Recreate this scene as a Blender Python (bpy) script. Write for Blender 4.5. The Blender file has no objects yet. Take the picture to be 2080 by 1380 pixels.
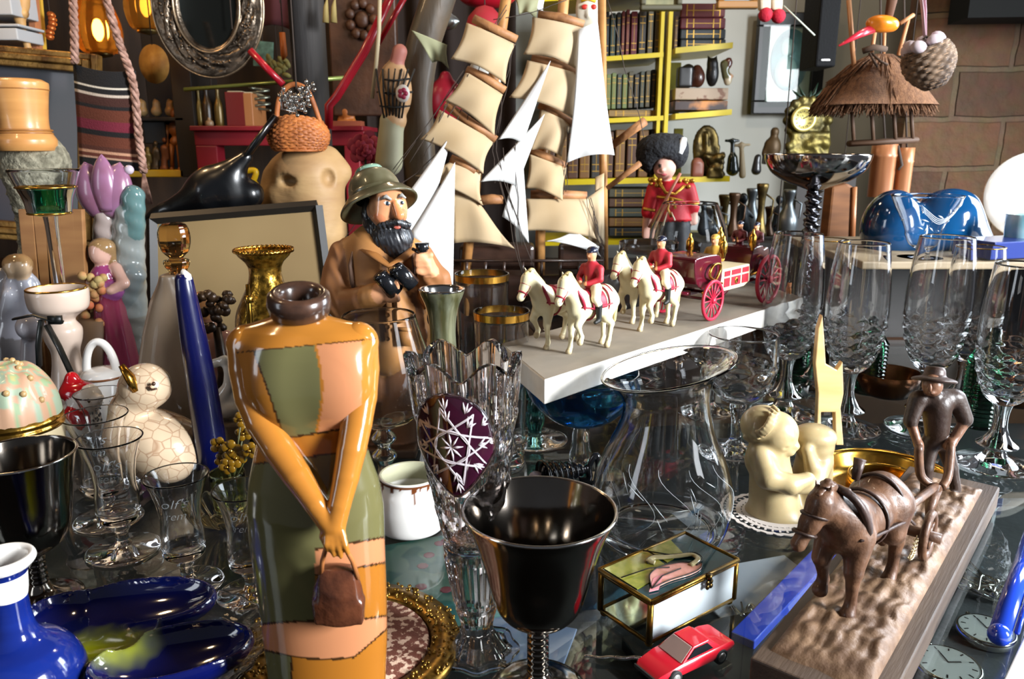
import bpy, bmesh, math, random
import numpy as np
from mathutils import Vector, Matrix, Euler, noise
random.seed(7)
R = math.radians; PI = math.pi
sc = bpy.context.scene; COL = sc.collection
# ---------------------------------------------------------------- camera frame
FPX = 1570.0; CAMH = 0.30; PITCH = R(14)
CF = Vector((0, math.cos(PITCH), -math.sin(PITCH))); CU = Vector((0, math.sin(PITCH), math.cos(PITCH)))
CAM = Vector((0, 0, CAMH))
def ray(px, py): return CF + Vector((1, 0, 0)) * ((px - 1040) / FPX) - CU * ((py - 690) / FPX)
def P(px, py, y):
    r = ray(px, py); return CAM + r * (y / r.y)
def T(px, py, z=0.0):
    r = ray(px, py); return CAM + r * ((z - CAMH) / r.z)
def depth(p): return (Vector(p) - CAM).dot(CF)
def mpp(p): return depth(p) / FPX          # metres per pixel at p
# ---------------------------------------------------------------- colours, materials
def lin(c):
    if isinstance(c, str):
        c = c.lstrip('#'); c = c if len(c) == 6 else ''.join(a + a for a in c); c = [int(c[i:i+2], 16) / 255 for i in (0, 2, 4)]
    return tuple(((v / 12.92) if v <= .04045 else ((v + .055) / 1.055) ** 2.4) for v in c[:3])
MATS = {}
def mat(name, col='#888888', rough=.5, metal=0, trans=0, ior=1.45, coat=0, col2=None, nscale=8, ndetail=3, nlo=.35, nhi=.65,
        bump=None, attr=False, spec=.5, emit=None, estr=0, sss=0, kind='noise', coords='Object', stretch=(1, 1, 1), alpha=1, sheen=0, bump2=None):
    if name in MATS: return MATS[name]
    m = bpy.data.materials.new(name); m.use_nodes = True; MATS[name] = m
    nt = m.node_tree; N = nt.nodes; L = nt.links; b = N['Principled BSDF']
    b.inputs['Base Color'].default_value = (*lin(col), 1); b.inputs['Roughness'].default_value = rough
    b.inputs['Metallic'].default_value = metal; b.inputs['Transmission Weight'].default_value = trans
    b.inputs['IOR'].default_value = ior; b.inputs['Coat Weight'].default_value = coat; b.inputs['Coat Roughness'].default_value = .04
    b.inputs['Specular IOR Level'].default_value = spec
    if alpha < 1: b.inputs['Alpha'].default_value = alpha
    if sheen: b.inputs['Sheen Weight'].default_value = sheen
    if sss: b.inputs['Subsurface Weight'].default_value = sss; b.inputs['Subsurface Scale'].default_value = .004
    if emit: b.inputs['Emission Color'].default_value = (*lin(emit), 1); b.inputs['Emission Strength'].default_value = estr
    tc = N.new('ShaderNodeTexCoord'); mp = N.new('ShaderNodeMapping'); L.new(tc.outputs[coords], mp.inputs['Vector'])
    mp.inputs['Scale'].default_value = stretch
    src = None
    if attr:
        a = N.new('ShaderNodeAttribute'); a.attribute_name = 'Col'; src = a.outputs['Color']; L.new(src, b.inputs['Base Color'])
    if col2:
        if kind == 'noise':
            n = N.new('ShaderNodeTexNoise'); n.inputs['Scale'].default_value = nscale; n.inputs['Detail'].default_value = ndetail; o = n.outputs['Fac']
        elif kind == 'wave':
            n = N.new('ShaderNodeTexWave'); n.inputs['Scale'].default_value = nscale; n.inputs['Distortion'].default_value = 2.5; n.inputs['Detail'].default_value = 2; o = n.outputs['Fac']
        elif kind == 'vor':
            n = N.new('ShaderNodeTexVoronoi'); n.feature = 'DISTANCE_TO_EDGE'; n.inputs['Scale'].default_value = nscale; o = n.outputs['Distance']
        L.new(mp.outputs[0], n.inputs['Vector'])
        r = N.new('ShaderNodeValToRGB'); r.color_ramp.elements[0].position = nlo; r.color_ramp.elements[1].position = nhi
        r.color_ramp.elements[0].color = (*lin(col), 1); r.color_ramp.elements[1].color = (*lin(col2), 1); L.new(o, r.inputs['Fac'])
        if src:
            mx = N.new('ShaderNodeMixRGB'); mx.blend_type = 'MULTIPLY'; mx.inputs['Fac'].default_value = 1
            L.new(src, mx.inputs['Color1']); L.new(r.outputs['Color'], mx.inputs['Color2']); L.new(mx.outputs[0], b.inputs['Base Color'])
        else: L.new(r.outputs['Color'], b.inputs['Base Color'])
    if bump:
        n = N.new('ShaderNodeTexNoise'); n.inputs['Scale'].default_value = bump[0]; n.inputs['Detail'].default_value = 4
        L.new(mp.outputs[0], n.inputs['Vector'])
        bm_ = N.new('ShaderNodeBump'); bm_.inputs['Strength'].default_value = bump[1]; bm_.inputs['Distance'].default_value = bump[2] if len(bump) > 2 else .002
        L.new(n.outputs['Fac'], bm_.inputs['Height']); L.new(bm_.outputs[0], b.inputs['Normal'])
    return m
def glassm(name, col='#ffffff', rough=0.0, ior=1.45, **k): return mat(name, col, rough, trans=1, ior=ior, **k)
def panem(name, tint='#ffffff', base=.05, k=5.0):      # thin flat pane: see-through with Schlick reflection
    if name in MATS: return MATS[name]
    m = bpy.data.materials.new(name); m.use_nodes = True; MATS[name] = m; nt = m.node_tree; N = nt.nodes; L = nt.links; N.remove(N['Principled BSDF'])
    lw = N.new('ShaderNodeLayerWeight'); lw.inputs[0].default_value = .5; pw = N.new('ShaderNodeMath'); pw.operation = 'POWER'; L.new(lw.outputs['Facing'], pw.inputs[0]); pw.inputs[1].default_value = k
    ma = N.new('ShaderNodeMath'); ma.operation = 'MULTIPLY_ADD'; L.new(pw.outputs[0], ma.inputs[0]); ma.inputs[1].default_value = 1 - base; ma.inputs[2].default_value = base
    tr = N.new('ShaderNodeBsdfTransparent'); tr.inputs[0].default_value = (*lin(tint), 1); gl = N.new('ShaderNodeBsdfGlossy'); gl.inputs['Roughness'].default_value = 0
    mx = N.new('ShaderNodeMixShader'); L.new(ma.outputs[0], mx.inputs[0]); L.new(tr.outputs[0], mx.inputs[1]); L.new(gl.outputs[0], mx.inputs[2]); L.new(mx.outputs[0], N['Material Output'].inputs[0])
    return m
# ---------------------------------------------------------------- mesh builder
class MB:
    def __init__(s): s.v = []; s.f = []; s.c = []; s.cc = None; s.m = []; s.mi = 0
    def add(s, vs, fs):
        o = len(s.v); s.v += [tuple(v) for v in vs]; s.f += [tuple(i + o for i in f) for f in fs]; s.m += [s.mi] * len(fs)
        s.c += [s.cc or (1, 1, 1)] * len(vs); return s
    def box(s, c, size, rot=None, taper=1.0):
        c = Vector(c); x, y, z = [a / 2 for a in size]; M = (Euler(rot).to_matrix() if rot is not None and not isinstance(rot, Matrix) else (rot or Matrix.Identity(3)))
        vs = [c + M @ Vector((sx * x * (taper if sz > 0 else 1), sy * y * (taper if sz > 0 else 1), sz * z)) for sz in (-1, 1) for sy in (-1, 1) for sx in (-1, 1)]
        return s.add(vs, [(0, 2, 3, 1), (4, 5, 7, 6), (0, 1, 5, 4), (2, 6, 7, 3), (0, 4, 6, 2), (1, 3, 7, 5)])
    def hexa(s, lo, hi):       # lo, hi: 4 corner points each, counter-clockwise from above
        vs = list(lo) + list(hi)
        return s.add(vs, [(3, 2, 1, 0), (4, 5, 6, 7)] + [(i, (i + 1) % 4, 4 + (i + 1) % 4, 4 + i) for i in range(4)])
    def tube(s, pts, r, n=8, closed=False, cap=True, flat=1.0, up=None):
        pts = [Vector(p) for p in pts]; k = len(pts); rs = r if isinstance(r, (list, tuple)) else [r] * k
        T0 = []
        for i in range(k):
            a = pts[(i - 1) % k] if (closed or i > 0) else pts[i]; b = pts[(i + 1) % k] if (closed or i < k - 1) else pts[i]
            t = (b - a); T0.append(t.normalized() if t.length > 1e-9 else Vector((0, 0, 1)))
        u = Vector(up) if up else (Vector((0, 0, 1)) if abs(T0[0].z) < .9 else Vector((1, 0, 0)))
        vs = []
        for i in range(k):
            u = (u - T0[i] * u.dot(T0[i])); u = u.normalized() if u.length > 1e-6 else T0[i].orthogonal().normalized(); w = T0[i].cross(u)
            for j in range(n):
                a = 2 * PI * j / n; vs.append(pts[i] + (u * math.cos(a) * flat + w * math.sin(a)) * rs[i])
        fs = []
        for i in range(k if closed else k - 1):
            i2 = (i + 1) % k
            for j in range(n): fs.append((i * n + j, i * n + (j + 1) % n, i2 * n + (j + 1) % n, i2 * n + j))
        if cap and not closed: fs += [tuple(range(n - 1, -1, -1)), tuple((k - 1) * n + j for j in range(n))]
        return s.add(vs, fs)
    def lathe(s, prof, n=32, c=(0, 0, 0), M=None, wob=None, a0=0, a1=2 * PI):
        c = Vector(c); vs = []; full = abs(a1 - a0 - 2 * PI) < 1e-6; cnt = n if full else n + 1
        w3 = bool(wob) and wob.__code__.co_argcount == 3
        for i_, (r, z) in enumerate(prof):
            for j in range(cnt):
                a = a0 + (a1 - a0) * j / n; rr = r * ((wob(a, z, i_ / len(prof)) if w3 else wob(a, z)) if wob else 1)
                p = Vector((rr * math.cos(a), rr * math.sin(a), z)); vs.append(c + (M @ p if M else p))
        fs = [(i * cnt + j, i * cnt + (j + 1) % cnt, (i + 1) * cnt + (j + 1) % cnt, (i + 1) * cnt + j) for i in range(len(prof) - 1) for j in range(n)]
        return s.add(vs, fs)
    def ell(s, c, r, rot=None, n=16, m=10):
        c = Vector(c); r = (r, r, r) if not hasattr(r, '__len__') else r
        M = Euler(rot).to_matrix() if rot is not None and not isinstance(rot, Matrix) else (rot or Matrix.Identity(3))
        vs = [c + M @ Vector((0, 0, r[2]))]
        for i in range(1, m):
            t = PI * i / m
            for j in range(n):
                a = 2 * PI * j / n; vs.append(c + M @ Vector((r[0] * math.sin(t) * math.cos(a), r[1] * math.sin(t) * math.sin(a), r[2] * math.cos(t))))
        vs.append(c + M @ Vector((0, 0, -r[2]))); e = len(vs) - 1
        fs = [(0, 1 + j, 1 + (j + 1) % n) for j in range(n)]
        fs += [(1 + i * n + j, 1 + (i + 1) * n + j, 1 + (i + 1) * n + (j + 1) % n, 1 + i * n + (j + 1) % n) for i in range(m - 2) for j in range(n)]
        fs += [(e, 1 + (m - 2) * n + (j + 1) % n, 1 + (m - 2) * n + j) for j in range(n)]
        return s.add(vs, fs)
    def grid(s, fn, nu, nv, cu=False):
        vs = [fn(i / (nu if cu else nu - 1), j / (nv - 1)) for j in range(nv) for i in range(nu)]
        fs = [(j * nu + i, j * nu + (i + 1) % nu, (j + 1) * nu + (i + 1) % nu, (j + 1) * nu + i) for j in range(nv - 1) for i in range(nu if cu else nu - 1)]
        return s.add(vs, fs)
    def prism(s, pts, ax, t):   # planar outline (3-D points) pushed along vector ax*t
        n = len(pts); a = Vector(ax).normalized() * t; pts = [Vector(p) for p in pts]
        return s.add(pts + [p + a for p in pts], [tuple(range(n - 1, -1, -1)), tuple(range(n, 2 * n))] + [(i, (i + 1) % n, n + (i + 1) % n, n + i) for i in range(n)])
    def xf(s, M):
        s.v = [tuple(M @ Vector(v)) for v in s.v]; return s
def mesh_of(name, mb, mats, smooth=True, color=False):
    me = bpy.data.meshes.new(name); me.from_pydata(mb.v, [], mb.f)
    for m in (mats if isinstance(mats, (list, tuple)) else [mats]): me.materials.append(m)
    if any(mb.m): me.polygons.foreach_set('material_index', mb.m)
    if smooth: me.polygons.foreach_set('use_smooth', [True] * len(me.polygons))
    if color or any(c != (1, 1, 1) for c in mb.c):
        at = me.color_attributes.new('Col', 'FLOAT_COLOR', 'POINT')
        at.data.foreach_set('color', np.hstack([np.array(mb.c, dtype=np.float32), np.ones((len(mb.c), 1), np.float32)]).ravel())
    bm = bmesh.new(); bm.from_mesh(me); bmesh.ops.recalc_face_normals(bm, faces=bm.faces); bm.to_mesh(me); bm.free()
    me.update(); return me
def obj(name, mb, m, parent=None, smooth=True, bevel=0, sub=0, label=None, solid=0, keepn=False, auto=None):
    me = mesh_of(name, mb, m, smooth); o = bpy.data.objects.new(name, me); COL.objects.link(o)
    if parent: o.parent = parent
    if auto is not None and smooth:
        try: me.set_sharp_from_angle(angle=R(auto))
        except Exception: pass
    if solid: md = o.modifiers.new('s', 'SOLIDIFY'); md.thickness = solid; md.offset = 0
    if bevel: md = o.modifiers.new('b', 'BEVEL'); md.width = bevel; md.segments = 2; md.limit_method = 'ANGLE'; md.angle_limit = R(40)
    if sub: md = o.modifiers.new('u', 'SUBSURF'); md.levels = sub; md.render_levels = sub
    if label: o['label'] = label
    return o
def tag(o, label, cat, group=None, kind=None):
    o['label'] = label; o['category'] = cat
    if group: o['group'] = group
    if kind: o['kind'] = kind
    return o
def thing(name, label, cat, loc=(0, 0, 0), rot=0, group=None, scale=1):
    o = bpy.data.objects.new(name, None); COL.objects.link(o); o.location = loc; o.empty_display_size = .01
    o.rotation_euler = rot if hasattr(rot, '__len__') else (0, 0, rot); o.scale = (scale,) * 3
    return tag(o, label, cat, group)
def struct(name, mb, m, **k):
    o = obj(name, mb, m, **k); o['kind'] = 'structure'; return o
def dup(root, loc, rot=0, label=None, group=None, scale=None):
    r = root.copy(); COL.objects.link(r); r.location = loc; r.rotation_euler = rot if hasattr(rot, '__len__') else (0, 0, rot)
    if scale: r.scale = (scale,) * 3
    if label: r['label'] = label
    if group: r['group'] = group
    for ch in list(root.children):
        c = ch.copy(); COL.objects.link(c); c.parent = r
        for g in ch.children:
            d = g.copy(); COL.objects.link(d); d.parent = c
    return r
def cr(pts, n=6, closed=False):      # Catmull-Rom through points
    pts = [Vector(p) for p in pts]; k = len(pts); out = []
    for i in range(k if closed else k - 1):
        g = (lambda j: pts[j % k]) if closed else (lambda j: pts[min(max(j, 0), k - 1)])
        p0, p1, p2, p3 = g(i - 1), g(i), g(i + 1), g(i + 2)
        for t in range(n):
            t /= n; out.append(.5 * ((2 * p1) + (p2 - p0) * t + (2 * p0 - 5 * p1 + 4 * p2 - p3) * t * t + (3 * p1 - p0 - 3 * p2 + p3) * t ** 3))
    if not closed: out.append(pts[-1])
    return out
def cr2(pts, n=6): return [(v.x, v.y) for v in cr([(a, b, 0) for a, b in pts], n)]
# ---------------------------------------------------------------- implicit modelling (smooth blended solids -> surface nets)
def _rm(rot):
    return np.array(Euler(rot).to_matrix(), dtype=np.float32) if rot is not None else np.eye(3, dtype=np.float32)
def pd(pr, X):
    t = pr[0]
    if t == 'c':
        a = np.array(pr[1], np.float32); b = np.array(pr[2], np.float32); ra, rb = pr[3], pr[4]; ba = b - a; q = X - a
        h = np.clip((q @ ba) / max(float(ba @ ba), 1e-12), 0, 1)
        return np.linalg.norm(q - h[..., None] * ba, axis=-1) - (ra + (rb - ra) * h)
    if t == 'e':
        r = np.array(pr[2], np.float32); q = (X - np.array(pr[1], np.float32)) @ _rm(pr[3] if len(pr) > 3 and not isinstance(pr[3], dict) else None)
        k0 = np.linalg.norm(q / r, axis=-1); k1 = np.linalg.norm(q / (r * r), axis=-1); return k0 * (k0 - 1) / np.maximum(k1, 1e-6)
    if t == 'b':
        hs = np.array(pr[2], np.float32); q = np.abs((X - np.array(pr[1], np.float32)) @ _rm(pr[3] if len(pr) > 3 and not isinstance(pr[3], dict) else None)) - hs
        return np.linalg.norm(np.maximum(q, 0), axis=-1) + np.minimum(q.max(-1), 0)
def pbox(pr):
    if pr[0] == 'c':
        a = np.array(pr[1]); b = np.array(pr[2]); m = max(pr[3], pr[4]); return np.minimum(a, b) - m, np.maximum(a, b) + m
    r = max(pr[2]) * (1 if pr[0] == 'e' else 1.75); return np.array(pr[1]) - r, np.array(pr[1]) + r
def opt(pr): return pr[-1] if isinstance(pr[-1], dict) else {}
def sdf(prims, h, k=.004, disp=None, smooth=1, cdef=(1, 1, 1)):
    pos = [p for p in prims if opt(p).get('op') != '-']
    lo = np.min([pbox(p)[0] for p in pos], 0) - 3 * h; hi = np.max([pbox(p)[1] for p in pos], 0) + 3 * h
    n = np.ceil((hi - lo) / h).astype(int) + 1
    ax = [(lo[i] + h * np.arange(n[i])).astype(np.float32) for i in range(3)]
    F = np.full(n, 10 * max(h, k), np.float32)
    for p in prims:
        o = opt(p); kk = o.get('k', k); a, b = pbox(p); mg = max(kk, 3 * h) + h
        i0 = np.clip(np.floor((a - mg - lo) / h).astype(int), 0, n); i1 = np.clip(np.ceil((b + mg - lo) / h).astype(int) + 1, 0, n)
        if np.any(i1 <= i0): continue
        sl = tuple(slice(i0[j], i1[j]) for j in range(3))
        G = np.stack(np.meshgrid(ax[0][sl[0]], ax[1][sl[1]], ax[2][sl[2]], indexing='ij'), -1); d = pd(p, G); f = F[sl]
        if o.get('op') == '-':
            d = -d; hh = np.maximum(kk - np.abs(f - d), 0) / max(kk, 1e-9); F[sl] = np.maximum(f, d) + hh * hh * kk * .25
        else:
            hh = np.maximum(kk - np.abs(f - d), 0) / max(kk, 1e-9); F[sl] = np.minimum(f, d) - hh * hh * kk * .25
    if disp is not None:
        G = np.stack(np.meshgrid(*ax, indexing='ij'), -1); F = F + disp(G)
    ins = F < 0
    A = np.zeros(np.array(n) - 1, np.int8)
    for dx in (0, 1):
        for dy in (0, 1):
            for dz in (0, 1): A += ins[dx:n[0] - 1 + dx, dy:n[1] - 1 + dy, dz:n[2] - 1 + dz]
    cells = np.argwhere((A > 0) & (A < 8)); idx = -np.ones(A.shape, np.int64); idx[tuple(cells.T)] = np.arange(len(cells))
    acc = np.zeros((len(cells), 3)); cnt = np.zeros(len(cells))
    cor = [(x, y, z) for x in (0, 1) for y in (0, 1) for z in (0, 1)]
    for c0 in cor:
        for c1 in cor:
            if sum(c1) - sum(c0) == 1 and all(b >= a for a, b in zip(c0, c1)):
                f0 = F[tuple((cells + c0).T)]; f1 = F[tuple((cells + c1).T)]; m = (f0 < 0) != (f1 < 0)
                t = np.where(m, f0 / np.where(np.abs(f0 - f1) < 1e-12, 1, f0 - f1), 0)
                acc += np.where(m[:, None], np.array(c0) + t[:, None] * (np.array(c1) - np.array(c0)), 0); cnt += m
    V = cells + acc / np.maximum(cnt, 1)[:, None]; faces = []
    for a in range(3):
        b, c = (a + 1) % 3, (a + 2) % 3
        e = np.zeros(3, int); e[a] = 1
        s0 = [slice(None)] * 3; s1 = [slice(None)] * 3; s0[a] = slice(0, -1); s1[a] = slice(1, None)
        g = np.argwhere(ins[tuple(s0)] != ins[tuple(s1)]); g = g[(g[:, b] > 0) & (g[:, c] > 0) & (g[:, b] < n[b] - 1) & (g[:, c] < n[c] - 1)]
        eb = np.zeros(3, int); eb[b] = 1; ec = np.zeros(3, int); ec[c] = 1
        q = np.stack([idx[tuple((g - eb - ec).T)], idx[tuple((g - ec).T)], idx[tuple(g.T)], idx[tuple((g - eb).T)]], 1)
        fl = ins[tuple(g.T)]; q[~fl] = q[~fl][:, ::-1]; faces.append(q)
    Fc = np.vstack(faces); W = lo + V * h
    for _ in range(smooth):
        S = np.zeros_like(W); D = np.zeros(len(W))
        for i in range(4):
            j = (i + 1) % 4; np.add.at(S, Fc[:, i], W[Fc[:, j]]); np.add.at(S, Fc[:, j], W[Fc[:, i]]); np.add.at(D, Fc[:, i], 1); np.add.at(D, Fc[:, j], 1)
        W = W * .5 + .5 * S / np.maximum(D, 1)[:, None]
    mb = MB(); mb.v = [tuple(map(float, v)) for v in W]; mb.f = [tuple(map(int, f)) for f in Fc]; mb.m = [0] * len(mb.f)
    if any('col' in opt(p) for p in prims):
        best = np.full(len(W), 1e9); C = np.tile(np.array(cdef, np.float32), (len(W), 1)); Wf = W.astype(np.float32)
        for p in prims:
            d = pd(p, Wf); o = opt(p)
            if o.get('op') == '-': d = np.abs(d) - o.get('w', h * 1.5)
            d = d - o.get('cb', 0); m = d < best; best[m] = d[m]; C[m] = lin(o['col']) if 'col' in o else cdef
        mb.c = [tuple(map(float, c)) for c in C]
    else: mb.c = [(1, 1, 1)] * len(mb.v)
    return mb
def mv(prims, s=1, off=(0, 0, 0), rot=None):     # move / scale / turn a list of solids
    M = Euler(rot).to_matrix() if rot is not None else Matrix.Identity(3); out = []
    f = lambda q: tuple(M @ (Vector(q) * s) + Vector(off))
    for p in prims:
        o = dict(opt(p))
        if 'k' in o: o['k'] *= s
        if p[0] == 'c': out.append(('c', f(p[1]), f(p[2]), p[3] * s, p[4] * s, o))
        else:
            r0 = Euler(p[3]).to_matrix() if len(p) > 3 and not isinstance(p[3], dict) and p[3] is not None else Matrix.Identity(3)
            out.append((p[0], f(p[1]), tuple(a * s for a in p[2]), tuple((M @ r0).to_euler()), o))
    return out
# ---------------------------------------------------------------- turned (lathe) things read off as (pixel row, half width)
def prof_at(cx, y, rows):     # rows: (py, half width px) -> list of (r, z) at horizontal distance y
    out = []
    for (py, hw) in rows:
        p = P(cx, py, y); out.append((hw * mpp(p), p.z))
    return out
def vessel(name, label, cat, loc, parts, m, n=40, group=None, rot=0, wob=None, mats=None, M=None):
    """parts: [(part name, [(r, z)...])] open lathe strips that together close into one solid"""
    t = thing(name, label, cat, loc, rot, group)
    for nm, pr in parts:
        o = obj(nm, MB().lathe(pr, n, wob=wob), (mats or {}).get(nm, m), t)
    return t
def stemglass(name, label, cat, loc, bowl, stem, foot, m, wall=.0012, n=40, group=None, rot=0, wob=None, inner_floor=None, mats=None, smooth=5, wobo=None):
    """bowl: (r,z) from its foot up to the rim; stem: from the foot up; foot: from its rim up to the stem"""
    b = cr2(bowl, smooth); top = b[-1]
    zf = inner_floor if inner_floor is not None else b[0][1] + wall * 3
    inner = [(max(r - wall, .0003), z) for r, z in b if z > zf][::-1]
    inner = inner + [(inner[-1][0] * .55, zf - .0001), (.0002, zf - .0003)]
    rim = [(top[0] - wall * .25, top[1] + wall * .4), (top[0] - wall * .75, top[1] + wall * .4)]
    parts = [('bowl', b + rim + inner)]
    if stem: parts.append(('stem', cr2(stem, smooth)))
    if foot:
        f = cr2(foot, smooth); parts.append(('foot', [(.0002, f[0][1]-.0008), (f[0][0] * .97, f[0][1] - .0008)] + f))
    elif not stem: parts[0] = ('bowl', [(.0002, b[0][1])] + parts[0][1])
    return vessel(name, label, cat, loc, parts, m, n, group, rot, wobo, mats)
# ---------------------------------------------------------------- loft solid and authoring in photo proportions
_pd, _pbox = pd, pbox
def pd(pr, X):
    if pr[0] == 'L':       # ('L', [(z, cx, cy, rx, ry)...]) upright stack of ellipses
        S = np.array(pr[1], np.float32); S = S[np.argsort(S[:, 0])]; z = X[..., 2]
        cx, cyy, rx, ry = [np.interp(z, S[:, 0], S[:, i]) for i in (1, 2, 3, 4)]
        q = np.sqrt(((X[..., 0] - cx) / rx) ** 2 + ((X[..., 1] - cyy) / ry) ** 2); d = (q - 1) * np.minimum(rx, ry)
        return np.maximum(d, np.maximum(S[0, 0] - z, z - S[-1, 0])).astype(np.float32)
    return _pd(pr, X)
def pbox(pr):
    if pr[0] == 'L':
        S = np.array(pr[1]); return np.array([(S[:, 1] - S[:, 3]).min(), (S[:, 2] - S[:, 4]).min(), S[:, 0].min()]), np.array([(S[:, 1] + S[:, 3]).max(), (S[:, 2] + S[:, 4]).max(), S[:, 0].max()])
    return _pbox(pr)
class PX:
    """local frame of one thing standing at horizontal distance y; px = column of its base, z0 = height it stands on"""
    def __init__(s, px, y, z0=0.0):
        pz = CAM + Vector((0, y, 0)); 
        # column px at height z0
        d = Vector((0, y, z0 - CAMH)).dot(CF); s.o = Vector(((px - 1040) / FPX * d, y, z0)); s.y = y
        s.m = d / FPX
    def p(s, x, yy, d=0):
        y = s.y + d * s.m; return tuple(P(x, yy, y) - s.o)
    def c(s, x0, y0, r0, x1, y1, r1, d0=0, d1=None, col=None, **o):
        if col: o['col'] = col
        if 'k' in o: o['k'] *= s.m
        return ('c', s.p(x0, y0, d0), s.p(x1, y1, d0 if d1 is None else d1), r0 * s.m, r1 * s.m, o)
    def e(s, x, y, rx, rz, ry=None, d=0, rot=None, col=None, **o):
        if col: o['col'] = col
        if 'k' in o: o['k'] *= s.m
        return ('e', s.p(x, y, d), (rx * s.m, (ry or min(rx, rz)) * s.m, rz * s.m), rot, o)
    def b(s, x, y, rx, rz, ry=None, d=0, rot=None, col=None, **o):
        if col: o['col'] = col
        if 'k' in o: o['k'] *= s.m
        return ('b', s.p(x, y, d), (rx * s.m, (ry or min(rx, rz)) * s.m, rz * s.m), rot, o)
    def chain(s, pts, col=None, **o):      # pts: (x, y, r, d)
        return [s.c(a[0], a[1], a[2], b[0], b[1], b[2], a[3] if len(a) > 3 else 0, b[3] if len(b) > 3 else 0, col, **o) for a, b in zip(pts, pts[1:])]
    def tube(s, mb, pts, r, n=6, **k):
        return mb.tube([s.p(*q) for q in pts], [a * s.m for a in r] if hasattr(r, '__len__') else r * s.m, n, **k)
    def prof(s, rows, cx=None):            # rows (py, half width) -> [(r, z)]
        out = []
        for py, hw in rows:
            p = P(1040, py, s.y); out.append((hw * mpp(p), max(p.z - s.o.z, 0)))
        return out
def flatz(mb, z=.0004):
    mb.v = [(v[0], v[1], max(v[2], z)) for v in mb.v]; return mb
def place(pf, name, label, cat, group=None, rot=0): return thing(name, label, cat, pf.o, rot, group)
# ---------------------------------------------------------------- camera, light, render look
cam = bpy.data.cameras.new('camera'); co = bpy.data.objects.new('camera', cam); COL.objects.link(co); sc.camera = co
co.location = CAM; co.rotation_euler = (PI / 2 - PITCH, 0, 0); cam.sensor_width = 36; cam.lens = 36 * FPX / 2080; cam.clip_start = .01
cam.dof.use_dof = True; cam.dof.focus_distance = .58; cam.dof.aperture_fstop = 18
vs = sc.view_settings; vs.view_transform = 'Standard'; vs.look = 'None'; vs.gamma = 1; vs.use_curve_mapping = False; vs.exposure = 0.0
cy = sc.cycles; cy.use_denoising = True; cy.max_bounces = 20; cy.transmission_bounces = 20; cy.glossy_bounces = 8; cy.diffuse_bounces = 3
cy.transparent_max_bounces = 12; cy.caustics_reflective = False; cy.caustics_refractive = True; cy.blur_glossy = 1.0
cy.sample_clamp_indirect = 4; cy.sample_clamp_direct = 12
w = bpy.data.worlds.new('world'); sc.world = w; w.use_nodes = True
w.node_tree.nodes['Background'].inputs[0].default_value = (.62, .66, .75, 1); w.node_tree.nodes['Background'].inputs[1].default_value = .13
def lamp(name, kind, loc, energy, col, size=.1, to=None, size_y=None, angle=None, spread=None):
    d = bpy.data.lights.new(name, kind); d.energy = energy; d.color = col; o = bpy.data.objects.new(name, d); COL.objects.link(o); o.location = loc
    if kind == 'AREA':
        d.size = size
        if size_y: d.shape = 'RECTANGLE'; d.size_y = size_y
        if spread: d.spread = R(spread)
    elif kind == 'SUN': d.angle = R(angle or 1)
    else: d.shadow_soft_size = size
    if to is not None: o.rotation_euler = (Vector(to) - Vector(loc)).to_track_quat('-Z', 'Y').to_euler()
    return o
lamp('window_daylight', 'AREA', (1.75, -.40, .72), 66, (.92, .96, 1), .40, (.12, .75, .1), .8, spread=110)
lamp('added_back_glass_light', 'AREA', (1.5, 1.15, .55), 32, (.80, .90, 1), .55, (.3, .8, .1), .9)  # unseen area light added at back right to make the glassware sparkle
lamp('added_left_glass_light', 'AREA', (-1.5, -.35, .6), 5.5, (.85, .92, 1), .32, (0, .7, .05), 1.0)  # unseen strip light added at left front for bright stripes on the glasses
lamp('warm_ceiling_lamp', 'POINT', (-.75, .35, 1.25), 6.5, (1, .70, .40), .05)
lamp('warm_shelf_lamp', 'POINT', (-.9, 1.15, .95), 10, (1, .66, .34), .05)
lamp('warm_book_lamp', 'POINT', (.75, 1.35, 1.15), 11, (1, .86, .66), .06)
lamp('warm_back_lamp', 'POINT', (-.2, 1.55, 1.1), 6, (1, .72, .45), .05)
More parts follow.
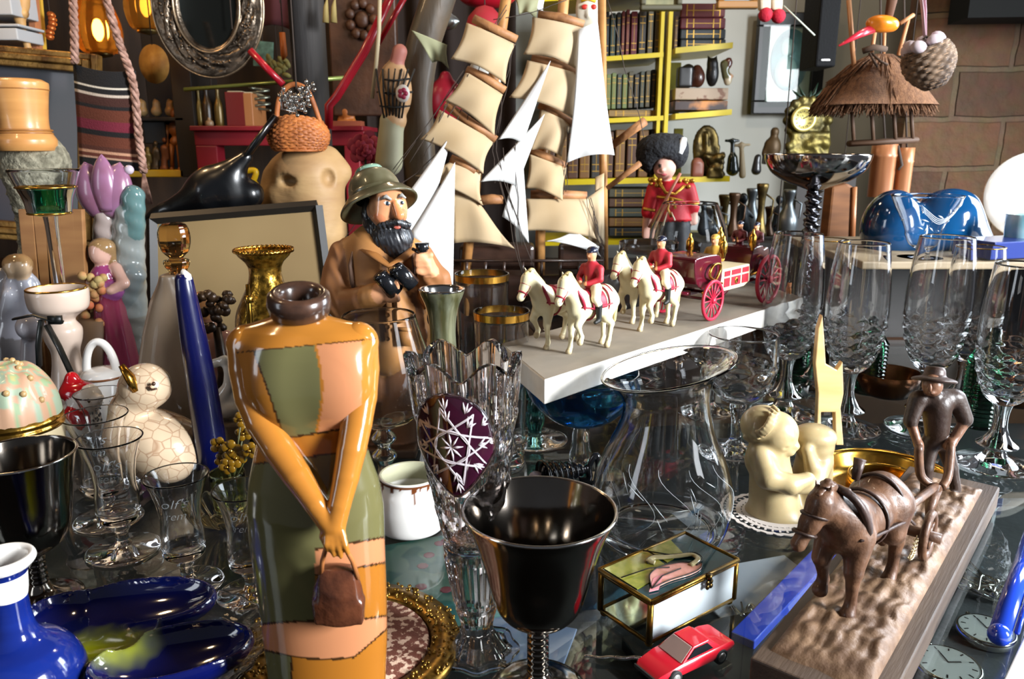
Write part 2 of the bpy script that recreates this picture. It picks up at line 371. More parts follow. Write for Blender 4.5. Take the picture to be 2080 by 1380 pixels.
# ---------------------------------------------------------------- room shell
def brickmat():
    m = bpy.data.materials.new('sandstone_blocks'); m.use_nodes = True; nt = m.node_tree; N = nt.nodes; L = nt.links; b = N['Principled BSDF']
    tc = N.new('ShaderNodeTexCoord'); mp = N.new('ShaderNodeMapping'); mp.inputs['Rotation'].default_value = (PI / 2, 0, 0); L.new(tc.outputs['Object'], mp.inputs[0])
    n0 = N.new('ShaderNodeTexNoise'); n0.inputs['Scale'].default_value = 9; L.new(mp.outputs[0], n0.inputs[0])
    mx = N.new('ShaderNodeVectorMath'); mx.operation = 'MULTIPLY_ADD'; L.new(n0.outputs['Color'], mx.inputs[0]); mx.inputs[1].default_value = (.02, .02, 0); L.new(mp.outputs[0], mx.inputs[2])
    br = N.new('ShaderNodeTexBrick'); L.new(mx.outputs[0], br.inputs['Vector']); br.inputs['Scale'].default_value = 1
    br.inputs['Brick Width'].default_value = .24; br.inputs['Row Height'].default_value = .118; br.inputs['Mortar Size'].default_value = .008; br.inputs['Mortar Smooth'].default_value = .4
    br.inputs['Color1'].default_value = (*lin('#6e4c30'), 1); br.inputs['Color2'].default_value = (*lin('#523824'), 1); br.inputs['Mortar'].default_value = (*lin('#6a543c'), 1)
    n = N.new('ShaderNodeTexNoise'); n.inputs['Scale'].default_value = 30; n.inputs['Detail'].default_value = 5; L.new(mp.outputs[0], n.inputs[0])
    m2 = N.new('ShaderNodeMixRGB'); m2.blend_type = 'MULTIPLY'; m2.inputs[0].default_value = .5; L.new(br.outputs['Color'], m2.inputs[1]); L.new(n.outputs['Color'], m2.inputs[2]); L.new(m2.outputs[0], b.inputs['Base Color'])
    bp = N.new('ShaderNodeBump'); bp.inputs['Strength'].default_value = .8; bp.inputs['Distance'].default_value = .01
    ad = N.new('ShaderNodeMath'); ad.operation = 'SUBTRACT'; L.new(n.outputs['Fac'], ad.inputs[0]); L.new(br.outputs['Fac'], ad.inputs[1]); L.new(ad.outputs[0], bp.inputs['Height']); L.new(bp.outputs[0], b.inputs['Normal'])
    b.inputs['Roughness'].default_value = .85
    return m
plaster = mat('pale_plaster', '#b9b9b2', .8, col2='#a3a49c', nscale=3, bump=(40, .2))
darkwall = mat('smoked_boards', '#241a13', .8, col2='#3a2a1d', nscale=4, stretch=(6, 1, 1))
struct('wall_back', MB().box((.75, 2.42, .6), (1.5, .04, 3.2)), plaster, smooth=False)
struct('wall_back_left', MB().box((-1.0, 2.42, .6), (2.0, .04, 3.2)), darkwall, smooth=False)
struct('wall_right', MB().box((1.62, 1.92, .6), (1.32, .05, 3.2), (0, 0, R(-6))), brickmat(), smooth=False)
struct('wall_left', MB().box((-1.95, 1.2, .6), (.04, 2.6, 3.2)), darkwall, smooth=False)
struct('ceiling', MB().box((0, .9, 1.74), (5, 3.2, .04)), mat('ceiling_boards', '#2b1f16', .8, col2='#3a2a1e', nscale=4, stretch=(6, 1, 1)), smooth=False)
struct('floor', MB().box((0, .6, -1.02), (5, 5, .04)), mat('stone_floor', '#3b3530', .7, col2='#2a2622', nscale=5), smooth=False)
# ---------------------------------------------------------------- the glass-topped case
wood_dark = mat('dark_wood', '#2b1a10', .45, col2='#4a2f1d', nscale=6, stretch=(1, 12, 1))
tg = panem('table_glass', '#eef2f0', .045)
t = thing('display_case', 'low display case with a clear glass top carrying the glasses and figurines', 'display case', (0, .7, -1))
obj('glass_top', MB().box((0, 0, .997), (2.1, 1.0, .006)), tg, t, smooth=False)
fr = MB()
for x, y, sx, sy in ((0, -.49, 2.1, .02), (0, .49, 2.1, .02), (-1.04, 0, .02, .96), (1.04, 0, .02, .96)): fr.box((x, y, .925), (sx, sy, .138))
obj('frame', fr, wood_dark, t, smooth=False)
obj('shelf_board', MB().box((0, 0, .86), (2.06, .96, .012)), mat('case_lining', '#16171a', .75, col2='#24262b', nscale=14, bump=(120, .3)), t, smooth=False)
for x in (-1, 1):
    for y in (-.45, .45): obj('leg', MB().box((x, y, .45), (.05, .05, .86)), wood_dark, t, smooth=False)
t = thing('back_counter', 'long dark wooden counter behind the glass case under the crowded shelves', 'counter', (0, 1.79, -1))
obj('counter_top', MB().box((-.43, 0, .955), (2.76, 1.14, .03)), wood_dark, t, smooth=False)
obj('counter_body', MB().box((-.43, .02, .47), (2.7, 1.05, .938)), mat('counter_black', '#15100c', .6), t, smooth=False)
glass = glassm('clear_glass', '#ffffff', 0, 1.45)
glass_w = glassm('clear_glass_thin', '#fbfdff', 0, 1.35)
silver_dark = mat('tarnished_silver', '#8d8780', .12, 1, col2='#6b6258', nscale=20, nlo=.3, nhi=.7, bump=(60, .03))
silver = mat('bright_silver', '#d8d6d2', .12, 1)
brass = mat('polished_brass', '#c79a45', .2, 1, col2='#a87e30', nscale=25)
gold = mat('gilt_metal', '#d9a94a', .22, 1, col2='#a9762a', nscale=60, bump=(150, .25))
goldline = mat('gold_trim', '#d8a548', .2, 1)
ccol = mat('painted_ceramic', '#ffffff', .16, coat=.6, attr=True)
ccolm = mat('painted_matt', '#ffffff', .55, attr=True)
white_por = mat('white_porcelain', '#e8e4de', .15, coat=.6)
# ---- mat under the headless lady vase
pm = T(712, 1308, .002); t = thing('embroidered_mat', 'round tapestry mat with a gold sequin border under the tan lady vase', 'mat', (pm.x, pm.y, 0))
mm = mat('petit_point', '#b79b86', .9, col2='#5d3123', nscale=230, nlo=.42, nhi=.50, ndetail=2, bump=(900, .5))
rm = .066
obj('tapestry_centre', MB().lathe([(.0005, .0032), (rm * .72, .0034), (rm * .74, .0015), (rm * .74, 0), (.0005, 0)], 64), mm, t)
b = MB(); random.seed(3)
b.lathe([(rm * .74, .0005), (rm * .76, .0038), (rm * .9, .0048), (rm * 1.02, .003), (rm * 1.03, .0005), (rm * .9, 0)], 96)
for i in range(420):
    a = random.uniform(0, 2 * PI); r = rm * random.uniform(.76, 1.03); s_ = random.uniform(.0009, .0016)
    b.ell((r * math.cos(a), r * math.sin(a), .0046), (s_, s_, s_ * .5), (random.random(), random.random(), 0), 6, 4)
obj('sequin_border', b, mat('old_sequin', '#8a6a2c', .3, .9, col2='#5a421a', nscale=300), t)
# ---- headless lady vase
F = PX(668, .362, .005)
rows = [(1440, 668, 112), (1380, 665, 118), (1300, 662, 124), (1200, 655, 130), (1100, 645, 136), (1030, 641, 138), (980, 638, 132), (930, 634, 118), (890, 632, 108), (850, 630, 103), (800, 626, 104), (750, 620, 112), (715, 616, 118), (690, 613, 116), (668, 611, 98), (652, 610, 72), (640, 609, 46)]
st = []
for py, cx, hw in rows:
    q = F.p(cx, py); st.append((max(q[2], 0), q[0], q[1], hw * mpp(Vector(q) + F.o), hw * .62 * mpp(Vector(q) + F.o)))
AM = '#a66a28'; OL = '#615d3b'; SA = '#b57852'; OC = '#9c6120'; DK = '#3a2412'
arms = F.chain([(504, 700, 37, -2), (507, 750, 36, -10), (516, 805, 34, -24), (535, 858, 31, -44), (565, 910, 28, -66), (602, 965, 25, -88), (640, 1022, 21, -106), (672, 1068, 20, -114)], AM, k=2) + \
       F.chain([(727, 694, 36, -2), (732, 750, 34, -10), (731, 805, 31, -26), (724, 860, 28, -48), (714, 915, 26, -72), (703, 970, 23, -92), (690, 1025, 20, -108), (680, 1068, 20, -114)], AM, k=2)
for i, (dx, l) in enumerate([(-17, 36), (-5, 47), (8, 50), (21, 42)]):
    arms += F.chain([(678 + dx * .7, 1078, 8, -122), (680 + dx, 1096 + l * .3, 6.4, -134), (684 + dx * 1.1, 1082 + l, 4.6, -132)], AM, k=1.5)
arms += F.chain([(664, 1068, 8, -116), (656, 1090, 7, -121), (661, 1106, 5.5, -120)], AM, k=3)
body = sdf([('L', st, {'k': .006})] + [F.c(500, 700, 34, 730, 694, 34, 0, col=AM, k=30), F.e(572, 785, 60, 70, 40, -38, k=45), F.e(690, 780, 56, 70, 40, -38, k=45)], .00085, .006, smooth=2)
cols = []
for v in body.v:
    w_ = Vector(v) + F.o - CAM; x = 1040 + FPX * w_.x / w_.dot(CF); y = 690 - FPX * w_.dot(CU) / w_.dot(CF)
    def near(e, wd=2.2): return abs(e) < wd
    c = OL
    bust = 712 - .10 * (x - 515)
    belt0 = 897 - .16 * (x - 540); belt1 = 940 - .13 * (x - 540)
    if y < bust - 26 * max(0, 1 - abs(x - 578) / 70) * 0: c = AM
    elif y < belt0:
        xl = 518 + max(0, y - 720) * .35
        if x < xl: c = AM
        elif x < 640 + 14 * math.sin((y - 700) / 60): c = OL
        elif x < 735: c = SA
        else: c = AM
        if near(x - xl) or near(x - 640 - 14 * math.sin((y - 700) / 60), 2.5) or near(y - bust): c = DK if not near(x - 640 - 14 * math.sin((y - 700) / 60), 2.5) else OC
    elif y < belt1: c = OC
    else:
        s1 = 1108 - .18 * (x - 690); s2 = s1 + 52; s3 = 1245 - .42 * (x - 700); f1 = 1262 - .0007 * (x - 640) * abs(x - 640) + .02 * (x - 600); f2 = 1322 + 18 * math.sin((x - 540) / 78) - (40 if x > 720 else 0) * (x - 720) / 60
        if y < f1 and x > 640:
            c = OL if y < s1 else SA if y < s2 else OC if y < s3 + 0 else OC
            if near(y - s1) or near(y - s2): c = DK
        elif y < f1: c = OL
        elif y < f2: c = SA
        else: c = OL if x < 592 else OC
        if near(y - f1) or near(y - f2) or (y > f2 and near(x - 592)): c = DK
    if near(y - belt0) or near(y - belt1): c = DK
    cols.append(lin(c))
body.c = cols
t = place(F, 'lady_vase', 'tall headless lady vase in olive, salmon and ochre dress with folded arms and handbag', 'vase')
obj('body', body, ccol, t)
obj('arms', sdf(arms, .0008, .0012, smooth=4), ccol, t, label='amber crossed arms with clasped hand')
brn = mat('brown_glaze', '#3b2016', .22, coat=.5, col2='#5a3220', nscale=90, bump=(200, .3))
bag = sdf([F.e(687, 1212, 46, 62, 24, -92), F.b(690, 1240, 44, 22, 15, -92, k=14), F.b(688, 1180, 30, 26, 12, -92, k=16)], .0008, .004, smooth=2)
o = obj('handbag', bag, brn, t)
b = MB(); F.tube(b, [(652, 1168, -100), (655, 1140, -112), (664, 1108, -124), (676, 1096, -128), (696, 1104, -126), (716, 1140, -112), (727, 1175, -98)], 4.5, 8); obj('bag_strap', b, mat('tan_strap', '#a5673a', .25, coat=.4), o)
q = [F.p(607, 606)]; ctr = Vector(F.p(607, 608)); n_ = (CAM - (ctr + F.o)).normalized() * .25 + Vector((0, 0, 1)); 
Mr = Vector((0, 0, 1)).rotation_difference(n_).to_matrix()
u = F.m; obj('neck_ring', MB().lathe([(42 * u, -34 * u), (52 * u, -26 * u), (56 * u, -8 * u), (54 * u, 8 * u), (46 * u, 16 * u), (38 * u, 14 * u), (31 * u, 4 * u), (30 * u, -30 * u), (20 * u, -70 * u), (.2 * u, -75 * u)], 40, ctr, Mr), mat('dark_neck_glaze', '#2f2019', .25, coat=.5, col2='#4a3226', nscale=120), t)
# ---- silver goblets
def goblet(label, px, y, rows, foot_r, srows, m, stem_r):
    F = PX(px, y); t = place(F, 'silver_goblet', label, 'goblet')
    o = cr2(F.prof(rows), 6); rim = o[0]
    inner = [(max(r - .0011, .0004), z + .0006) for r, z in o if r > .004] + [(.0004, o[-1][1] + .0022)]
    obj('cup', MB().lathe(inner[::-1] + [(rim[0] - .0006, rim[1] + .0009), (rim[0], rim[1] + .0006)] + o, 64), m, t)
    zt = o[-1][1]; z = zt; pr = [(stem_r * .8, zt + .002)]
    zb = .012; n = max(int((zt - zb) / .0035), 3)
    for i in range(n):
        z1 = zt - (zt - zb) * (i + .5) / n; pr += [(stem_r, z1 + .0011), (stem_r, z1 - .0006), (stem_r * .82, z1 - .0015)]
    obj('stem', MB().lathe(pr + [(stem_r, zb)], 32), m, t)
    obj('foot', MB().lathe(cr2([(stem_r, zb), (stem_r * 1.6, .007), (foot_r * .7, .003), (foot_r, .0015), (foot_r, 0), (.0004, 0)], 4), 48), m, t)
    r_ = obj('rim', MB().tube([(rim[0] * math.cos(a) , rim[0] * math.sin(a), rim[1] + .0004) for a in [2 * PI * i / 64 for i in range(64)]], .0009, 8, True), silver, t)
    return t
goblet('large dark silver goblet beside the glass swan box, front centre', 1092, .378, [(1036, 156), (1050, 150), (1075, 138), (1104, 126), (1145, 112), (1185, 101), (1222, 89), (1244, 73), (1260, 50), (1268, 28)], .026, 0, silver_dark, .0062)
goblet('dark silver goblet cut by the left edge above the blue vase', 86, .47, [(925, 104), (945, 99), (985, 90), (1030, 82), (1070, 74), (1098, 60), (1114, 40), (1120, 22)], .024, 0, silver_dark, .0058)
# ---- etched shot glasses
def shot(label, px, y, zt, rr, text=True):
    s_ = zt / .085; t = stemglass('shot_glass', label, 'glass', PX(px, y).o,
        [(a * s_ * rr, b * s_) for a, b in ((.0045, .0215), (.0115, .0235), (.0142, .029), (.0142, .042), (.0132, .052), (.0148, .066), (.0185, .079), (.0215, .085))],
        [(a * s_, b * s_) for a, b in ((.006, .0055), (.0042, .010), (.0045, .015), (.0062, .018), (.0045, .0215))],
        [(a * s_, b * s_) for a, b in ((.0245, .001), (.024, .002), (.015, .0035), (.006, .0055))], glass, .0012 * s_, 40, group='etched shot glasses', inner_floor=.030 * s_)
    # etched script wrapped on the front of the bowl
    if text:
        for j, (tx, zz, sz) in enumerate((("olf's", .067, .0105), ("rem", .058, .0085))):
            cu = bpy.data.curves.new('etched_script', 'FONT'); cu.body = tx; cu.size = sz * s_; cu.extrude = .00005; cu.offset = -.00016; cu.shear = .35; cu.align_x = 'CENTER'
            to = bpy.data.objects.new('tmp', cu); COL.objects.link(to); dg = bpy.context.evaluated_depsgraph_get(); me = bpy.data.meshes.new_from_object(to.evaluated_get(dg)); bpy.data.objects.remove(to)
            for v in me.vertices:
                z = zz * s_ + v.co.y; f = z / s_; r = np.interp(f, [.042, .052, .066, .079, .085], [.0142, .0132, .0148, .0185, .0215]) * s_ * rr + .0002 + v.co.z
                a = -PI / 2 + .2 + v.co.x / (.0145 * s_); v.co = (r * math.cos(a), r * math.sin(a), z)
            me.materials.append(mat('etched_frost', '#a9aeb0', .6, alpha=.75)); e = bpy.data.objects.new('etched_script', me); COL.objects.link(e); e.parent = t
    return t
shot('etched shot glass with clear script standing right of the others', 382, .487, .0835, 1.02)
shot('etched shot glass second in front of the goose, overlapping another behind it', 252, .535, .092, 1.0)
shot('etched shot glass half hidden behind another, close to the dark goblet rim', 222, .585, .092, 1.06)
shot('etched shot glass partly hidden behind the lady vase hip', 512, .475, .079, 1.0)
shot('etched shot glass farthest back, touching the goose breast', 226, .655, .088, .95, False)
# ---- blue ceramic vase, three-lobed dish, pressed glass plate
cob = mat('cobalt_glaze', '#091550', .12, coat=.8, col2='#152b7c', nscale=14, nlo=.3, nhi=.8, stretch=(1, 1, 4), bump=(60, .1))
F = PX(62, .355); t = place(F, 'blue_vase', 'cobalt blue ceramic vase with white flared lip, bottom left corner', 'vase')
pr = cr2(F.prof([(1442, 96), (1430, 108), (1385, 118), (1345, 108), (1315, 84), (1295, 52), (1270, 38), (1220, 34), (1180, 36), (1160, 44), (1147, 54)]), 6)
obj('body', MB().lathe([(.0003, pr[0][1])] + pr, 56), cob, t)
rt = pr[-1]; obj('lip', MB().lathe(cr2([(rt[0] - .0005, rt[1] - .001), (rt[0] + .0016, rt[1] + .002), (rt[0] + .0002, rt[1] + .005), (rt[0] - .003, rt[1] + .003), (rt[0] * .75, rt[1] - .006), (rt[0] * .6, rt[1] - .02), (.0005, rt[1] - .03)], 5), 56), white_por, t)
F = PX(215, .44, .0105); CB = '#060d44'
def lobe(x, y, rx, ry, rz, ang, op=None):
    p_ = T(x, y, .03) - F.o; o = {'k': .003}
    if op: o.update(op='-', k=.002)
    return ('e', (p_.x, p_.y, .017 if not op else .0215), (rx, ry, rz), (0, 0, ang), o)
L3 = [((275, 1225), .047, .027, .016, R(12)), ((350, 1325), .043, .025, .016, R(22)), ((120, 1265), .034, .027, .016, R(110))]
pr_ = [lobe(*a, b_, c_, d_, e_) for a, b_, c_, d_, e_ in L3] + [('e', tuple(T(205, 1325, .012) - F.o)[:2] + (.010,), (.036, .030, .010), None, {'k': .006})]
pr_ += [lobe(*a, b_ - .0025, c_ - .0025, d_, e_, True) for a, b_, c_, d_, e_ in L3] + [('e', tuple(T(205, 1325, .012) - F.o)[:2] + (.019,), (.032, .026, .015), None, {'op': '-', 'k': .004})]
dm = sdf(pr_, .0011, .003, smooth=2); cc = Vector(T(205, 1345, .012) - F.o); yl, bl = np.array(lin('#8f9410')), np.array(lin(CB)); dm.c = []
for v in dm.v:
    f = min(max((math.hypot((v[0] - cc.x) * .8, v[1] - cc.y) - .012 + .004 * noise.noise(Vector((v[0] * 160, v[1] * 160, 2)))) / .018, 0), 1); dm.c.append(tuple(yl * (1 - f) + bl * f))
tag(obj('lobed_dish', dm, mat('cobalt_dish_glaze', '#fff', .1, coat=.9, attr=True)), 'dark blue dish of three leaf shaped lobes with yellow green centre', 'dish').location = F.o
pp = T(318, 1335, .004); pl = MB().lathe(cr2([(.0004, .002), (.035, .0022), (.05, .004), (.061, .0085), (.0635, .0098), (.064, .0085), (.052, .0015), (.04, 0), (.0004, 0)], 4), 96, wob=lambda a, z: 1 + .012 * math.cos(24 * a) * min(max((z - .002) / .004, 0), 1))
tag(obj('glass_plate', pl, glass), 'clear pressed glass plate under the blue lobed dish', 'plate').location = (pp.x, pp.y, 0)
# ---- crystal vase with purple medallion
F = PX(968, .415); t = place(F, 'crystal_vase', 'cut crystal vase with scalloped rim and purple oval medallion', 'vase')
pr = cr2(F.prof([(1352, 80), (1340, 78), (1318, 60), (1292, 40), (1275, 31), (1255, 34), (1235, 40), (1180, 50), (1110, 60), (1095, 56), (1070, 63), (1000, 76), (900, 95), (800, 105), (755, 108), (735, 110)]), 8)
pr[0] = (pr[0][0], .002); lean = -.10; z0 = pr[-1][1]
def cutr(a, z):
    zz = z / z0; w = 0
    if .40 < zz < .84: w = .055 * (abs(((a * 6 / PI + z * 105) % 2) - 1) + abs(((a * 6 / PI - z * 105) % 2) - 1) - 1)
    elif .18 < zz < .36: w = .035 * abs(math.sin(9 * a))
    elif zz < .16: w = .05 * math.cos(8 * a)
    elif zz >= .84: w = .05 * abs(math.sin(10 * a))
    return 1 + w
def cpt(r, z, a, inn=False):
    top = max(0, (z - z0 * .86) / (z0 * .14)); zz = z + (.010 * (abs(math.cos(3 * a)) ** 1.5) - .004) * top ** 1.5; fl = 1 + .05 * top * abs(math.cos(3 * a))
    rr = r * (1 if inn else cutr(a, z)) * fl; return (rr * math.cos(a) + lean * (z - .03) * .35, rr * math.sin(a), zz)
def cstrip(prof, inn=False, n=168):
    b = MB(); b.grid(lambda u, v: cpt(prof[int(round(v * (len(prof) - 1)))][0], prof[int(round(v * (len(prof) - 1)))][1], u * 2 * PI, inn), n, len(prof), True); return b
crys = glassm('cut_crystal', '#f6f2f4', 0, 1.54)
kf = 18; ks = 45
obj('foot', cstrip([(.0003, .0)] + pr[:kf + 1]), crys, t, smooth=False)
obj('stem', cstrip(pr[kf:ks + 1]), crys, t, smooth=False)
inn = [(r - .0042 if r > .012 else r * .6, z) for r, z in pr if z > z0 * .42][::-1]; inn[0] = (pr[-1][0] - .0022, inn[0][1]); inn.append((.0005, inn[-1][1] - .002))
bo = cstrip(pr[ks:]); b2 = cstrip(inn, True); o0 = len(bo.v) - 168; bo.add(b2.v, b2.f); o1 = o0 + 168
bo.f += [(o0 + j, o0 + (j + 1) % 168, o1 + (j + 1) % 168, o1 + j) for j in range(168)]; bo.m += [0] * 168
obj('bowl', bo, crys, t, smooth=False)
mc = P(925, 890, .40) - F.o; zc = mc.z; a0 = -PI / 2 - .22; hw_, hh_ = .0225, .0305
def medal(u, v, off):      # u, v in -1..1
    z = zc + v * hh_; r = np.interp(z, [p_[1] for p_ in pr], [p_[0] for p_ in pr]); a = a0 + u * hw_ / r; rr = r * 1.02 + off
    return Vector((rr * math.cos(a) + lean * (z - .03) * .35, rr * math.sin(a), z))
def halfw(v): return (1 - v * v) ** .5 if v > -.1 else max(0, (1 - (abs(v) - .1) / .9 * .98)) ** .75
b = MB(); b.grid(lambda u, v: medal((u * 2 - 1) * halfw(v * 2 - 1), v * 2 - 1, .0014), 25, 40)
md = obj('medallion', b, mat('amethyst_panel', '#2a0e1c', .08, coat=1, col2='#3c1428', nscale=40), t, label='dark purple oval medallion', solid=.0006)
b = MB()
def cut(pts, r=.0004): b.tube([medal(u, v, .0019) for u, v in pts], r, 5)
def leaf(u, v, a, l, w=.05):
    d = Vector((math.cos(a), math.sin(a))); n = Vector((-d.y, d.x)); ps = [Vector((u, v)) + d * l * s_ for s_ in (0, .5, 1)]
    b.tube([medal(q.x, q.y, .0018) for q in ps], [.0001, .0007, .0001], 5)
def inside(u, v): return abs(v) < .97 and abs(u) < halfw(v) - .03
def seg(p, q, r=.0003):
    ps = [(p[0] + (q[0] - p[0]) * i / 14, p[1] + (q[1] - p[1]) * i / 14) for i in range(15)]; ps = [x for x in ps if inside(*x)]
    if len(ps) > 2: cut(ps, r)
for k in range(8): leaf(0, 0, k * PI / 4 + .1, .27)
cut([(.40 * math.cos(a), .31 * math.sin(a)) for a in [i * 2 * PI / 32 for i in range(33)]], .0005)
for k in range(8):
    a = k * PI / 4 + .2
    for w_ in (0, .05): seg(((.98 - w_) * math.cos(a), (.76 - w_) * math.sin(a)), ((.98 - w_) * math.cos(a + 3 * PI / 4), (.76 - w_) * math.sin(a + 3 * PI / 4)))
for r0, nn in ((.60, 8), (.86, 12)):
    for k in range(nn):
        a = k * 2 * PI / nn + .1; cu_, cv_ = r0 * math.cos(a), r0 * .82 * math.sin(a)
        for da in (-.5, 0, .5):
            l = .22
            while l > .05 and not inside(cu_ + l * math.cos(a + da), (cv_ + l * math.sin(a + da)) * 1.0): l -= .03
            if inside(cu_, cv_) and l > .07: leaf(cu_, cv_ / .75 * .75, a + da, l)
obj('cut_lines', b, mat('frosted_cuts', '#cfc6cb', .25, coat=.4), md)
ring = [medal(s * halfw(v), v, .0016) for s, vv in ((1, np.linspace(-.99, .99, 24)), (-1, np.linspace(.99, -.99, 24))) for v in vv]
obj('bevel', MB().tube(ring, .0009, 6, True), crys, t)
# ---- stained glass swan box
zb, zt = .0045, .034
fr_, lf, rt_ = T(1318, 1306, zb), T(1199, 1250, zb), T(1489, 1216, zb)
e1 = Vector((rt_.x - fr_.x, rt_.y - fr_.y, 0)); e2 = Vector((lf.x - fr_.x, lf.y - fr_.y, 0)); W_, D_ = e1.length, e2.length; ang = math.atan2(e1.y, e1.x)
t = thing('trinket_box', 'brass edged glass trinket box with a stained glass swan on its lid', 'box', (fr_.x, fr_.y, 0), ang)
box_br = mat('aged_brass', '#8a6a2c', .35, 1, col2='#4e3b1c', nscale=70, bump=(200, .2))
def rail(b, a, c, r=.0015): b.tube([a, c], r, 6)
b = MB(); H_ = zt - .003
for z in (zb, H_):
    for a, c in (((0, 0), (W_, 0)), ((W_, 0), (W_, D_)), ((W_, D_), (0, D_)), ((0, D_), (0, 0))): rail(b, (*a, z), (*c, z))
for x, y in ((0, 0), (W_, 0), (W_, D_), (0, D_)): rail(b, (x, y, zb), (x, y, H_), .0021)
obj('frame', b, box_br, t)
for x, y in ((.002, .002), (W_ - .002, .002), (W_ - .002, D_ - .002), (.002, D_ - .002)): obj('foot', MB().ell((x, y, .0025), (.0028, .0028, .0026)), box_br, t)
pg = panem('box_pane', '#f4f7f2', .05, 4)
glare_pane = mat('pale_glare_pane', '#c3ccd0', .25, trans=.35, coat=.6, spec=.8)  # front pane only: a bright white reflection is put into its pale colour
for nm, c, s_ in (('front_pane', (W_ / 2, 0, (zb + H_) / 2), (W_ - .002, .0008, H_ - zb - .002)), ('side_pane', (0, D_ / 2, (zb + H_) / 2), (.0008, D_ - .002, H_ - zb - .002)), ('side_pane', (W_, D_ / 2, (zb + H_) / 2), (.0008, D_ - .002, H_ - zb - .002)), ('back_pane', (W_ / 2, D_, (zb + H_) / 2), (W_ - .002, .0008, H_ - zb - .002))):
    obj(nm, MB().box(c, s_), glare_pane if nm == 'front_pane' else pg, t, smooth=False)
obj('floor_mirror', MB().box((W_ / 2, D_ / 2, zb), (W_ - .002, D_ - .002, .0008)), mat('mirror_floor', '#c9cfce', .06, 1), t, smooth=False)
lid = MB()
for a, c in (((-.001, -.001), (W_ + .001, -.001)), ((W_ + .001, -.001), (W_ + .001, D_ + .001)), ((W_ + .001, D_ + .001), (-.001, D_ + .001)), ((-.001, D_ + .001), (-.001, -.001))): rail(lid, (*a, zt - .0006), (*c, zt - .0006), .0015)
lo = obj('lid', lid, box_br, t)
def lidpoly(pts, m, dz, nm='glass_piece'):
    obj(nm, MB().prism([(u * W_, v * D_, zt - .001 + dz) for u, v in pts], (0, 0, 1), .0007), m, lo, smooth=False)
dkg = mat('teal_stained_glass', '#123a3f', .08, coat=.6, col2='#0c2429', nscale=120); olg = mat('olive_stained_glass', '#6f7420', .1, coat=.6, col2='#8d8a38', nscale=160); pk = mat('pink_stained_glass', '#d79a90', .12, coat=.6, col2='#b97f6a', nscale=150); cre = mat('cream_stained_glass', '#a59a72', .12, coat=.6)
lidpoly([(.01, .01), (.99, .01), (.99, .99), (.01, .99)], dkg, 0)
lidpoly([(.02, .30), (.30, .34), (.46, .52), (.50, .98), (.02, .98)], olg, .0006)
lidpoly([(.50, .55), (.72, .60), (.80, .98), (.52, .98)], olg, .0006)
sw = cr2([(.16, .30), (.24, .44), (.38, .50), (.55, .42), (.62, .34), (.70, .22), (.64, .12), (.50, .10), (.30, .16), (.10, .16)], 4)
lidpoly(sw, pk, .0012)
neck = [(.60, .26), (.72, .30), (.74, .45), (.62, .56), (.52, .66), (.45, .74), (.38, .72), (.40, .62)]
lidpoly([(.0 + x, y) for x, y in ((.06, .14), (.22, .34), (.34, .34), (.14, .10))], mat('rose_stained_glass', '#d5868c', .12, coat=.6), .0014)
def l3(p, dz=.0016): return (p[0] * W_, p[1] * D_, zt + dz - .0004)
obj('swan_neck', MB().tube([l3(p) for p in cr2(neck, 5)], [.0021] * 20 + [.0024] * 16, 8, flat=.5), cre, lo)
ld = MB()
for pl_ in (sw + sw[:1], [(.02, .62), (.30, .56), (.44, .40)], [(.46, .98), (.60, .62)], cr2([(.34, .66), (.37, .74), (.45, .78), (.55, .69), (.66, .58), (.78, .46), (.76, .28), (.64, .2)], 4), [(.1, .16), (.3, .3), (.5, .28)]): ld.tube([l3(p, .0018) for p in pl_], .0004, 5)
obj('lead_lines', ld, mat('lead', '#1d1a17', .5, .6), lo)
cl = MB()
for k in range(4): cl.ell((W_ * .62 + .0022 * math.cos(k * PI / 2 + .8), -.0035, zt - .006 + .0022 * math.sin(k * PI / 2 + .8)), (.0018, .001, .0018))
cl.tube([(W_ * .62, -.003, zt - .003), (W_ * .62, -.003, zt + .001)], .002, 8)
obj('clasp', cl, mat('dark_brass', '#4a3a20', .35, 1), t)
# ---- red toy car with key chain
a_, b_ = T(1325, 1368, .004), T(1452, 1308, .004); dv = Vector((b_.x - a_.x, b_.y - a_.y, 0)); ca = math.atan2(dv.y, dv.x)
t = thing('toy_car', 'small red wedge shaped toy car in front of the swan box', 'toy car', ((a_.x + b_.x) / 2, (a_.y + b_.y) / 2, 0), ca)
cred = mat('toy_red', '#c2182a', .25, coat=.7)
secs = [(-.031, .009, .0045, .0060), (-.028, .0105, .004, .0085), (-.016, .0115, .004, .0105), (-.012, .0115, .004, .0108), (.0, .0118, .004, .0112), (.012, .012, .004, .0115), (.022, .0118, .004, .0115), (.029, .011, .0045, .0105), (.031, .0105, .006, .0095)]
b = MB()
for x, hw, z0_, z1_ in secs:
    b.v += [(x, -hw * .93, z0_), (x, -hw, z0_ + .002), (x, -hw, z1_ - .0015), (x, -hw * .9, z1_), (x, hw * .9, z1_), (x, hw, z1_ - .0015), (x, hw, z0_ + .002), (x, hw * .93, z0_)]
    b.c += [(1, 1, 1)] * 8
for i in range(len(secs) - 1):
    for j in range(8): b.f.append((i * 8 + j, i * 8 + (j + 1) % 8, i * 8 + 8 + (j + 1) % 8, i * 8 + 8 + j))
b.f += [tuple(range(7, -1, -1)), tuple((len(secs) - 1) * 8 + j for j in range(8))]; b.m = [0] * len(b.f)
obj('body', b, cred, t, auto=40)
rf = [(-.004, .0172), (.009, .0175), (.0135, .0165)]
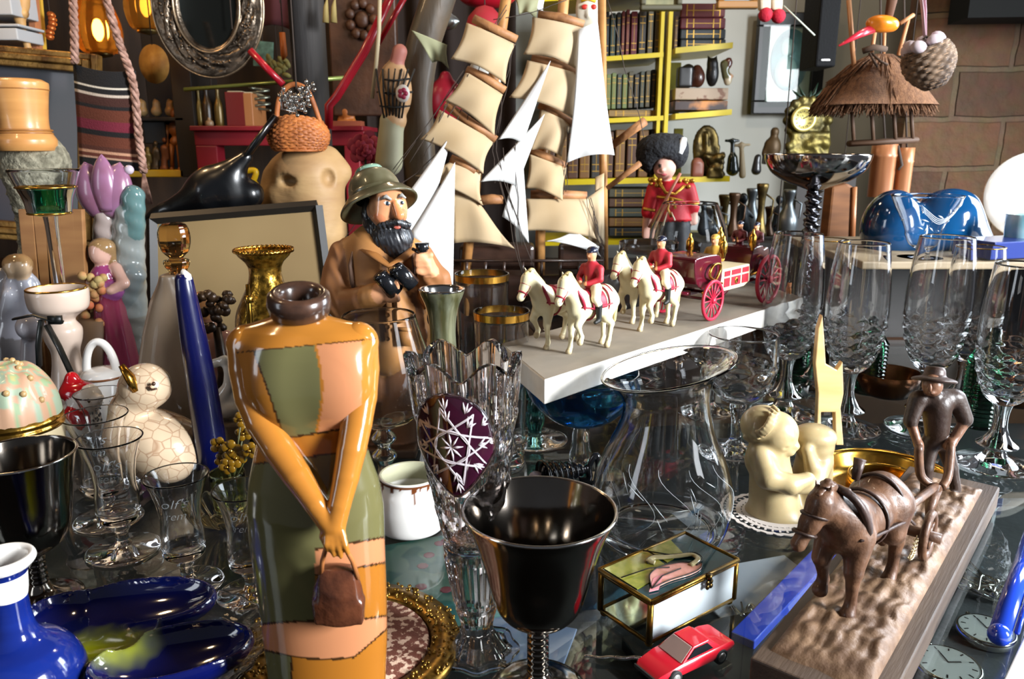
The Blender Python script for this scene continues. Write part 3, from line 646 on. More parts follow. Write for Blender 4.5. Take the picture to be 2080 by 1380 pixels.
b = MB(); b.hexa([(-.013, -.0105, .0105), (.019, -.0105, .0112), (.019, .0105, .0112), (-.013, .0105, .0105)], [(-.0015, -.0082, .0172), (.0105, -.0082, .0174), (.0105, .0082, .0174), (-.0015, .0082, .0172)])
obj('roof', b, cred, t, smooth=False, bevel=.0006)
wg = mat('tinted_window', '#16181b', .1, coat=.5); ws = mat('pale_window', '#b79c93', .2, coat=.5)
obj('windscreen', MB().hexa([(-.0125, -.0092, .0112), (-.0124, .0092, .0112), (-.0122, .0092, .0112), (-.0122, -.0092, .0112)], [(-.0028, -.0076, .0170), (-.0028, .0076, .0170), (-.0024, .0076, .0170), (-.0024, -.0076, .0170)]), ws, t, smooth=False)
for s_ in (-1, 1): obj('side_window', MB().prism([(x, s_ * (.0106 - (z - .011) * .36), z) for x, z in ((-.0085, .0122), (.0125, .0124), (.0090, .0162), (-.0012, .0162))], (0, s_, 0), .0003), wg, t, smooth=False)
for x in (-.0185, .0185):
    for s_ in (-1, 1):
        Mx = Matrix.Rotation(PI / 2 * s_, 3, 'X')
        wo = obj('wheel', MB().lathe([(.0003, .0), (.0035, .0002), (.0048, .0), (.0048, -.0035), (.0003, -.0035)], 24, (x, s_ * .0122, .0048), Matrix.Rotation(-PI / 2 * s_, 3, 'X')), mat('tyre', '#111', .7), t)
        obj('hub', MB().lathe([(.0002, .0009), (.0015, .0007), (.003, .0004), (.0031, .0)], 20, (x, s_ * .0122, .0048), Matrix.Rotation(-PI / 2 * s_, 3, 'X')), mat('wheel_grey', '#8d8a86', .35, .4), wo)
b = MB(); b.box((-.0312, 0, .0062), (.001, .018, .002)); obj('bumper', b, mat('bumper_black', '#1a1a1a', .5), t, smooth=False)
b = MB(); k0 = T(1300, 1338, .004); k1 = T(1192, 1334, .003); kp = [k0.lerp(k1, i / 30) + Vector((0, .0006 * math.sin(i * .5), 0)) for i in range(31)]
for i, p_ in enumerate(kp):
    if i < 14: b.ell(p_, (.0016, .0011, .0013), (0, 0, .4), 8, 6)
    else: b.ell(p_, (.0019, .0014, .0008), (0, .3, .4), 8, 5)
tag(obj('key_chain', b, silver), 'silver key chain lying left of the red toy car', 'chain')
# ---- white pot with drip glaze, flower box in the case
F = PX(836, .575); t = place(F, 'drip_pot', 'small white pot with brown drip glaze behind the lady vase', 'pot')
o = cr2(F.prof([(1098, 48), (1090, 58), (1062, 68), (1030, 71), (1000, 67), (978, 61), (962, 63)]), 6); o[0] = (o[0][0], 0)
cols = []
b = MB().lathe([(.0003, 0)] + o + [(o[-1][0] - .0012, o[-1][1] + .0006), (o[-1][0] - .0022, o[-1][1])] + [(r - .0025, z) for r, z in o[::-1] if z > .004] + [(.0003, .004)], 96)
zr = o[-1][1]
for v in b.v:
    a = math.atan2(v[1], v[0]); r = math.hypot(v[0], v[1]); dl = .0032 + .006 * max(0, math.sin(a * 13) * math.sin(a * 7.3 + 1)) ** 2.5 + .012 * max(0, math.sin(a * 5.1 + 2)) ** 22
    out = r > o[-1][0] - .001; f = 1 if (out and zr - dl < v[2] < zr - .0015) else 0
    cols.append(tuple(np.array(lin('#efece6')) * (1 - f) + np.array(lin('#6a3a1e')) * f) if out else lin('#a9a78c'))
b.c = cols; obj('body', b, ccol, t)
p_ = T(850, 1150, -.10)
tag(obj('floral_tin', MB().box((0, 0, -.013), (.16, .13, .026), (0, 0, .35)), mat('floral_print', '#2f8f95', .45, col2='#7fb7b4', nscale=26, ndetail=1, nlo=.45, nhi=.5), smooth=False, bevel=.003), 'turquoise floral box seen through the glass top behind the mat', 'box').location = (p_.x, p_.y, p_.z - .006)
b = MB(); random.seed(5)
for i in range(14): b.ell((random.uniform(-.07, .07), random.uniform(-.055, .055), .0002), (.006, .006, .0006), None, 8, 4)
o = obj('flower_print', b, mat('pink_print', '#c4607e', .5)); o.parent = bpy.data.objects['floral_tin']; o.rotation_euler = (0, 0, .35)
# ---- clear flared vase
F = PX(1340, .562); t = place(F, 'flared_vase', 'large clear bell shaped glass vase with etched leaves and flared rim', 'vase')
o = cr2(F.prof([(1093, 108), (1080, 122), (1040, 136), (985, 140), (930, 124), (880, 101), (835, 88), (800, 88), (775, 99), (755, 122), (747, 136)]), 7)
def vz(r, z, a): s_ = max(0, (z - .08) / .06); return (r * math.cos(a), r * math.sin(a), z + .011 * s_ * math.cos(a))
def vg(prof, n=72):
    b = MB(); k = len(prof); b.grid(lambda u, v: vz(*prof[int(round(v * (k - 1)))], u * 2 * PI), n, k, True); return b
o[0] = (o[0][0], .002)
obj('body', vg([(.0004, .0), (o[0][0] * .95, .0)] + o[:50]), glass, t)
inn = [(max(r - .0018, .0004), z) for r, z in o if z > .009]
obj('rim', vg(o[49:] + [(o[-1][0] - .0003, o[-1][1] + .001), (o[-1][0] - .0014, o[-1][1] + .001)] + inn[::-1] + [(.0004, .008)]), glass, t)
b = MB(); random.seed(9)
def onv(a, z): r = np.interp(z, [q[1] for q in o], [q[0] for q in o]) + .0003; return Vector((r * math.cos(a), r * math.sin(a), z))
for k in range(22):
    a = random.uniform(-PI, 0); z = random.uniform(.025, .06); da = random.uniform(-.28, .28); dz = random.uniform(-.012, .016)
    b.tube([onv(a, z), onv(a + da * .5, z + dz * .5), onv(a + da, z + dz)], [.0001, .0004, .0001], 5)
for k in range(5):
    a = -2.6 + k * .5; b.tube([onv(a + .25 * math.sin(i * .4), .025 + i * .004) for i in range(13)], .00012, 4)
obj('etched_leaves', b, mat('etched_soft', '#cfd6da', .5), t)
# ---- champagne glasses
def flute(label, px, y, s=1.0, cut=True, group='cut stemmed glasses on the right'):
    S = lambda l: [(a * s, b_ * s) for a, b_ in l]
    def wo(a, z, k):
        f = z / s; w = min(1, max(0, 1.6 - abs(f - .094) / .022)) if cut and k < .5 else 0
        q = abs(((a * 7 / PI + f * 170) % 2) - 1) + abs(((a * 7 / PI - f * 170) % 2) - 1) - 1
        return 1 + .055 * w * q
    return stemglass('stemmed_glass', label, 'glass', PX(px, y).o, S([(.0085, .062), (.0165, .0685), (.0235, .082), (.0285, .104), (.0302, .13), (.0288, .16), (.0262, .182), (.0243, .196)]),
        S([(.011, .0105), (.0085, .0165), (.0150, .0195), (.0185, .0215), (.0125, .027), (.0072, .037), (.0062, .048), (.0070, .056), (.0085, .062)]),
        S([(.0355, .0012), (.035, .0022), (.026, .0042), (.017, .0072), (.011, .0105)]), glass, .0017 * s, 98, group, wobo=wo, inner_floor=.073 * s, smooth=9)
flute('tall stemmed glass nearest the right edge, beside the ploughman', 2018, .70, 1.0)
flute('tall stemmed glass directly behind the ploughman hat', 1872, .80, 1.07)
flute('tall stemmed glass behind the pale wooden strip', 1714, .80, 1.04)
flute('tall stemmed glass at the right end of the white board', 1590, .85, 1.06)
t_ = flute('shorter stemmed glass in the second row between two tall ones', 1650, .93, .98); obj('gold_rim', MB().tube([(.0240 * math.cos(a), .0240 * math.sin(a), .1922) for a in np.linspace(0, 2 * PI, 60)], .0006, 6), goldline, t_)
t_ = flute('stemmed glass in the second row seen left of the rightmost', 1945, .86, .98); obj('gold_rim', MB().tube([(.0240 * math.cos(a), .0240 * math.sin(a), .1922) for a in np.linspace(0, 2 * PI, 60)], .0006, 6), goldline, t_)
def wine(label, px, y, s, m=glass):
    S = lambda l: [(a * s, b_ * s) for a, b_ in l]
    wo = lambda a, z, k: 1 + (.045 * (abs(((a * 5 / PI + z / s * 90) % 2) - 1) + abs(((a * 5 / PI - z / s * 90) % 2) - 1) - 1) if .062 < z / s < .1 and k < .5 else 0)
    return stemglass('wine_glass', label, 'glass', PX(px, y).o, S([(.008, .055), (.020, .060), (.031, .072), (.037, .09), (.0375, .11), (.036, .13)]),
        S([(.010, .008), (.006, .015), (.0055, .03), (.0075, .046), (.009, .051), (.008, .055)]), S([(.033, .001), (.0325, .002), (.02, .004), (.010, .008)]), m, .0018 * s, 100, wobo=wo, inner_floor=.063 * s, smooth=9)
wine('cut wine glass half under the white board, right of the clear vase', 1492, .735, .94)
wine('small wine glass behind the clear vase, foot in shadow', 1440, .86, .85)
# ---- blue glass stemware under the board
blue = mat('blue_glass', '#6cb8f2', 0, trans=1, ior=1.45); teal = glassm('teal_glass', '#57b9bd'); amberg = glassm('straw_glass', '#e8d9a2')
def coupe(label, px, y, zt, rr, m, ms=None):
    return stemglass('coupe_glass', label, 'glass', PX(px, y).o, [(.006, zt * .52), (rr * .5, zt * .58), (rr * .85, zt * .74), (rr, zt * .9), (rr * .98, zt)],
        [(.008, .006), (.007, .012), (.0105, .022), (.0085, zt * .35), (.008, zt * .45), (.006, zt * .52)], [(rr * .78, .001), (rr * .76, .002), (.018, .0035), (.008, .006)], m, .0014, 56, wob=None, mats=ms)
coupe('bright blue coupe glass on a clear twisted stem under the white board', 1178, .665, .1035, .052, blue, {'stem': glass, 'foot': glass})
coupe('teal coupe glass with clear foot behind the crystal vase', 1086, .765, .088, .044, teal, {'foot': glass})
coupe('straw tinted coupe glass under the white board behind the blue one', 1240, .90, .09, .045, amberg)
coupe('clear coupe glass standing behind the blue stemmed one', 1128, .99, .10, .045, glass)
# ---- tumblers, snifter, trumpet vase
def tumbler(label, px, y, ztop, r0, r1, band=True):
    t = stemglass('tumbler', label, 'glass', PX(px, y).o, [(r0, .001), (r0 * 1.02, .004), ((r0 + r1) / 2, ztop * .5), (r1, ztop)], None, None, glass_w, .0012, 48, inner_floor=.008)
    if band: obj('gold_band', MB().lathe([(r1 * .999 + .0003, ztop), (r1 * .985 + .0003, ztop - .0065)], 48), goldline, t)
    return t
tumbler('gold banded tumbler in front of the lead white horse', 1020, .70, P(1020, 632, .70).z, .021, .0262)
tumbler('gold rimmed tumbler just right of the fisherman figure', 982, .80, P(982, 556, .80).z, .024, .0285)
tumbler('clear tumbler standing behind the red coated rider', 1306, .98, P(1322, 492, .98).z, .03, .0375, False)
F = PX(786, .60)
stemglass('snifter', 'clear brandy snifter in front of the bearded fisherman figure', 'glass', F.o, F.prof([(862, 20), (850, 62), (800, 100), (745, 104), (690, 88), (640, 74)]),
    F.prof([(985, 20), (945, 14), (925, 26), (908, 13), (890, 26), (872, 14), (862, 20)]), F.prof([(1040, 62), (1034, 60), (1010, 36), (985, 20)]), glass_w, .0013, 48, inner_floor=F.prof([(850, 1)])[0][1])
F = PX(1384, 1.05)
stemglass('snifter', 'clear brandy snifter standing behind the red carriage', 'glass', F.o, F.prof([(560, 12), (548, 50), (510, 76), (470, 76), (435, 64), (412, 55)]),
    F.prof([(742, 20), (725, 8), (620, 8), (575, 9), (560, 12)]), F.prof([(754, 60), (751, 58), (742, 20)]), glass_w, .0012, 48)
F = PX(906, .66); t = place(F, 'trumpet_vase', 'slender silver green trumpet vase behind the crystal vase', 'vase')
o = cr2(F.prof([(980, 40), (940, 36), (860, 36), (760, 32), (700, 27), (660, 27), (625, 33), (600, 43), (590, 46)]), 6); o[0] = (o[0][0], 0)
tvm = mat('lustre_glaze', '#a9ac8e', .18, .75, col2='#6b6a44', nscale=22, stretch=(6, 6, .4))
obj('body', MB().lathe([(.0003, 0)] + o, 48), tvm, t)
obj('rim', MB().lathe(cr2([(o[-1][0], o[-1][1]), (o[-1][0] + .0006, o[-1][1] + .0012), (o[-1][0] - .0012, o[-1][1] + .001), (o[-1][0] * .75, o[-1][1] - .01), (o[-1][0] * .5, o[-1][1] - .035), (.0005, .03)], 4), 48), silver, t)
# ---- brass dish, doily
F = PX(1795, .63); t = place(F, 'brass_dish', 'wide brass dish with a raised ring behind the plough horse', 'dish')
obj('basin', MB().lathe(cr2([(.0004, 0), (.035, .0), (.05, .006), (.056, .021), (.0565, .022), (.053, .020), (.047, .007), (.033, .003), (.0004, .003)], 4), 72), brass, t)
obj('ring', MB().lathe(cr2([(.029, .003), (.0285, .017), (.030, .019), (.0315, .017), (.032, .003)], 3), 60), brass, t)
p_ = T(1572, 1045); t = thing('doily', 'white paper lace doily under the cream children figurine', 'doily', (p_.x, p_.y, .0))
b = MB()
n = 24
for ring_, (r0, r1) in enumerate(((.0005, .026), (.027, .031), (.0345, .038))): b.lathe([(r0, .0012), (r1, .0014), (r1, .0006), (r0, .0006)], 96, wob=(lambda a, z: 1 + .05 * abs(math.cos(14 * a))) if ring_ == 2 else None)
for k in range(36):
    a = 2 * PI * k / 36
    for r in (.0265, .0325): b.box((r * math.cos(a), r * math.sin(a), .001), (.0032, .0016, .0006), (0, 0, a))
obj('lace', b, mat('paper_lace', '#d9cfc6', .8), t, smooth=False)
# ---- things on the case shelf seen through the glass
def watch(label, px, py, r):
    p_ = T(px, py, -.10); p_ = T(px, py, -.127); t = thing('pocket_watch', label, 'watch', (p_.x, p_.y, -.134), 0)
    obj('case', MB().lathe(cr2([(.0005, 0), (r * .9, 0), (r * 1.05, .005), (r, .009), (r * .93, .0095)], 4), 56), silver, t)
    d = obj('dial', MB().lathe([(.0003, .0085), (r * .93, .0085)], 48), mat('dial_white', '#e6e6e2', .3), t)
    b = MB()
    for k in range(12): a = k * PI / 6; b.box((r * .76 * math.cos(a), r * .76 * math.sin(a), .0088), (r * .16, r * .045, .0004), (0, 0, a))
    obj('hour_marks', b, mat('dial_black', '#1a1a1c', .4), d)
    b = MB(); b.box((r * .2, 0, .0093), (r * .45, r * .05, .0004)); b.box((0, r * .3, .0094), (r * .04, r * .65, .0004)); obj('hands', b, mat('dial_black', '#111'), d)
    obj('crystal', MB().lathe([(r * .93, .0096), (r * .6, .0108), (.0003, .0113)], 40), glass_w, t)
    obj('crown', MB().tube([(0, r * 1.0, .005), (0, r * 1.22, .005)], r * .12, 10), silver, t)
watch('silver pocket watch lying in the case right of the plank', 2003, 1282, .024); watch('white faced pocket watch cut by the plank at lower right', 1925, 1352, .026)
def slab(name, label, cat, px, py, size, rot, m):
    p_ = T(px, py, -.125); o = obj(name, MB().box((0, 0, 0), size), m, smooth=False, bevel=.001); o.location = (p_.x, p_.y, -.1334 + size[2] / 2); o.rotation_euler = (0, 0, rot); return tag(o, label, cat)
slab('blue_case', 'blue glass-like box in the case left of the plough plank', 'box', 1616, 1200, (.24, .022, .02), .85, mat('cobalt_plastic', '#2340b8', .15, coat=.7))
slab('paper_card', 'pale card lying in the case behind the swan box', 'card', 1545, 1185, (.13, .10, .002), .3, mat('pale_card', '#b9b9c8', .6))
slab('paper_card', 'pale blue card lying in the case below the silver goblet', 'card', 1045, 1290, (.10, .07, .002), -.3, mat('blue_card', '#8ea3d0', .6))
slab('jewel_box', 'dark jewellery box in the case under the white cards', 'box', 1480, 1330, (.16, .09, .012), .3, mat('jewel_black', '#0f1012', .4))
# ---- blue pen and white paper corner
a_, b_ = T(2030, 1290, .012), T(2100, 1080, .012)
t = thing('ballpoint_pen', 'shiny blue pen slanting at the right edge', 'pen', a_); d_ = b_ - a_
pb = mat('pen_blue', '#1f3fb0', .15, coat=.8)
obj('barrel', MB().tube([(0, 0, 0), tuple(d_)], .0062, 20), pb, t)
obj('cap_end', MB().ell((0, 0, 0), .0067), pb, t)
obj('clip', MB().tube([tuple(d_.normalized() * .004 + Vector((.0075, -.004, .002))), tuple(d_ * .5 + Vector((.0075, -.004, .002)))], .0014, 8), pb, t)
p_ = T(2085, 1350); tag(obj('notepad', MB().box((0, 0, .004), (.07, .10, .008), (0, 0, -.75)), mat('pad_white', '#e4e2df', .7), smooth=False, bevel=.0008), 'white notepad corner at the lower right edge', 'notepad').location = (p_.x + .022, p_.y - .02, 0)

random.seed(51)
for i, (px, py, lb) in enumerate(((1985, 1190, 'tangle of silver jewellery in the case below the tall glass foot'), (1545, 1265, 'tangle of silver chain in the case between the swan box and plank'))):
    p_ = T(px, py, -.128); b = MB(); pts = [Vector((random.gauss(0, .014), random.gauss(0, .018), .003 + .006 * random.random())) for k in range(34)]; b.tube(cr(pts, 5), .0014, 6)
    for k in range(10): b.ell(random.choice(pts) + Vector((0, 0, .003)), (.004, .003, .003), (random.random(), random.random(), 0), 8, 6)
    o = tag(obj('silver_jewellery', b, silver), lb, 'jewellery'); o.location = (p_.x, p_.y, -.1335)
def fine(F): return F.m
# ---------------------------------------------------------------- bearded fisherman
F = PX(775, .74); t = place(F, 'fisherman_figure', 'painted bearded fisherman figure with rain hat, pipe and binoculars', 'figurine')
SK = '#c48a62'; CO = '#a87440'; CD = '#8a5a34'; BR = '#5a3a26'
pr = [F.c(772, 520, 66, 782, 690, 72, 0, col=CO, k=14), F.c(715, 520, 34, 840, 525, 36, 0, col=CO, k=16), F.c(775, 500, 30, 778, 540, 40, -10, col=CO),
      F.b(842, 640, 22, 70, 20, -22, (0, R(-6), 0), col=CO, k=10), F.b(722, 640, 22, 60, 20, -20, col=CO, k=10),
      F.c(760, 700, 44, 752, 890, 38, 5, col='#7a4f30', k=8), F.c(815, 700, 44, 812, 890, 38, 5, col='#7a4f30', k=8), F.b(782, 902, 70, 10, 60, 0, col='#4a3526', k=6)]
pr = [q for q in pr]
pr += F.chain([(703, 525, 36, 0), (688, 575, 33, -18), (696, 618, 29, -46), (735, 610, 23, -80), (756, 604, 21, -92)], CD, k=8)
pr += F.chain([(848, 530, 34, 0), (884, 575, 30, -18), (880, 600, 26, -40), (872, 560, 22, -66)], CD, k=8)
pr += F.chain([(752, 604, 23, -92), (760, 602, 24, -94)], CO, k=4)
pr += [F.c(766, 600, 19, 792, 588, 17, -100, col=SK, k=5)] + [F.c(790, 578 + i * 10, 7.5, 806, 574 + i * 11, 6.5, -112, -118, col=SK, k=2) for i in range(4)] + [F.c(780, 580, 7, 796, 572, 6, -116, col=SK, k=2)]
pr += [F.c(872, 552, 18, 862, 528, 17, -72, col=SK, k=5)] + [F.c(872, 520 + i * 11, 7.5, 848, 518 + i * 11, 6.5, -88, -94, col=SK, k=2) for i in range(4)] + [F.c(856, 520, 7, 846, 508, 6, -92, col=SK, k=2)]
# creases in the coat
pr += [F.c(780, 530, 4, 776, 690, 5, -70, -78, col='#5f3d22', op='-', k=4), F.c(845, 600, 4, 862, 700, 4, -44, col='#5f3d22', op='-', k=4), F.c(700, 600, 3, 722, 590, 3, -58, col='#6a4426', op='-', k=3)]
obj('body', flatz(sdf(pr, .0017, 5 * F.m, lambda G: .0007 * np.sin(G[..., 2] * 330 + 170 * G[..., 0] + 2 * np.sin(G[..., 0] * 210)) * (np.abs(G[..., 0]) > .028) * (G[..., 2] > .10))), ccolm, t)
st = MB(); F.tube(st, [(722, 500, -36), (712, 540, -50), (716, 575, -52), (724, 600, -45)], 9, 8, flat=.5); F.tube(st, [(838, 505, -32), (842, 545, -42), (836, 580, -45)], 9, 8, flat=.5)
cl_ = MB(); F.tube(cl_, [(738, 506, -50), (762, 520, -74), (790, 540, -86), (818, 526, -74), (840, 506, -46)], [9, 12, 9, 12, 9], 8, flat=.4); F.tube(cl_, [(792, 540, -82), (800, 600, -80), (806, 690, -82)], [4, 5, 5], 6); F.tube(cl_, [(736, 596, -88), (742, 612, -84), (738, 628, -70)], [8, 9, 8], 8)
obj('coat_collar', cl_, mat('coat_tan_dark', '#8a5a2c', .55), t); cl_ = MB()
for yy_ in (556, 640, 664, 688): cl_.ell(F.p(788, yy_, -84), 4.5 * F.m, None, 8, 6)
for xx_ in (740, 826): cl_.box(F.p(xx_, 668, -70), (36 * F.m, 6 * F.m, 7 * F.m)); cl_.box(F.p(xx_, 686, -70), (32 * F.m, 5 * F.m, 30 * F.m))
obj('coat_buttons', cl_, mat('coat_pocket', '#94622f', .55), t)
obj('backpack_straps', st, mat('strap_brown', '#5a4030', .6), t)
hd = [F.e(788, 425, 36, 46, 40, -22, col=SK), F.c(802, 415, 6, 811, 437, 10, -58, -62, col='#c07a4e', k=5), F.e(776, 440, 14, 12, 10, -52, col='#c97f58', k=8), F.e(817, 438, 9, 11, 9, -46, col='#c97f58', k=8), F.e(792, 398, 26, 10, 12, -46, col=SK, k=8), F.e(790, 480, 22, 16, 22, -20, col=SK)]
hd += [F.e(785, 414, 7, 4.5, 4, -57, col='#f0ece4', k=1), F.e(815, 412, 6, 4.5, 4, -51, col='#f0ece4', k=1), F.e(787, 414, 3, 3.6, 3, -60, col='#22303c', k=1), F.e(817, 412, 2.8, 3.6, 3, -54, col='#22303c', k=1), F.e(806, 462, 8, 4, 5, -60, col='#b0584a', k=2), F.e(752, 430, 8, 14, 8, -25, col=SK, k=4)]
ho = obj('head', sdf(hd, .0011, 4 * F.m, smooth=1), ccol, t)
bl = mat('painted_black_hair', '#17181b', .35, coat=.3, col2='#2c2d31', nscale=90)
def strand(G): return .0007 * np.sin(G[..., 0] * 1500 + 500 * G[..., 2]) * np.cos(G[..., 1] * 900)
bd = [F.e(796, 485, 40, 34, 34, -34), F.e(800, 505, 28, 22, 24, -40), F.e(766, 470, 22, 34, 26, -22), F.e(748, 440, 12, 34, 18, -14), F.c(806, 452, 7, 776, 458, 8, -62, -54), F.c(810, 452, 7, 828, 458, 7, -60, -48), F.e(755, 480, 20, 26, 20, -5)]
bm_ = bd + [F.e(806, 464, 9, 5, 9, -70, op='-', k=2)]
obj('beard', sdf(bm_, .0011, 4 * F.m, strand, 0), bl, ho)
br = MB()
for x0, x1, yy, d in ((774, 795, 401, -60), (808, 824, 398, -55)): F.tube(br, [(x0, yy + 4, d), ((x0 + x1) / 2, yy - 2, d - 2), (x1, yy + 5, d)], [2, 4, 2], 6)
obj('eyebrows', br, mat('grey_brow', '#8f8d88', .5), ho)
hm = mat('olive_hat', '#3f3a26', .35, coat=.4, col2='#6a6650', nscale=30, nlo=.4, nhi=.8)
tilt = R(-20); Mh = Matrix.Rotation(tilt, 3, 'Y') @ Matrix.Rotation(R(-26), 3, 'X'); hc = Vector(F.p(764, 398, 0)); u = F.m
hat = MB().lathe([(r * u, z * u) for r, z in cr2([(36, -4), (50, -14), (63, -24), (68, -23), (65, -16), (54, -2), (50, 6), (47, 22), (39, 38), (25, 46), (.3, 48)], 4)], 48, hc, Mh, wob=lambda a, z: 1 + (.10 * math.cos(2 * a) if z < 0 else 0))
ht = obj('hat', hat, hm, t); b = MB().lathe([(r * u, z * u) for r, z in ((26, 45), (28, 49), (26, 54), (.3, 55))], 32, hc, Mh); obj('hat_button', b, mat('hat_grey_green', '#6f8a78', .2, coat=.6), ht)
bk = mat('gloss_black', '#141518', .18, coat=.6)
b = MB()
for dx, dy in ((772, 560), (805, 545)):
    F.tube(b, [(dx, dy, -120), (dx + 14, dy + 14, -116), (dx + 30, dy + 34, -108)], [13, 15, 17], 16)
    F.tube(b, [(dx - 3, dy - 4, -121), (dx, dy, -120)], [11, 15], 16)
b.ell(F.p(797, 568, -112), 12 * F.m); obj('binoculars', b, bk, t)
b = MB(); F.tube(b, [(838, 506, -92), (850, 512, -98), (868, 500, -98)], [3, 4, 6], 8); F.tube(b, [(858, 512, -98), (857, 494, -98)], [9, 13], 14); obj('pipe', b, bk, t)
# ---------------------------------------------------------------- horses
def horse(s, neck=(.64, 1.10), head=(.80, .86), draft=0, legs=None, hy=0, ear=1, col='#d8cda6', cold='#c9bb90'):
    w_ = 1 + .10 * draft; L_ = legs or {}; ny = hy * .45
    pr = [('e', (.26, 0, .73), (.23, .17 * w_, .235), None, {}), ('e', (-.02, 0, .70), (.36, .19 * w_, .215), None, {}), ('e', (-.33, 0, .75), (.23, .185 * w_, .23), None, {}),
          ('c', (.32, 0, .80), (neck[0], ny, neck[1]), .17 * w_, .10, {}), ('c', (.30, 0, .90), (neck[0] - .05, ny, neck[1] + .06), .08, .06, {}),
          ('c', (neck[0] + .02, ny, neck[1] + .02), ((neck[0] + head[0]) / 2, (ny + hy) / 2, (neck[1] + head[1]) / 2), .09, .078, {'k': .05}), ('c', ((neck[0] + head[0]) / 2, (ny + hy) / 2, (neck[1] + head[1]) / 2), (head[0], hy, head[1]), .074, .052, {'k': .04}),
          ('e', (head[0] + .01, hy, head[1] - .01), (.055, .05, .055), None, {'k': .04}), ('e', (neck[0] + .01, ny, neck[1] - .03), (.085, .075, .09), None, {'k': .05})]
    for sy in (-1, 1):
        pr += [('c', (neck[0] - .03, ny + sy * .05, neck[1] + .08), (neck[0] - .02 + .03 * ear, ny + sy * .062, neck[1] + .175), .028, .008, {'k': .02}),
               ('e', ((neck[0] * .55 + head[0] * .45), (ny * .55 + hy * .45) + sy * .068, neck[1] * .55 + head[1] * .45 + .03), (.016, .012, .014), None, {'k': .006, 'col': '#241812'}),
               ('e', (head[0] + .035, hy + sy * .03, head[1] + .005), (.012, .01, .012), None, {'k': .006, 'col': '#6a5140'})]
        for nm, x0 in (('f', .27), ('h', -.36)):
            kx, fx, lift = L_.get(nm + ('l' if sy > 0 else 'r'), (0, 0, 0)); y = sy * .105 * w_
            lr = 1 + .25 * draft
            if nm == 'f':
                pr += [('c', (x0, y * .9, .66), (x0 + kx, y, .38 + lift * .5), .10 * lr, .058 * lr, {'k': .05}), ('c', (x0 + kx, y, .38 + lift * .5), (x0 + fx, y, .10 + lift), .05 * lr, .032 * lr, {'k': .03}), ('c', (x0 + fx, y, .10 + lift), (x0 + fx + .025, y, .045 + lift), .036 * lr, .042 * lr, {'k': .03}),
                       ('c', (x0 + fx + .03, y, .035 + lift), (x0 + fx + .04, y, .02 + lift), .045 * lr, .052 * lr, {'k': .015, 'col': '#b9a884' if not draft else col})]
            else:
                pr += [('c', (x0, y * .8, .72), (x0 + .06 + kx, y, .50), .16 * w_, .09 * lr, {'k': .06}), ('c', (x0 + .06 + kx, y, .50), (x0 - .09 + kx, y, .36 + lift * .5), .085 * lr, .05 * lr, {'k': .04}), ('c', (x0 - .09 + kx, y, .36 + lift * .5), (x0 - .05 + fx, y, .10 + lift), .048 * lr, .034 * lr, {'k': .03}), ('c', (x0 - .05 + fx, y, .10 + lift), (x0 - .02 + fx, y, .045 + lift), .036 * lr, .042 * lr, {'k': .03}),
                       ('c', (x0 - .015 + fx, y, .035 + lift), (x0 - .005 + fx, y, .02 + lift), .045 * lr, .052 * lr, {'k': .015, 'col': '#b9a884' if not draft else col})]
    for p in pr:
        if 'col' not in p[-1]: p[-1]['col'] = col
    mane = [('c', (.32, 0, 1.0), (neck[0] - .08, ny, neck[1] + .11), .045, .05, {}), ('c', (neck[0] - .06, ny, neck[1] + .12), (neck[0] + .06, ny, neck[1] + .09), .045, .03, {})]
    tail = [('c', (-.54, 0, .82), (-.62, 0, .70), .05, .06, {}), ('c', (-.62, 0, .70), (-.62, 0, .36), .065, .03, {})]
    return mv(pr, s), mv(mane, s), mv(tail, s)
def hoop(b, x, s, ry, rz, zc, tilt=0, r=.014, a0=0, a1=2 * PI, n=28, flat=.35):
    full = abs(a1 - a0 - 2 * PI) < .01; pts = []
    for i in range(n if full else n + 1):
        a = a0 + (a1 - a0) * i / n; z = rz * math.cos(a); pts.append((s * (x + tilt * z), s * ry * math.sin(a), s * (zc + z)))
    b.tube(pts, r * s, 6, full, flat=1)
ivory = mat('ivory_horse', '#d9cfa8', .32, coat=.25, attr=True); har = mat('harness_red', '#8e1c30', .4)
hs = .058; Z_ = .125
TW = lambda px, py: T(px, py, Z_)
fa, ra = TW(1445, 652), TW(1556, 617); HD = math.atan2(fa.y - ra.y, fa.x - ra.x)
l1 = {'fl': (.06, .03, .0), 'fr': (.14, .02, .16), 'hl': (.0, -.04, 0), 'hr': (.06, .08, .03)}; l2 = {'fr': (.04, .06, .0), 'fl': (.16, .06, .18), 'hr': (-.02, -.08, 0), 'hl': (.05, .06, .02)}
grp = 'white horses drawing the carriage'
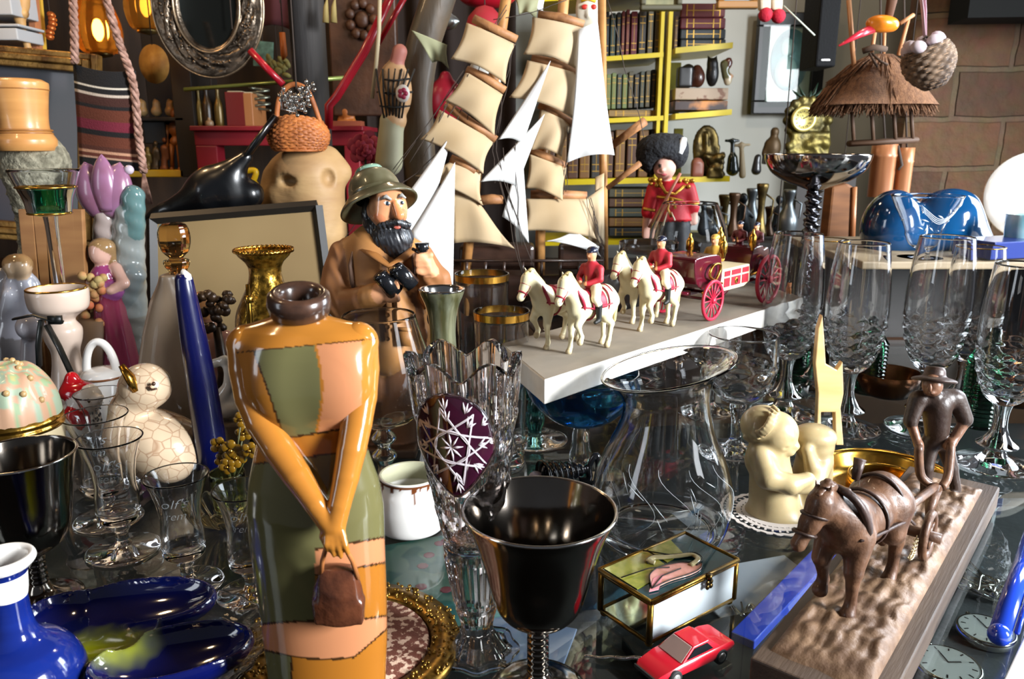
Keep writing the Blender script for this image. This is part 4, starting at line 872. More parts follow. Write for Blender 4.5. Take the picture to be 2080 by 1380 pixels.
def mkhorse(label, p, lg, nk, hd_):
    t = thing('toy_horse', label, 'toy horse', (p.x, p.y, Z_ + .0005), HD, grp); bp, mp, tp = horse(hs, nk, hd_, 0, lg)
    o = obj('body', sdf(bp, .00095, .0032), ivory, t)
    obj('mane', sdf(mp, .0009, .003), mat('mane_cream', '#b9a672', .5), o); obj('tail', sdf(tp, .0009, .003), mat('mane_cream', '#b9a672', .5), o)
    b = MB(); hoop(b, .38, hs, .165, .235, .80, .45, .030); obj('collar', b, har, t)
    b = MB(); hoop(b, .10, hs, .197, .232, .715, 0, .014); hoop(b, -.22, hs, .197, .225, .73, 0, .012); hoop(b, -.36, hs, .19, .228, .75, .25, .012, -1.6, 1.6)
    for sy in (-1, 1): b.tube([(hs * x, sy * hs * y, hs * z) for x, y, z in ((.40, .16, .74), (.2, .202, .70), (-.1, .205, .70), (-.35, .205, .72), (-.52, .14, .72))], .014 * hs, 6)
    obj('straps', b, har, t)
    b = MB(); b.grid(lambda u, v: (hs * (.20 - u * .34), hs * (.212 * math.sin((v - .5) * 3.4)), hs * (.70 + .232 * math.cos((v - .5) * 3.4) + .008)), 8, 16); obj('saddle_cloth', b, har, t, solid=.0006)
    b = MB(); nx, nz = nk; hx, hz = hd_
    for f in (.35, .78):
        cx, cz = nx + (hx - nx) * f, nz + (hz - nz) * f; dx, dz = hx - nx, hz - nz; l = math.hypot(dx, dz); rr = .10 - .035 * f
        b.tube([(hs * (cx - dz / l * rr * math.cos(a)), hs * rr * .9 * math.sin(a), hs * (cz + dx / l * rr * math.cos(a))) for a in [2 * PI * i / 16 for i in range(16)]], .012 * hs, 5, True)
    for sy in (-1, 1): b.tube([(hs * (nx - .02), sy * hs * .075, hs * (nz + .07)), (hs * (nx * .6 + hx * .4), sy * hs * .082, hs * (nz * .6 + hz * .4 - .01)), (hs * hx, sy * hs * .055, hs * (hz))], .011 * hs, 5)
    obj('bridle', b, har, t)
    return t
pA, pB, pC, pD = TW(1128, 700), TW(1197, 712), TW(1335, 668), TW(1296, 650)
mkhorse('white toy horse leading at far left with lowered head and no rider', pA, l1, (.64, 1.10), (.80, .86))
mkhorse('white toy horse in front carrying the first red coated rider', pB, l2, (.60, 1.10), (.74, .85))
mkhorse('white toy horse just before the carriage carrying the second rider', pC, l2, (.60, 1.12), (.75, .87))
mkhorse('white toy horse half hidden behind the second ridden horse', pD, l1, (.62, 1.12), (.78, .88))
def seated(s, coat='#9c1a26', legs=True, hat=True):
    S = lambda l: mv(l, s)
    pr = [('c', (0, 0, .10), (0, 0, .42), .13, .15, {'col': coat}), ('c', (0, -.16, .42), (0, .16, .42), .085, .085, {'col': coat}), ('c', (0, 0, .48), (.01, 0, .58), .06, .055, {'col': '#c48a62'}), ('e', (.02, 0, .68), (.10, .09, .12), None, {'col': '#c48a62'}),
          ('c', (.115, 0, .68), (.125, 0, .655), .016, .024, {'col': '#c48a62', 'k': .015})]
    for sy in (-1, 1):
        pr += [('c', (0, sy * .19, .42), (.06, sy * .24, .24), .075, .062, {'col': coat, 'k': .03}), ('c', (.06, sy * .24, .24), (.24, sy * .10, .17), .06, .05, {'col': coat, 'k': .03}), ('e', (.27, sy * .07, .17), (.05, .045, .045), None, {'col': '#c48a62', 'k': .02})]
        if legs: pr += [('c', (0, sy * .11, .06), (.22, sy * .27, -.10), .11, .085, {'col': '#e2d6b8', 'k': .04}), ('c', (.22, sy * .27, -.10), (.16, sy * .30, -.22), .075, .07, {'col': '#e2d6b8', 'k': .03}), ('c', (.16, sy * .30, -.22), (.14, sy * .30, -.50), .07, .05, {'col': '#15130f', 'k': .02}), ('c', (.14, sy * .30, -.52), (.25, sy * .30, -.54), .045, .04, {'col': '#15130f', 'k': .02})]
    pr += [('c', (.10, -.03, .40), (.14, -.02, .20), .02, .02, {'col': '#c9a04a', 'k': .01})]
    hp = [('e', (.0, 0, .76), (.115, .105, .075), None, {}), ('e', (.08, 0, .735), (.08, .075, .018), None, {})]
    return S(pr), S(hp)
cap = mat('navy_cap', '#15192c', .35, coat=.4)
def rider(label, cat, loc, rot, s, coat='#9c1a26', legs=True, capm=cap, group='red coated riders and footmen', name='toy_rider'):
    t = thing(name, label, cat, loc, rot, group); a, h_ = seated(s, coat, legs)
    obj('body', sdf(a, s * .018, .05 * s), ccolm, t); obj('cap', sdf(h_, s * .018, .03 * s), capm, t); return t
fw = Vector((math.cos(HD), math.sin(HD), 0)); sd = Vector((-fw.y, fw.x, 0)); rs = .046
rider('toy rider in red on the front white horse', 'toy figure', pB - fw * .001 + Vector((0, 0, Z_ * 0 + hs * .93)), HD, rs)
rider('toy rider in red on the horse just before the carriage', 'toy figure', pC - fw * .001 + Vector((0, 0, hs * .93)), HD, rs)
# ---------------------------------------------------------------- carriage
fw_c = (fa + ra) / 2 + sd * .029; fw_c.z = Z_     # near wheels are on the carriage's left
wb = (fa - ra).length
near = 1 if (sd.x * 0 + sd.y) < 0 else -1
ctr = (fa + ra) / 2 - sd * (.029 * near); ctr.z = Z_
zq = lambda z: .025 + (z - .034) * .80
t = thing('toy_carriage', 'maroon and cream toy carriage with red spoked wheels on the white board', 'toy carriage', ctr, HD)
maroon = mat('maroon_enamel', '#4a0c1a', .2, coat=.6); redw = mat('wheel_red', '#b0203a', .4); cream = mat('carriage_cream', '#d9cba8', .35)
def wheel(x, y, r, nm='wheel'):
    My = Matrix.Rotation(PI / 2, 3, 'X'); b = MB()
    b.tube([(x + r * .92 * math.cos(a), y, r + r * .92 * math.sin(a)) for a in [2 * PI * i / 40 for i in range(40)]], r * .085, 8, True)
    w_ = obj(nm, b, redw, t)
    b = MB()
    for k in range(14): a = 2 * PI * k / 14; b.tube([(x + r * .12 * math.cos(a), y, r + r * .12 * math.sin(a)), (x + r * .9 * math.cos(a), y, r + r * .9 * math.sin(a))], [r * .045, r * .03], 6)
    obj('spokes', b, redw, w_)
    obj('hub', MB().lathe([(.0002, -r * .16), (r * .14, -r * .14), (r * .17, 0), (r * .14, r * .14), (.0002, r * .16)], 20, (x, y, r), My), redw, w_)
for sy in (-1, 1): wheel(wb / 2, sy * .029, .0215); wheel(-wb / 2, sy * .029, .0285)
b = MB()
b.tube([(wb / 2, -.028, .0215), (wb / 2, .028, .0215)], .0016, 8); b.tube([(-wb / 2, -.028, .0285), (-wb / 2, .028, .0285)], .0016, 8)
b.box((0, 0, .026), (wb, .006, .005)); obj('chassis', b, maroon, t, smooth=False)
w2 = .021
def side(nm, pts, m, w=w2, bev=.0012): return obj(nm, MB().prism([(x, -w, z) for x, z in [(x_, .025 + (z_ - .034) * .80) for x_, z_ in pts]], (0, 1, 0), 2 * w), m, t, smooth=False, bevel=bev)
side('front_body', cr2([(.028, .036), (.040, .034), (.062, .040), (.082, .052), (.088, .080), (.080, .086), (.045, .086), (.034, .080)], 3), maroon)
side('door_panel', [(-.034, .040), (-.02, .034), (.024, .034), (.034, .044), (.030, .064), (-.030, .064)], cream, w2 + .0005)
side('rear_body', cr2([(-.030, .044), (-.034, .070), (-.040, .084), (-.060, .086), (-.064, .080), (-.074, .082), (-.078, .070), (-.066, .050)], 3), maroon)
side('floor_step', [(-.066, .036), (.06, .036), (.055, .040), (-.06, .042)], maroon, w2 * .9)
for sy in (-1, 1):
    y = sy * (w2 + .0009); b = MB()
    for x0, x1 in ((-.027, -.013), (-.009, .011), (.015, .027)): b.box(((x0 + x1) / 2, y, .0438), (x1 - x0, .0008, .0056)); b.box(((x0 + x1) / 2, y, .0342), (x1 - x0, .0008, .0096))
    obj('door_trim', b, mat('trim_red', '#a3222f', .4), t, smooth=False)
    b = MB(); b.ell((.001, y + sy * .0007, .0342), (.0038, .0006, .0038), None, 12, 6); obj('crest', b, goldline, t)
    b = MB(); b.tube([(q.x, q.y, zq(q.z)) for q in cr([(.032, y, .046), (.050, y + sy * .003, .052), (.066, y + sy * .004, .062), (.060, y + sy * .004, .074), (.046, y + sy * .004, .074), (.044, y + sy * .003, .064), (.056, y + sy * .003, .050), (.075, y + sy * .002, .040)], 5)], .0015, 8); obj('gold_scroll', b, gold, t)
    b = MB(); b.tube([(q.x, q.y, zq(q.z)) for q in cr([(-.034, y, .048), (-.048, y + sy * .003, .052), (-.055, y + sy * .004, .066), (-.066, y + sy * .003, .070), (-.076, y, .060)], 5)], .0014, 8); obj('gold_scroll', b, gold, t)
    for x, z in ((.030, .072), (-.036, .074)):
        b = MB().lathe([(.0003, -.012), (.002, -.011), (.003, -.006), (.0042, -.005), (.0042, .004), (.0032, .006), (.0015, .009), (.0016, .011), (.0002, .013)], 14, (x, sy * (w2 - .001), z)); obj('carriage_lamp', b, gold, t)
b = MB(); b.tube([(.085, 0, .03), (.118, 0, .033)], .0016, 8); b.box((.088, 0, .03), (.004, .03, .003)); obj('draw_pole', b, maroon, t)
at = lambda x, y, z: ctr + fw * x + sd * y + Vector((0, 0, z))
rider('toy footman in maroon, left of the two at the back of the carriage', 'toy figure', at(-.062, -.009, .064), HD, .034, '#5c1a1c', False, name='toy_footman')
rider('toy footman in maroon, right of the two at the back of the carriage', 'toy figure', at(-.062, .011, .064), HD, .034, '#4c1618', False, name='toy_footman')
rider('gilt figure with a golden cap seated inside the carriage', 'toy figure', at(.004, -.004, .046), HD, .044, '#a9822f', False, mat('gold_cap', '#c9a04a', .4), name='toy_passenger')
p_ = T(1600, 598, Z_); tag(obj('toy_dog', sdf(mv([('e', (0, 0, .5), (.4, .2, .22), None, {}), ('e', (.42, 0, .75), (.2, .17, .18), None, {}), ('c', (.55, 0, .7), (.68, 0, .68), .1, .06, {}), ('c', (.3, .12, .4), (.3, .12, .06), .09, .08, {}), ('c', (.3, -.12, .4), (.3, -.12, .06), .09, .08, {}), ('c', (-.3, .12, .4), (-.3, .12, .06), .09, .08, {}), ('c', (-.3, -.12, .4), (-.3, -.12, .06), .09, .08, {}), ('c', (.35, .12, .9), (.3, .14, 1.0), .06, .02, {}), ('c', (.35, -.12, .9), (.3, -.14, 1.0), .06, .02, {}), ('c', (-.38, 0, .6), (-.5, 0, .85), .05, .03, {})], .016), .0007, .002), mat('toy_dog_tan', '#b5713f', .5)), 'tiny tan toy dog behind the carriage on the board', 'toy dog').location = (p_.x, p_.y, Z_)
bpy.data.objects['toy_dog'].rotation_euler = (0, 0, HD + .5)
# ---- the white board and what carries it
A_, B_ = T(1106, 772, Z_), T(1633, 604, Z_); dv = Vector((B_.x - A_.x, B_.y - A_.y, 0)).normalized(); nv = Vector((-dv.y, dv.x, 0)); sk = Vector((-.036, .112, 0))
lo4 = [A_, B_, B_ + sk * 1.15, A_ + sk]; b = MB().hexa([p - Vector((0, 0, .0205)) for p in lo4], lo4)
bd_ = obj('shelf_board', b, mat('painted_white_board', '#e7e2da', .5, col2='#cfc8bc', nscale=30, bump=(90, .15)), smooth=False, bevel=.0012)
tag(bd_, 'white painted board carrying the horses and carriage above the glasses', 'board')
ins = lambda p, c: tuple(p + (c - p).normalized() * .0015 + Vector((0, 0, .0002)))
cc_ = sum(lo4, Vector()) / 4; obj('shaded_top', MB().add([ins(p, cc_) for p in lo4], [(0, 1, 2, 3)]), mat('shaded_grey_top', '#8f8577', .7, col2='#766d61', nscale=9, stretch=(1, 1, 1), bump=(60, .2)), bd_, smooth=False, label='grey worn upper face')  # upper face greyer than the board: its shade is put into the colour
# ---------------------------------------------------------------- ploughman with horse on a plank
nl = T(1524, 1336, .02); rdir = Vector((T(2022, 1004, .02) - T(1830, 1380, .02))); rdir.z = 0; rdir.normalize(); rn = Vector((rdir.y, -rdir.x, 0))
PL, PW = .352, .071; ang = math.atan2(rdir.y, rdir.x)
t = thing('plough_group', 'bronzed ploughman, horse and plough figure on a long wooden plank', 'figurine', (nl.x, nl.y, 0), ang)
inv = lambda p: (Matrix.Rotation(-ang, 3, 'Z') @ (Vector(p) - Vector((nl.x, nl.y, 0))))
wpl = mat('plank_wood', '#3c2e25', .55, col2='#4f3f32', nscale=9, stretch=(1, 10, 10), bump=(60, .15))
obj('plank', MB().box((PL / 2, -PW / 2, .0105), (PL, PW, .019)), wpl, t, smooth=False, bevel=.0012)
bz = mat('bronzed_resin', '#452b1a', .5, .1, col2='#664630', nscale=90, coat=.15, bump=(260, .25)); bzd = mat('dark_resin', '#2e2019', .45, .1, col2='#43302a', nscale=60, bump=(260, .2))
random.seed(11)
def ground(u, v):
    x = .012 + u * (PL - .028); y = -(.006 + v * (PW - .016)); e = min(u, 1 - u, v, 1 - v); e = min(1, e * 9) ** .5
    n = noise.noise(Vector((x * 60, y * 60, 0))) + .6 * noise.noise(Vector((x * 140, y * 140, 3))) + .4 * abs(math.sin(y * 420 + 3 * noise.noise(Vector((x * 50, y * 50, 7)))))
    return (x + .002 * noise.noise(Vector((x * 80, y * 80, 5))), y, .0196 + e * (.0065 + .003 * n))
b = MB(); b.grid(ground, 130, 40); obj('ploughed_ground', b, mat('ploughed_earth', '#5c4534', .5, .1, col2='#7a6049', nscale=60, bump=(200, .4)), t)
hp = inv(T(1733, 1225, .026)); hs2 = .077; HA = PI - .14
bp, mp, tp = horse(hs2, (.58, .98), (.70, .66), 1, {'fl': (.05, .03, 0), 'fr': (.12, .04, .12), 'hl': (-.04, -.06, 0), 'hr': (.06, .06, 0)}, -.16, col='#ffffff')
# horse faces the near end of the plank (-x), turned a little
hx = Vector((hp.x + .012, hp.y + .004, .0245)); TR = lambda l: mv(l, 1, tuple(hx), (0, 0, HA))
o = obj('horse', sdf(TR([(q[0],) + tuple(q[1:-1]) + ({k: v for k, v in q[-1].items() if k != 'col'},) for q in bp]), .0013, .0045), bz, t)
obj('mane', sdf(TR(mp), .0012, .004, lambda G: .0004 * np.sin(G[..., 2] * 2200)), bz, o); obj('tail', sdf(TR(tp), .0012, .004, lambda G: .0004 * np.sin(G[..., 0] * 2600)), bzd, o)
MT = Matrix.Translation(hx) @ Matrix.Rotation(HA, 4, 'Z')
b = MB(); hoop(b, .33, hs2, .185, .27, .80, .42, .036); b.tube([(hs2 * .20, 0, hs2 * 1.08), (hs2 * .16, 0, hs2 * 1.24)], [.03 * hs2, .05 * hs2], 8); b.xf(MT); obj('collar', b, bzd, o)
b = MB(); hoop(b, .02, hs2, .215, .228, .71, 0, .016); hoop(b, -.30, hs2, .205, .235, .75, .2, .014, -1.7, 1.7)
for sy in (-1, 1): b.tube([(hs2 * x, sy * hs2 * y, hs2 * z) for x, y, z in ((.40, .17, .70), (.2, .205, .68), (-.1, .222, .66), (-.4, .225, .62), (-.6, .2, .5))], .014 * hs2, 6)
for f in (.3, .75):
    dx, dz = .12, -.32; l = math.hypot(dx, dz); rr = .105 - .03 * f; b.tube([(hs2 * (.58 + dx * f - dz / l * rr * math.cos(a)), hs2 * (-.072 - .09 * f + rr * math.sin(a)), hs2 * (.98 + dz * f + dx / l * rr * math.cos(a))) for a in [2 * PI * i / 16 for i in range(16)]], .014 * hs2, 5, True)
b.xf(MT); obj('harness_straps', b, bzd, o)
# plough: beam, wheel, handles, chain
wc = inv(T(1885, 1088, .045)); wr = .0165
b = MB(); b.tube([(wc.x + wr * .9 * math.cos(a), wc.y, wc.z + wr * .9 * math.sin(a)) for a in [2 * PI * i / 36 for i in range(36)]], .0028, 8, True, flat=1)
for k in range(4): a = k * PI / 2 + .4; b.tube([(wc.x, wc.y, wc.z), (wc.x + wr * .9 * math.cos(a), wc.y, wc.z + wr * .9 * math.sin(a))], .0016, 6)
b.tube([(wc.x, wc.y - .008, wc.z), (wc.x, wc.y + .012, wc.z)], .0036, 12); wb_ = obj('plough_wheel', b, bz, t)
man = inv(T(1912, 1000, .026)); 
b = MB(); bm0 = Vector((wc.x - .02, wc.y + .024, .040)); bm1 = Vector((man.x - .04, man.y - .002, .046)); b.tube([bm0, (bm0 + bm1) / 2 + Vector((0, 0, .006)), bm1], .0032, 8); b.tube([(wc.x, wc.y, wc.z), (wc.x, wc.y + .026, .042)], .0024, 8)
b.tube([bm1, bm1 + Vector((-.012, 0, -.012)), bm1 + Vector((-.02, 0, -.020))], [.005, .004, .001], 8); obj('plough_beam', b, bz, t)
hl, hr = inv(P(1866, 905, .555)), inv(P(1932, 900, .565))
for h_, off in ((hl, .004), (hr, -.004)):
    b = MB(); b.tube(cr([bm1 + Vector((0, off, 0)), (bm1 + h_) / 2 + Vector((.0, off, -.008)), h_], 5), [.0034] * 10 + [.0026], 8); obj('plough_handle', b, bz, t)
b = MB(); c0, c1 = Vector((hx.x + .020, hx.y - .026, .050)), Vector((wc.x - .014, wc.y + .004, .048))
for i in range(18):
    p_ = c0.lerp(c1, (i + .5) / 18) - Vector((0, 0, .004 * math.sin(PI * i / 17))); l = (c1 - c0).length / 18; d_ = (c1 - c0).normalized(); n_ = Vector((0, 0, 1)) if i % 2 else d_.cross(Vector((0, 0, 1))).normalized()
    b.tube([p_ + d_ * l * .85 * math.cos(a) + n_ * .0013 * math.sin(a) for a in [2 * PI * k / 10 for k in range(10)]], .00045, 5, True)
obj('chain', b, mat('pale_chain', '#cdbb94', .3, .8), t)
# ploughman
BTN = '#6e4c38'; G = PX(1905, T(1920, 1003, .026).y, .0255); g = lambda l: mv(l, 1, tuple(inv(G.o)), (0, 0, -ang)); u = G.m
mp_ = G.chain([(1890, 900, 17, 4), (1882, 950, 13, -6), (1880, 1000, 10, 0)], k=4) + G.chain([(1918, 900, 17, 4), (1932, 950, 13, 10), (1942, 996, 10, 16)], k=4) + [G.c(1938, 1000, 10, 1928, 1008, 8, 14, 4), G.c(1884, 1003, 10, 1874, 1008, 8, 4, -6)]
mp_ += [G.c(1903, 890, 21, 1903, 822, 28, 2, -12, k=10), G.c(1870, 810, 17, 1934, 808, 18, -10, k=8)]
mp_ += G.chain([(1864, 812, 17, -10), (1850, 855, 14, -18)], k=5) + G.chain([(1850, 858, 10, -18), (1866, 905, 8, -34)], BTN, k=3) + G.chain([(1942, 810, 18, -8), (1960, 852, 15, -10)], k=5) + G.chain([(1960, 856, 11, -10), (1932, 902, 9, -22)], BTN, k=3)
mp_ += [G.c(1866, 903, 9, 1868, 914, 8, -36, col=BTN, k=4), G.c(1932, 900, 10, 1926, 908, 9, -24, col=BTN, k=4), G.c(1898, 802, 12, 1895, 790, 12, -20), G.e(1894, 783, 18, 22, 20, -30, col=BTN), G.c(1890, 782, 3, 1888, 791, 5, -50, col=BTN, k=3), G.e(1893, 798, 7, 4, 5, -46, col=BTN, k=2)]
for q in mp_:
    q[-1].setdefault('col', '#33251e')
obj('ploughman', sdf(g(mp_), .0011, 4 * u), mat('resin_painted', '#fff', .42, attr=True, bump=(300, .2)), t, label='dark brown ploughman with rolled sleeves')
ctr = inv(Vector(G.p(1898, 768, -16)) + G.o); Mh = Matrix.Rotation(-ang, 3, 'Z') @ Matrix.Rotation(R(-14), 3, 'X') @ Matrix.Rotation(R(6), 3, 'Y')
obj('hat', MB().lathe([(r * u, z * u) for r, z in cr2([(18, -6), (36, -8), (40, -4), (34, 0), (21, 4), (18, 16), (12, 22), (.3, 18)], 4)], 36, ctr, Mh), bzd, t)
# ---------------------------------------------------------------- cream children
F = PX(1600, .60, .0016); t = place(F, 'children_figurine', 'cream figurine of two children in knitted hats hugging on the doily', 'figurine')
C = [F.c(1560, 900, 34, 1572, 1030, 50, 0, -6, k=12), F.e(1590, 1040, 76, 24, 60, 0, k=12), F.c(1565, 910, 36, 1550, 935, 36, -8, k=12)]
C += F.chain([(1545, 925, 24, -30), (1560, 970, 23, -56), (1605, 985, 19, -66), (1636, 975, 14, -60)], k=8) + [F.e(1642, 972, 13, 12, 12, -58, k=4)]
C += [F.e(1575, 878, 44, 42, 42, -10, k=8), F.e(1590, 903, 16, 13, 14, -36, k=6), F.c(1604, 880, 4, 1609, 889, 6, -42, k=3), F.e(1612, 906, 12, 10, 12, -28, k=5), F.e(1603, 918, 12, 9, 10, -32, k=5), F.c(1594, 911, 2.5, 1613, 912, 2.5, -48, op='-', k=2), F.c(1580, 880, 2, 1592, 883, 2, -52, op='-', k=2), F.e(1614, 882, 4, 3, 3, -36, op='-', k=2)]
dsp = lambda x, y, r=47: -10 - math.sqrt(max(r * r - (x - 1572) ** 2 - (y - 878) ** 2, 0))
C += [F.e(1550, 864, 44, 40, 42, -4, k=3)]
for i in range(12):
    a_ = i / 11; x_, y_ = 1522 + 58 * a_ + 12 * math.sin(PI * a_), 896 - 62 * a_ + 10 * math.sin(PI * a_); C += [F.c(x_, y_, 4.5, x_ - 10, y_ - 8, 4.5, dsp(x_, y_) * .8 - 8, dsp(x_ - 10, y_ - 8) * .8 - 10, k=1.5)]
C += [F.c(1655, 930, 36, 1640, 1020, 46, 24, 14, k=12), F.e(1655, 905, 38, 36, 36, 12, k=8), F.e(1654, 886, 44, 24, 40, 12, k=6), F.e(1640, 912, 12, 10, 10, -22, k=6), F.c(1640, 918, 10, 1650, 950, 16, -24, -20, k=6)]
C += F.chain([(1670, 940, 22, -4), (1650, 985, 19, -40), (1622, 990, 14, -54)], k=8)
crm = mat('cream_bisque', '#b09d74', .4, coat=.2, col2='#a4916a', nscale=50, sss=.1)
obj('body', sdf(C, .0013, 5 * F.m), crm, t)
# ---------------------------------------------------------------- guardsman doll
F = PX(1362, 1.2, .0); F = PX(1362, 1.2, F.p(1362, 560)[2]); t = place(F, 'guardsman_doll', 'guardsman doll in red tunic and black fur hat holding a staff', 'doll')
RD = '#c01826'; PK = '#d9a795'
B = [('L', [(F.p(0, y)[2], F.p(1363, y)[0], 0, h * F.m, h * .7 * F.m) for y, h in ((446, 41), (425, 35), (405, 33), (385, 33), (370, 22))], {'col': RD, 'k': 4 * F.m}), F.c(1345, 385, 18, 1382, 385, 18, 0, col=RD, k=8)]
B += F.chain([(1332, 385, 18, 0), (1318, 430, 15, -6)], RD, k=5) + F.chain([(1395, 385, 18, 0), (1408, 420, 14, -4)], RD, k=5)
B += [F.c(1316, 432, 9, 1312, 470, 8, -6, col=PK, k=3), F.e(1312, 478, 8, 10, 6, -8, col=PK, k=3), F.c(1410, 424, 8, 1410, 450, 8, -4, col=PK, k=3)]
B += [F.c(1350, 460, 22, 1348, 545, 20, 0, col='#111214', k=6), F.c(1380, 460, 22, 1384, 545, 20, 0, col='#111214', k=6), F.e(1345, 552, 20, 9, 26, -8, col='#0c0c0c'), F.e(1388, 552, 20, 9, 26, -8, col='#0c0c0c')]
B += [F.c(1355, 370, 9, 1353, 360, 10, 0, col=PK, k=3), F.e(1350, 340, 22, 25, 22, -4, col=PK), F.e(1346, 346, 4, 4, 5, -26, col=PK, k=4), F.e(1341, 337, 4, 3, 3, -22, col='#1d1815', k=.5), F.e(1357, 337, 4, 3, 3, -22, col='#1d1815', k=.5), F.e(1348, 356, 6, 2, 3, -24, col='#a8434a', k=.5), F.e(1338, 349, 6, 5, 4, -20, col='#d08d80', k=1)]
obj('body', sdf(B, .0021, 4 * F.m), ccolm, t)
fm = mat('black_fur', '#0d0e12', .85, col2='#1a1c22', nscale=60, bump=(160, 1, .004))
obj('fur_hat', sdf([F.e(1345, 302, 48, 30, 44, 4), F.e(1321, 314, 28, 34, 36, 8), F.e(1373, 308, 24, 34, 36, 8), F.c(1326, 338, 10, 1324, 346, 10, 8), F.e(1350, 352, 26, 30, 40, -26, op='-', k=2)], .0022, 6 * F.m, lambda G: .0012 * np.sin(G[..., 0] * 700) * np.sin(G[..., 1] * 800) * np.sin(G[..., 2] * 750), 0), fm, t)
b = MB(); F.tube(b, [(1380, 312, -28), (1386, 294, -26), (1390, 280, -24)], [6, 8, 5], 8); obj('white_plume', b, mat('white_feather', '#e6ebee', .8), t)
b = MB(); random.seed(4)
for cx in (1330, 1393):
    for i in range(16): b.ell(F.p(cx + random.uniform(-14, 14), 372 + random.uniform(-8, 9), -random.uniform(6, 20)), F.m * 4.5, None, 6, 5)
for pts in ([(1340, 372, -26), (1352, 392, -30), (1372, 394, -28), (1388, 380, -24)], [(1334, 400, -26), (1356, 402, -32), (1384, 408, -30), (1390, 412, -28)], [(1356, 402, -34), (1352, 424, -36), (1362, 440, -36)], [(1364, 404, -34), (1370, 424, -36)], [(1306, 424, -18), (1330, 428, -22)], [(1397, 416, -16), (1420, 414, -16)]): F.tube(b, pts, 3.2, 6)
obj('gold_braid', b, mat('gold_braid', '#c9963c', .35, .7), t)
b = MB(); F.tube(b, [(1318, 462, -22), (1350, 410, -42), (1382, 352, -38)], 3, 6); obj('staff', b, mat('pink_wood', '#a9674e', .5), t)
b = MB(); F.tube(b, [(1352, 430, -40), (1344, 458, -42)], [2, 6], 6, flat=.3); F.tube(b, [(1362, 430, -40), (1370, 448, -42)], [2, 6], 6, flat=.3); obj('ribbon_ends', b, mat('cream_ribbon', '#e0d3b4', .6), t)
for x, y, r, nm in ((1362, 558, 60, 'plinth'),): obj(nm, MB().box((0, 0, -(F.o.z) / 2), (.14, .10, F.o.z - .002)), mat('plinth_dark', '#241a14', .6), t, smooth=False, bevel=.002)
# ---------------------------------------------------------------- model ship
Y0 = 1.10; F = PX(1030, Y0, .0); t = place(F, 'model_ship', 'model sailing ship with cloth sails on twig masts behind the white board', 'model ship')
tw = mat('twig_wood', '#7d5230', .6, col2='#a8764a', nscale=40, bump=(160, .3)); bam = mat('bamboo_mast', '#b07f4a', .45, col2='#8f6236', nscale=10, stretch=(1, 1, 4))
sailc = mat('parchment_sail', '#b7a181', .75, col2='#aa916d', nscale=10, bump=(30, .12)); sailw = mat('white_sail', '#e4e4e2', .7, col2='#d3d2cf', nscale=8)
rope = mat('rigging_thread', '#3b3029', .8)
def mast(pts, r, m=bam):
    b = MB(); F.tube(b, pts, r, 10); p_ = [Vector(F.p(*q)) for q in pts]
    for i in range(1, 7):
        q = p_[0].lerp(p_[-1], i / 7) if len(p_) == 2 else p_[min(i * len(p_) // 7, len(p_) - 1)]
        if len(p_) == 2: b.ell(q, (r * 1.25 * F.m, r * 1.25 * F.m, r * .5 * F.m), None, 10, 6)
    return obj('mast', b, m, t)
mast([(935, 640, 10), (968, 360, 10), (1010, 120, 10), (1036, -60, 10)], 10)
mast([(1096, 600, 30), (1100, 330, 30), (1140, 60, 30), (1150, -60, 30)], 10)
mast([(1228, 560, 60), (1225, 300, 60), (1222, -60, 60)], 8)
def yard(pts, r=8): b = MB(); F.tube(b, pts, [r, r * 1.1, r * .9], 8); return obj('yard', b, tw, t)
def sail(quad, bulge, m=sailc, nm='sail', n=14, edge=5):
    """quad: top-left, top-right, bottom-right, bottom-left in photo columns/rows with depth"""
    q = [Vector(F.p(*p)) for p in quad]; dirn = Vector((0, -1, 0))
    def fn(u, v):
        u2 = u; p = (q[0] * (1 - u) + q[1] * u) * (1 - v) + (q[3] * (1 - u) + q[2] * u) * v
        s_ = math.sin(PI * u) * .6 + .4 * math.sin(PI * v); pinch = 1.10 * (1 - .10 * math.sin(PI * v)) ; c = (q[0] + q[1]) / 2 * (1 - v) + (q[3] + q[2]) / 2 * v
        p = c + (p - c) * pinch + Vector((0, 0, 1)) * (edge * F.m * math.sin(PI * u) * v * 1.5)
        return p + dirn * bulge * F.m * s_ + dirn * F.m * 4 * math.sin(u * 9 + v * 3) * v
    b = MB(); b.grid(fn, n, n); return obj(nm, b, m, t, solid=.0007)
def tri(a, b_, c, bulge, m=sailw):
    A, B, C_ = Vector(F.p(*a)), Vector(F.p(*b_)), Vector(F.p(*c)); k = 12; b = MB()
    def fn(u, v): p = A * (1 - v) + (B * (1 - u) + C_ * u) * v; return p + Vector((.3, -1, 0)) * bulge * F.m * math.sin(PI * u) * v * (1.25 - v) + Vector((0, 0, 1)) * 6 * F.m * math.sin(PI * u) * (v > .99)
    b.grid(fn, k, k); return obj('staysail', b, m, t, solid=.0006)
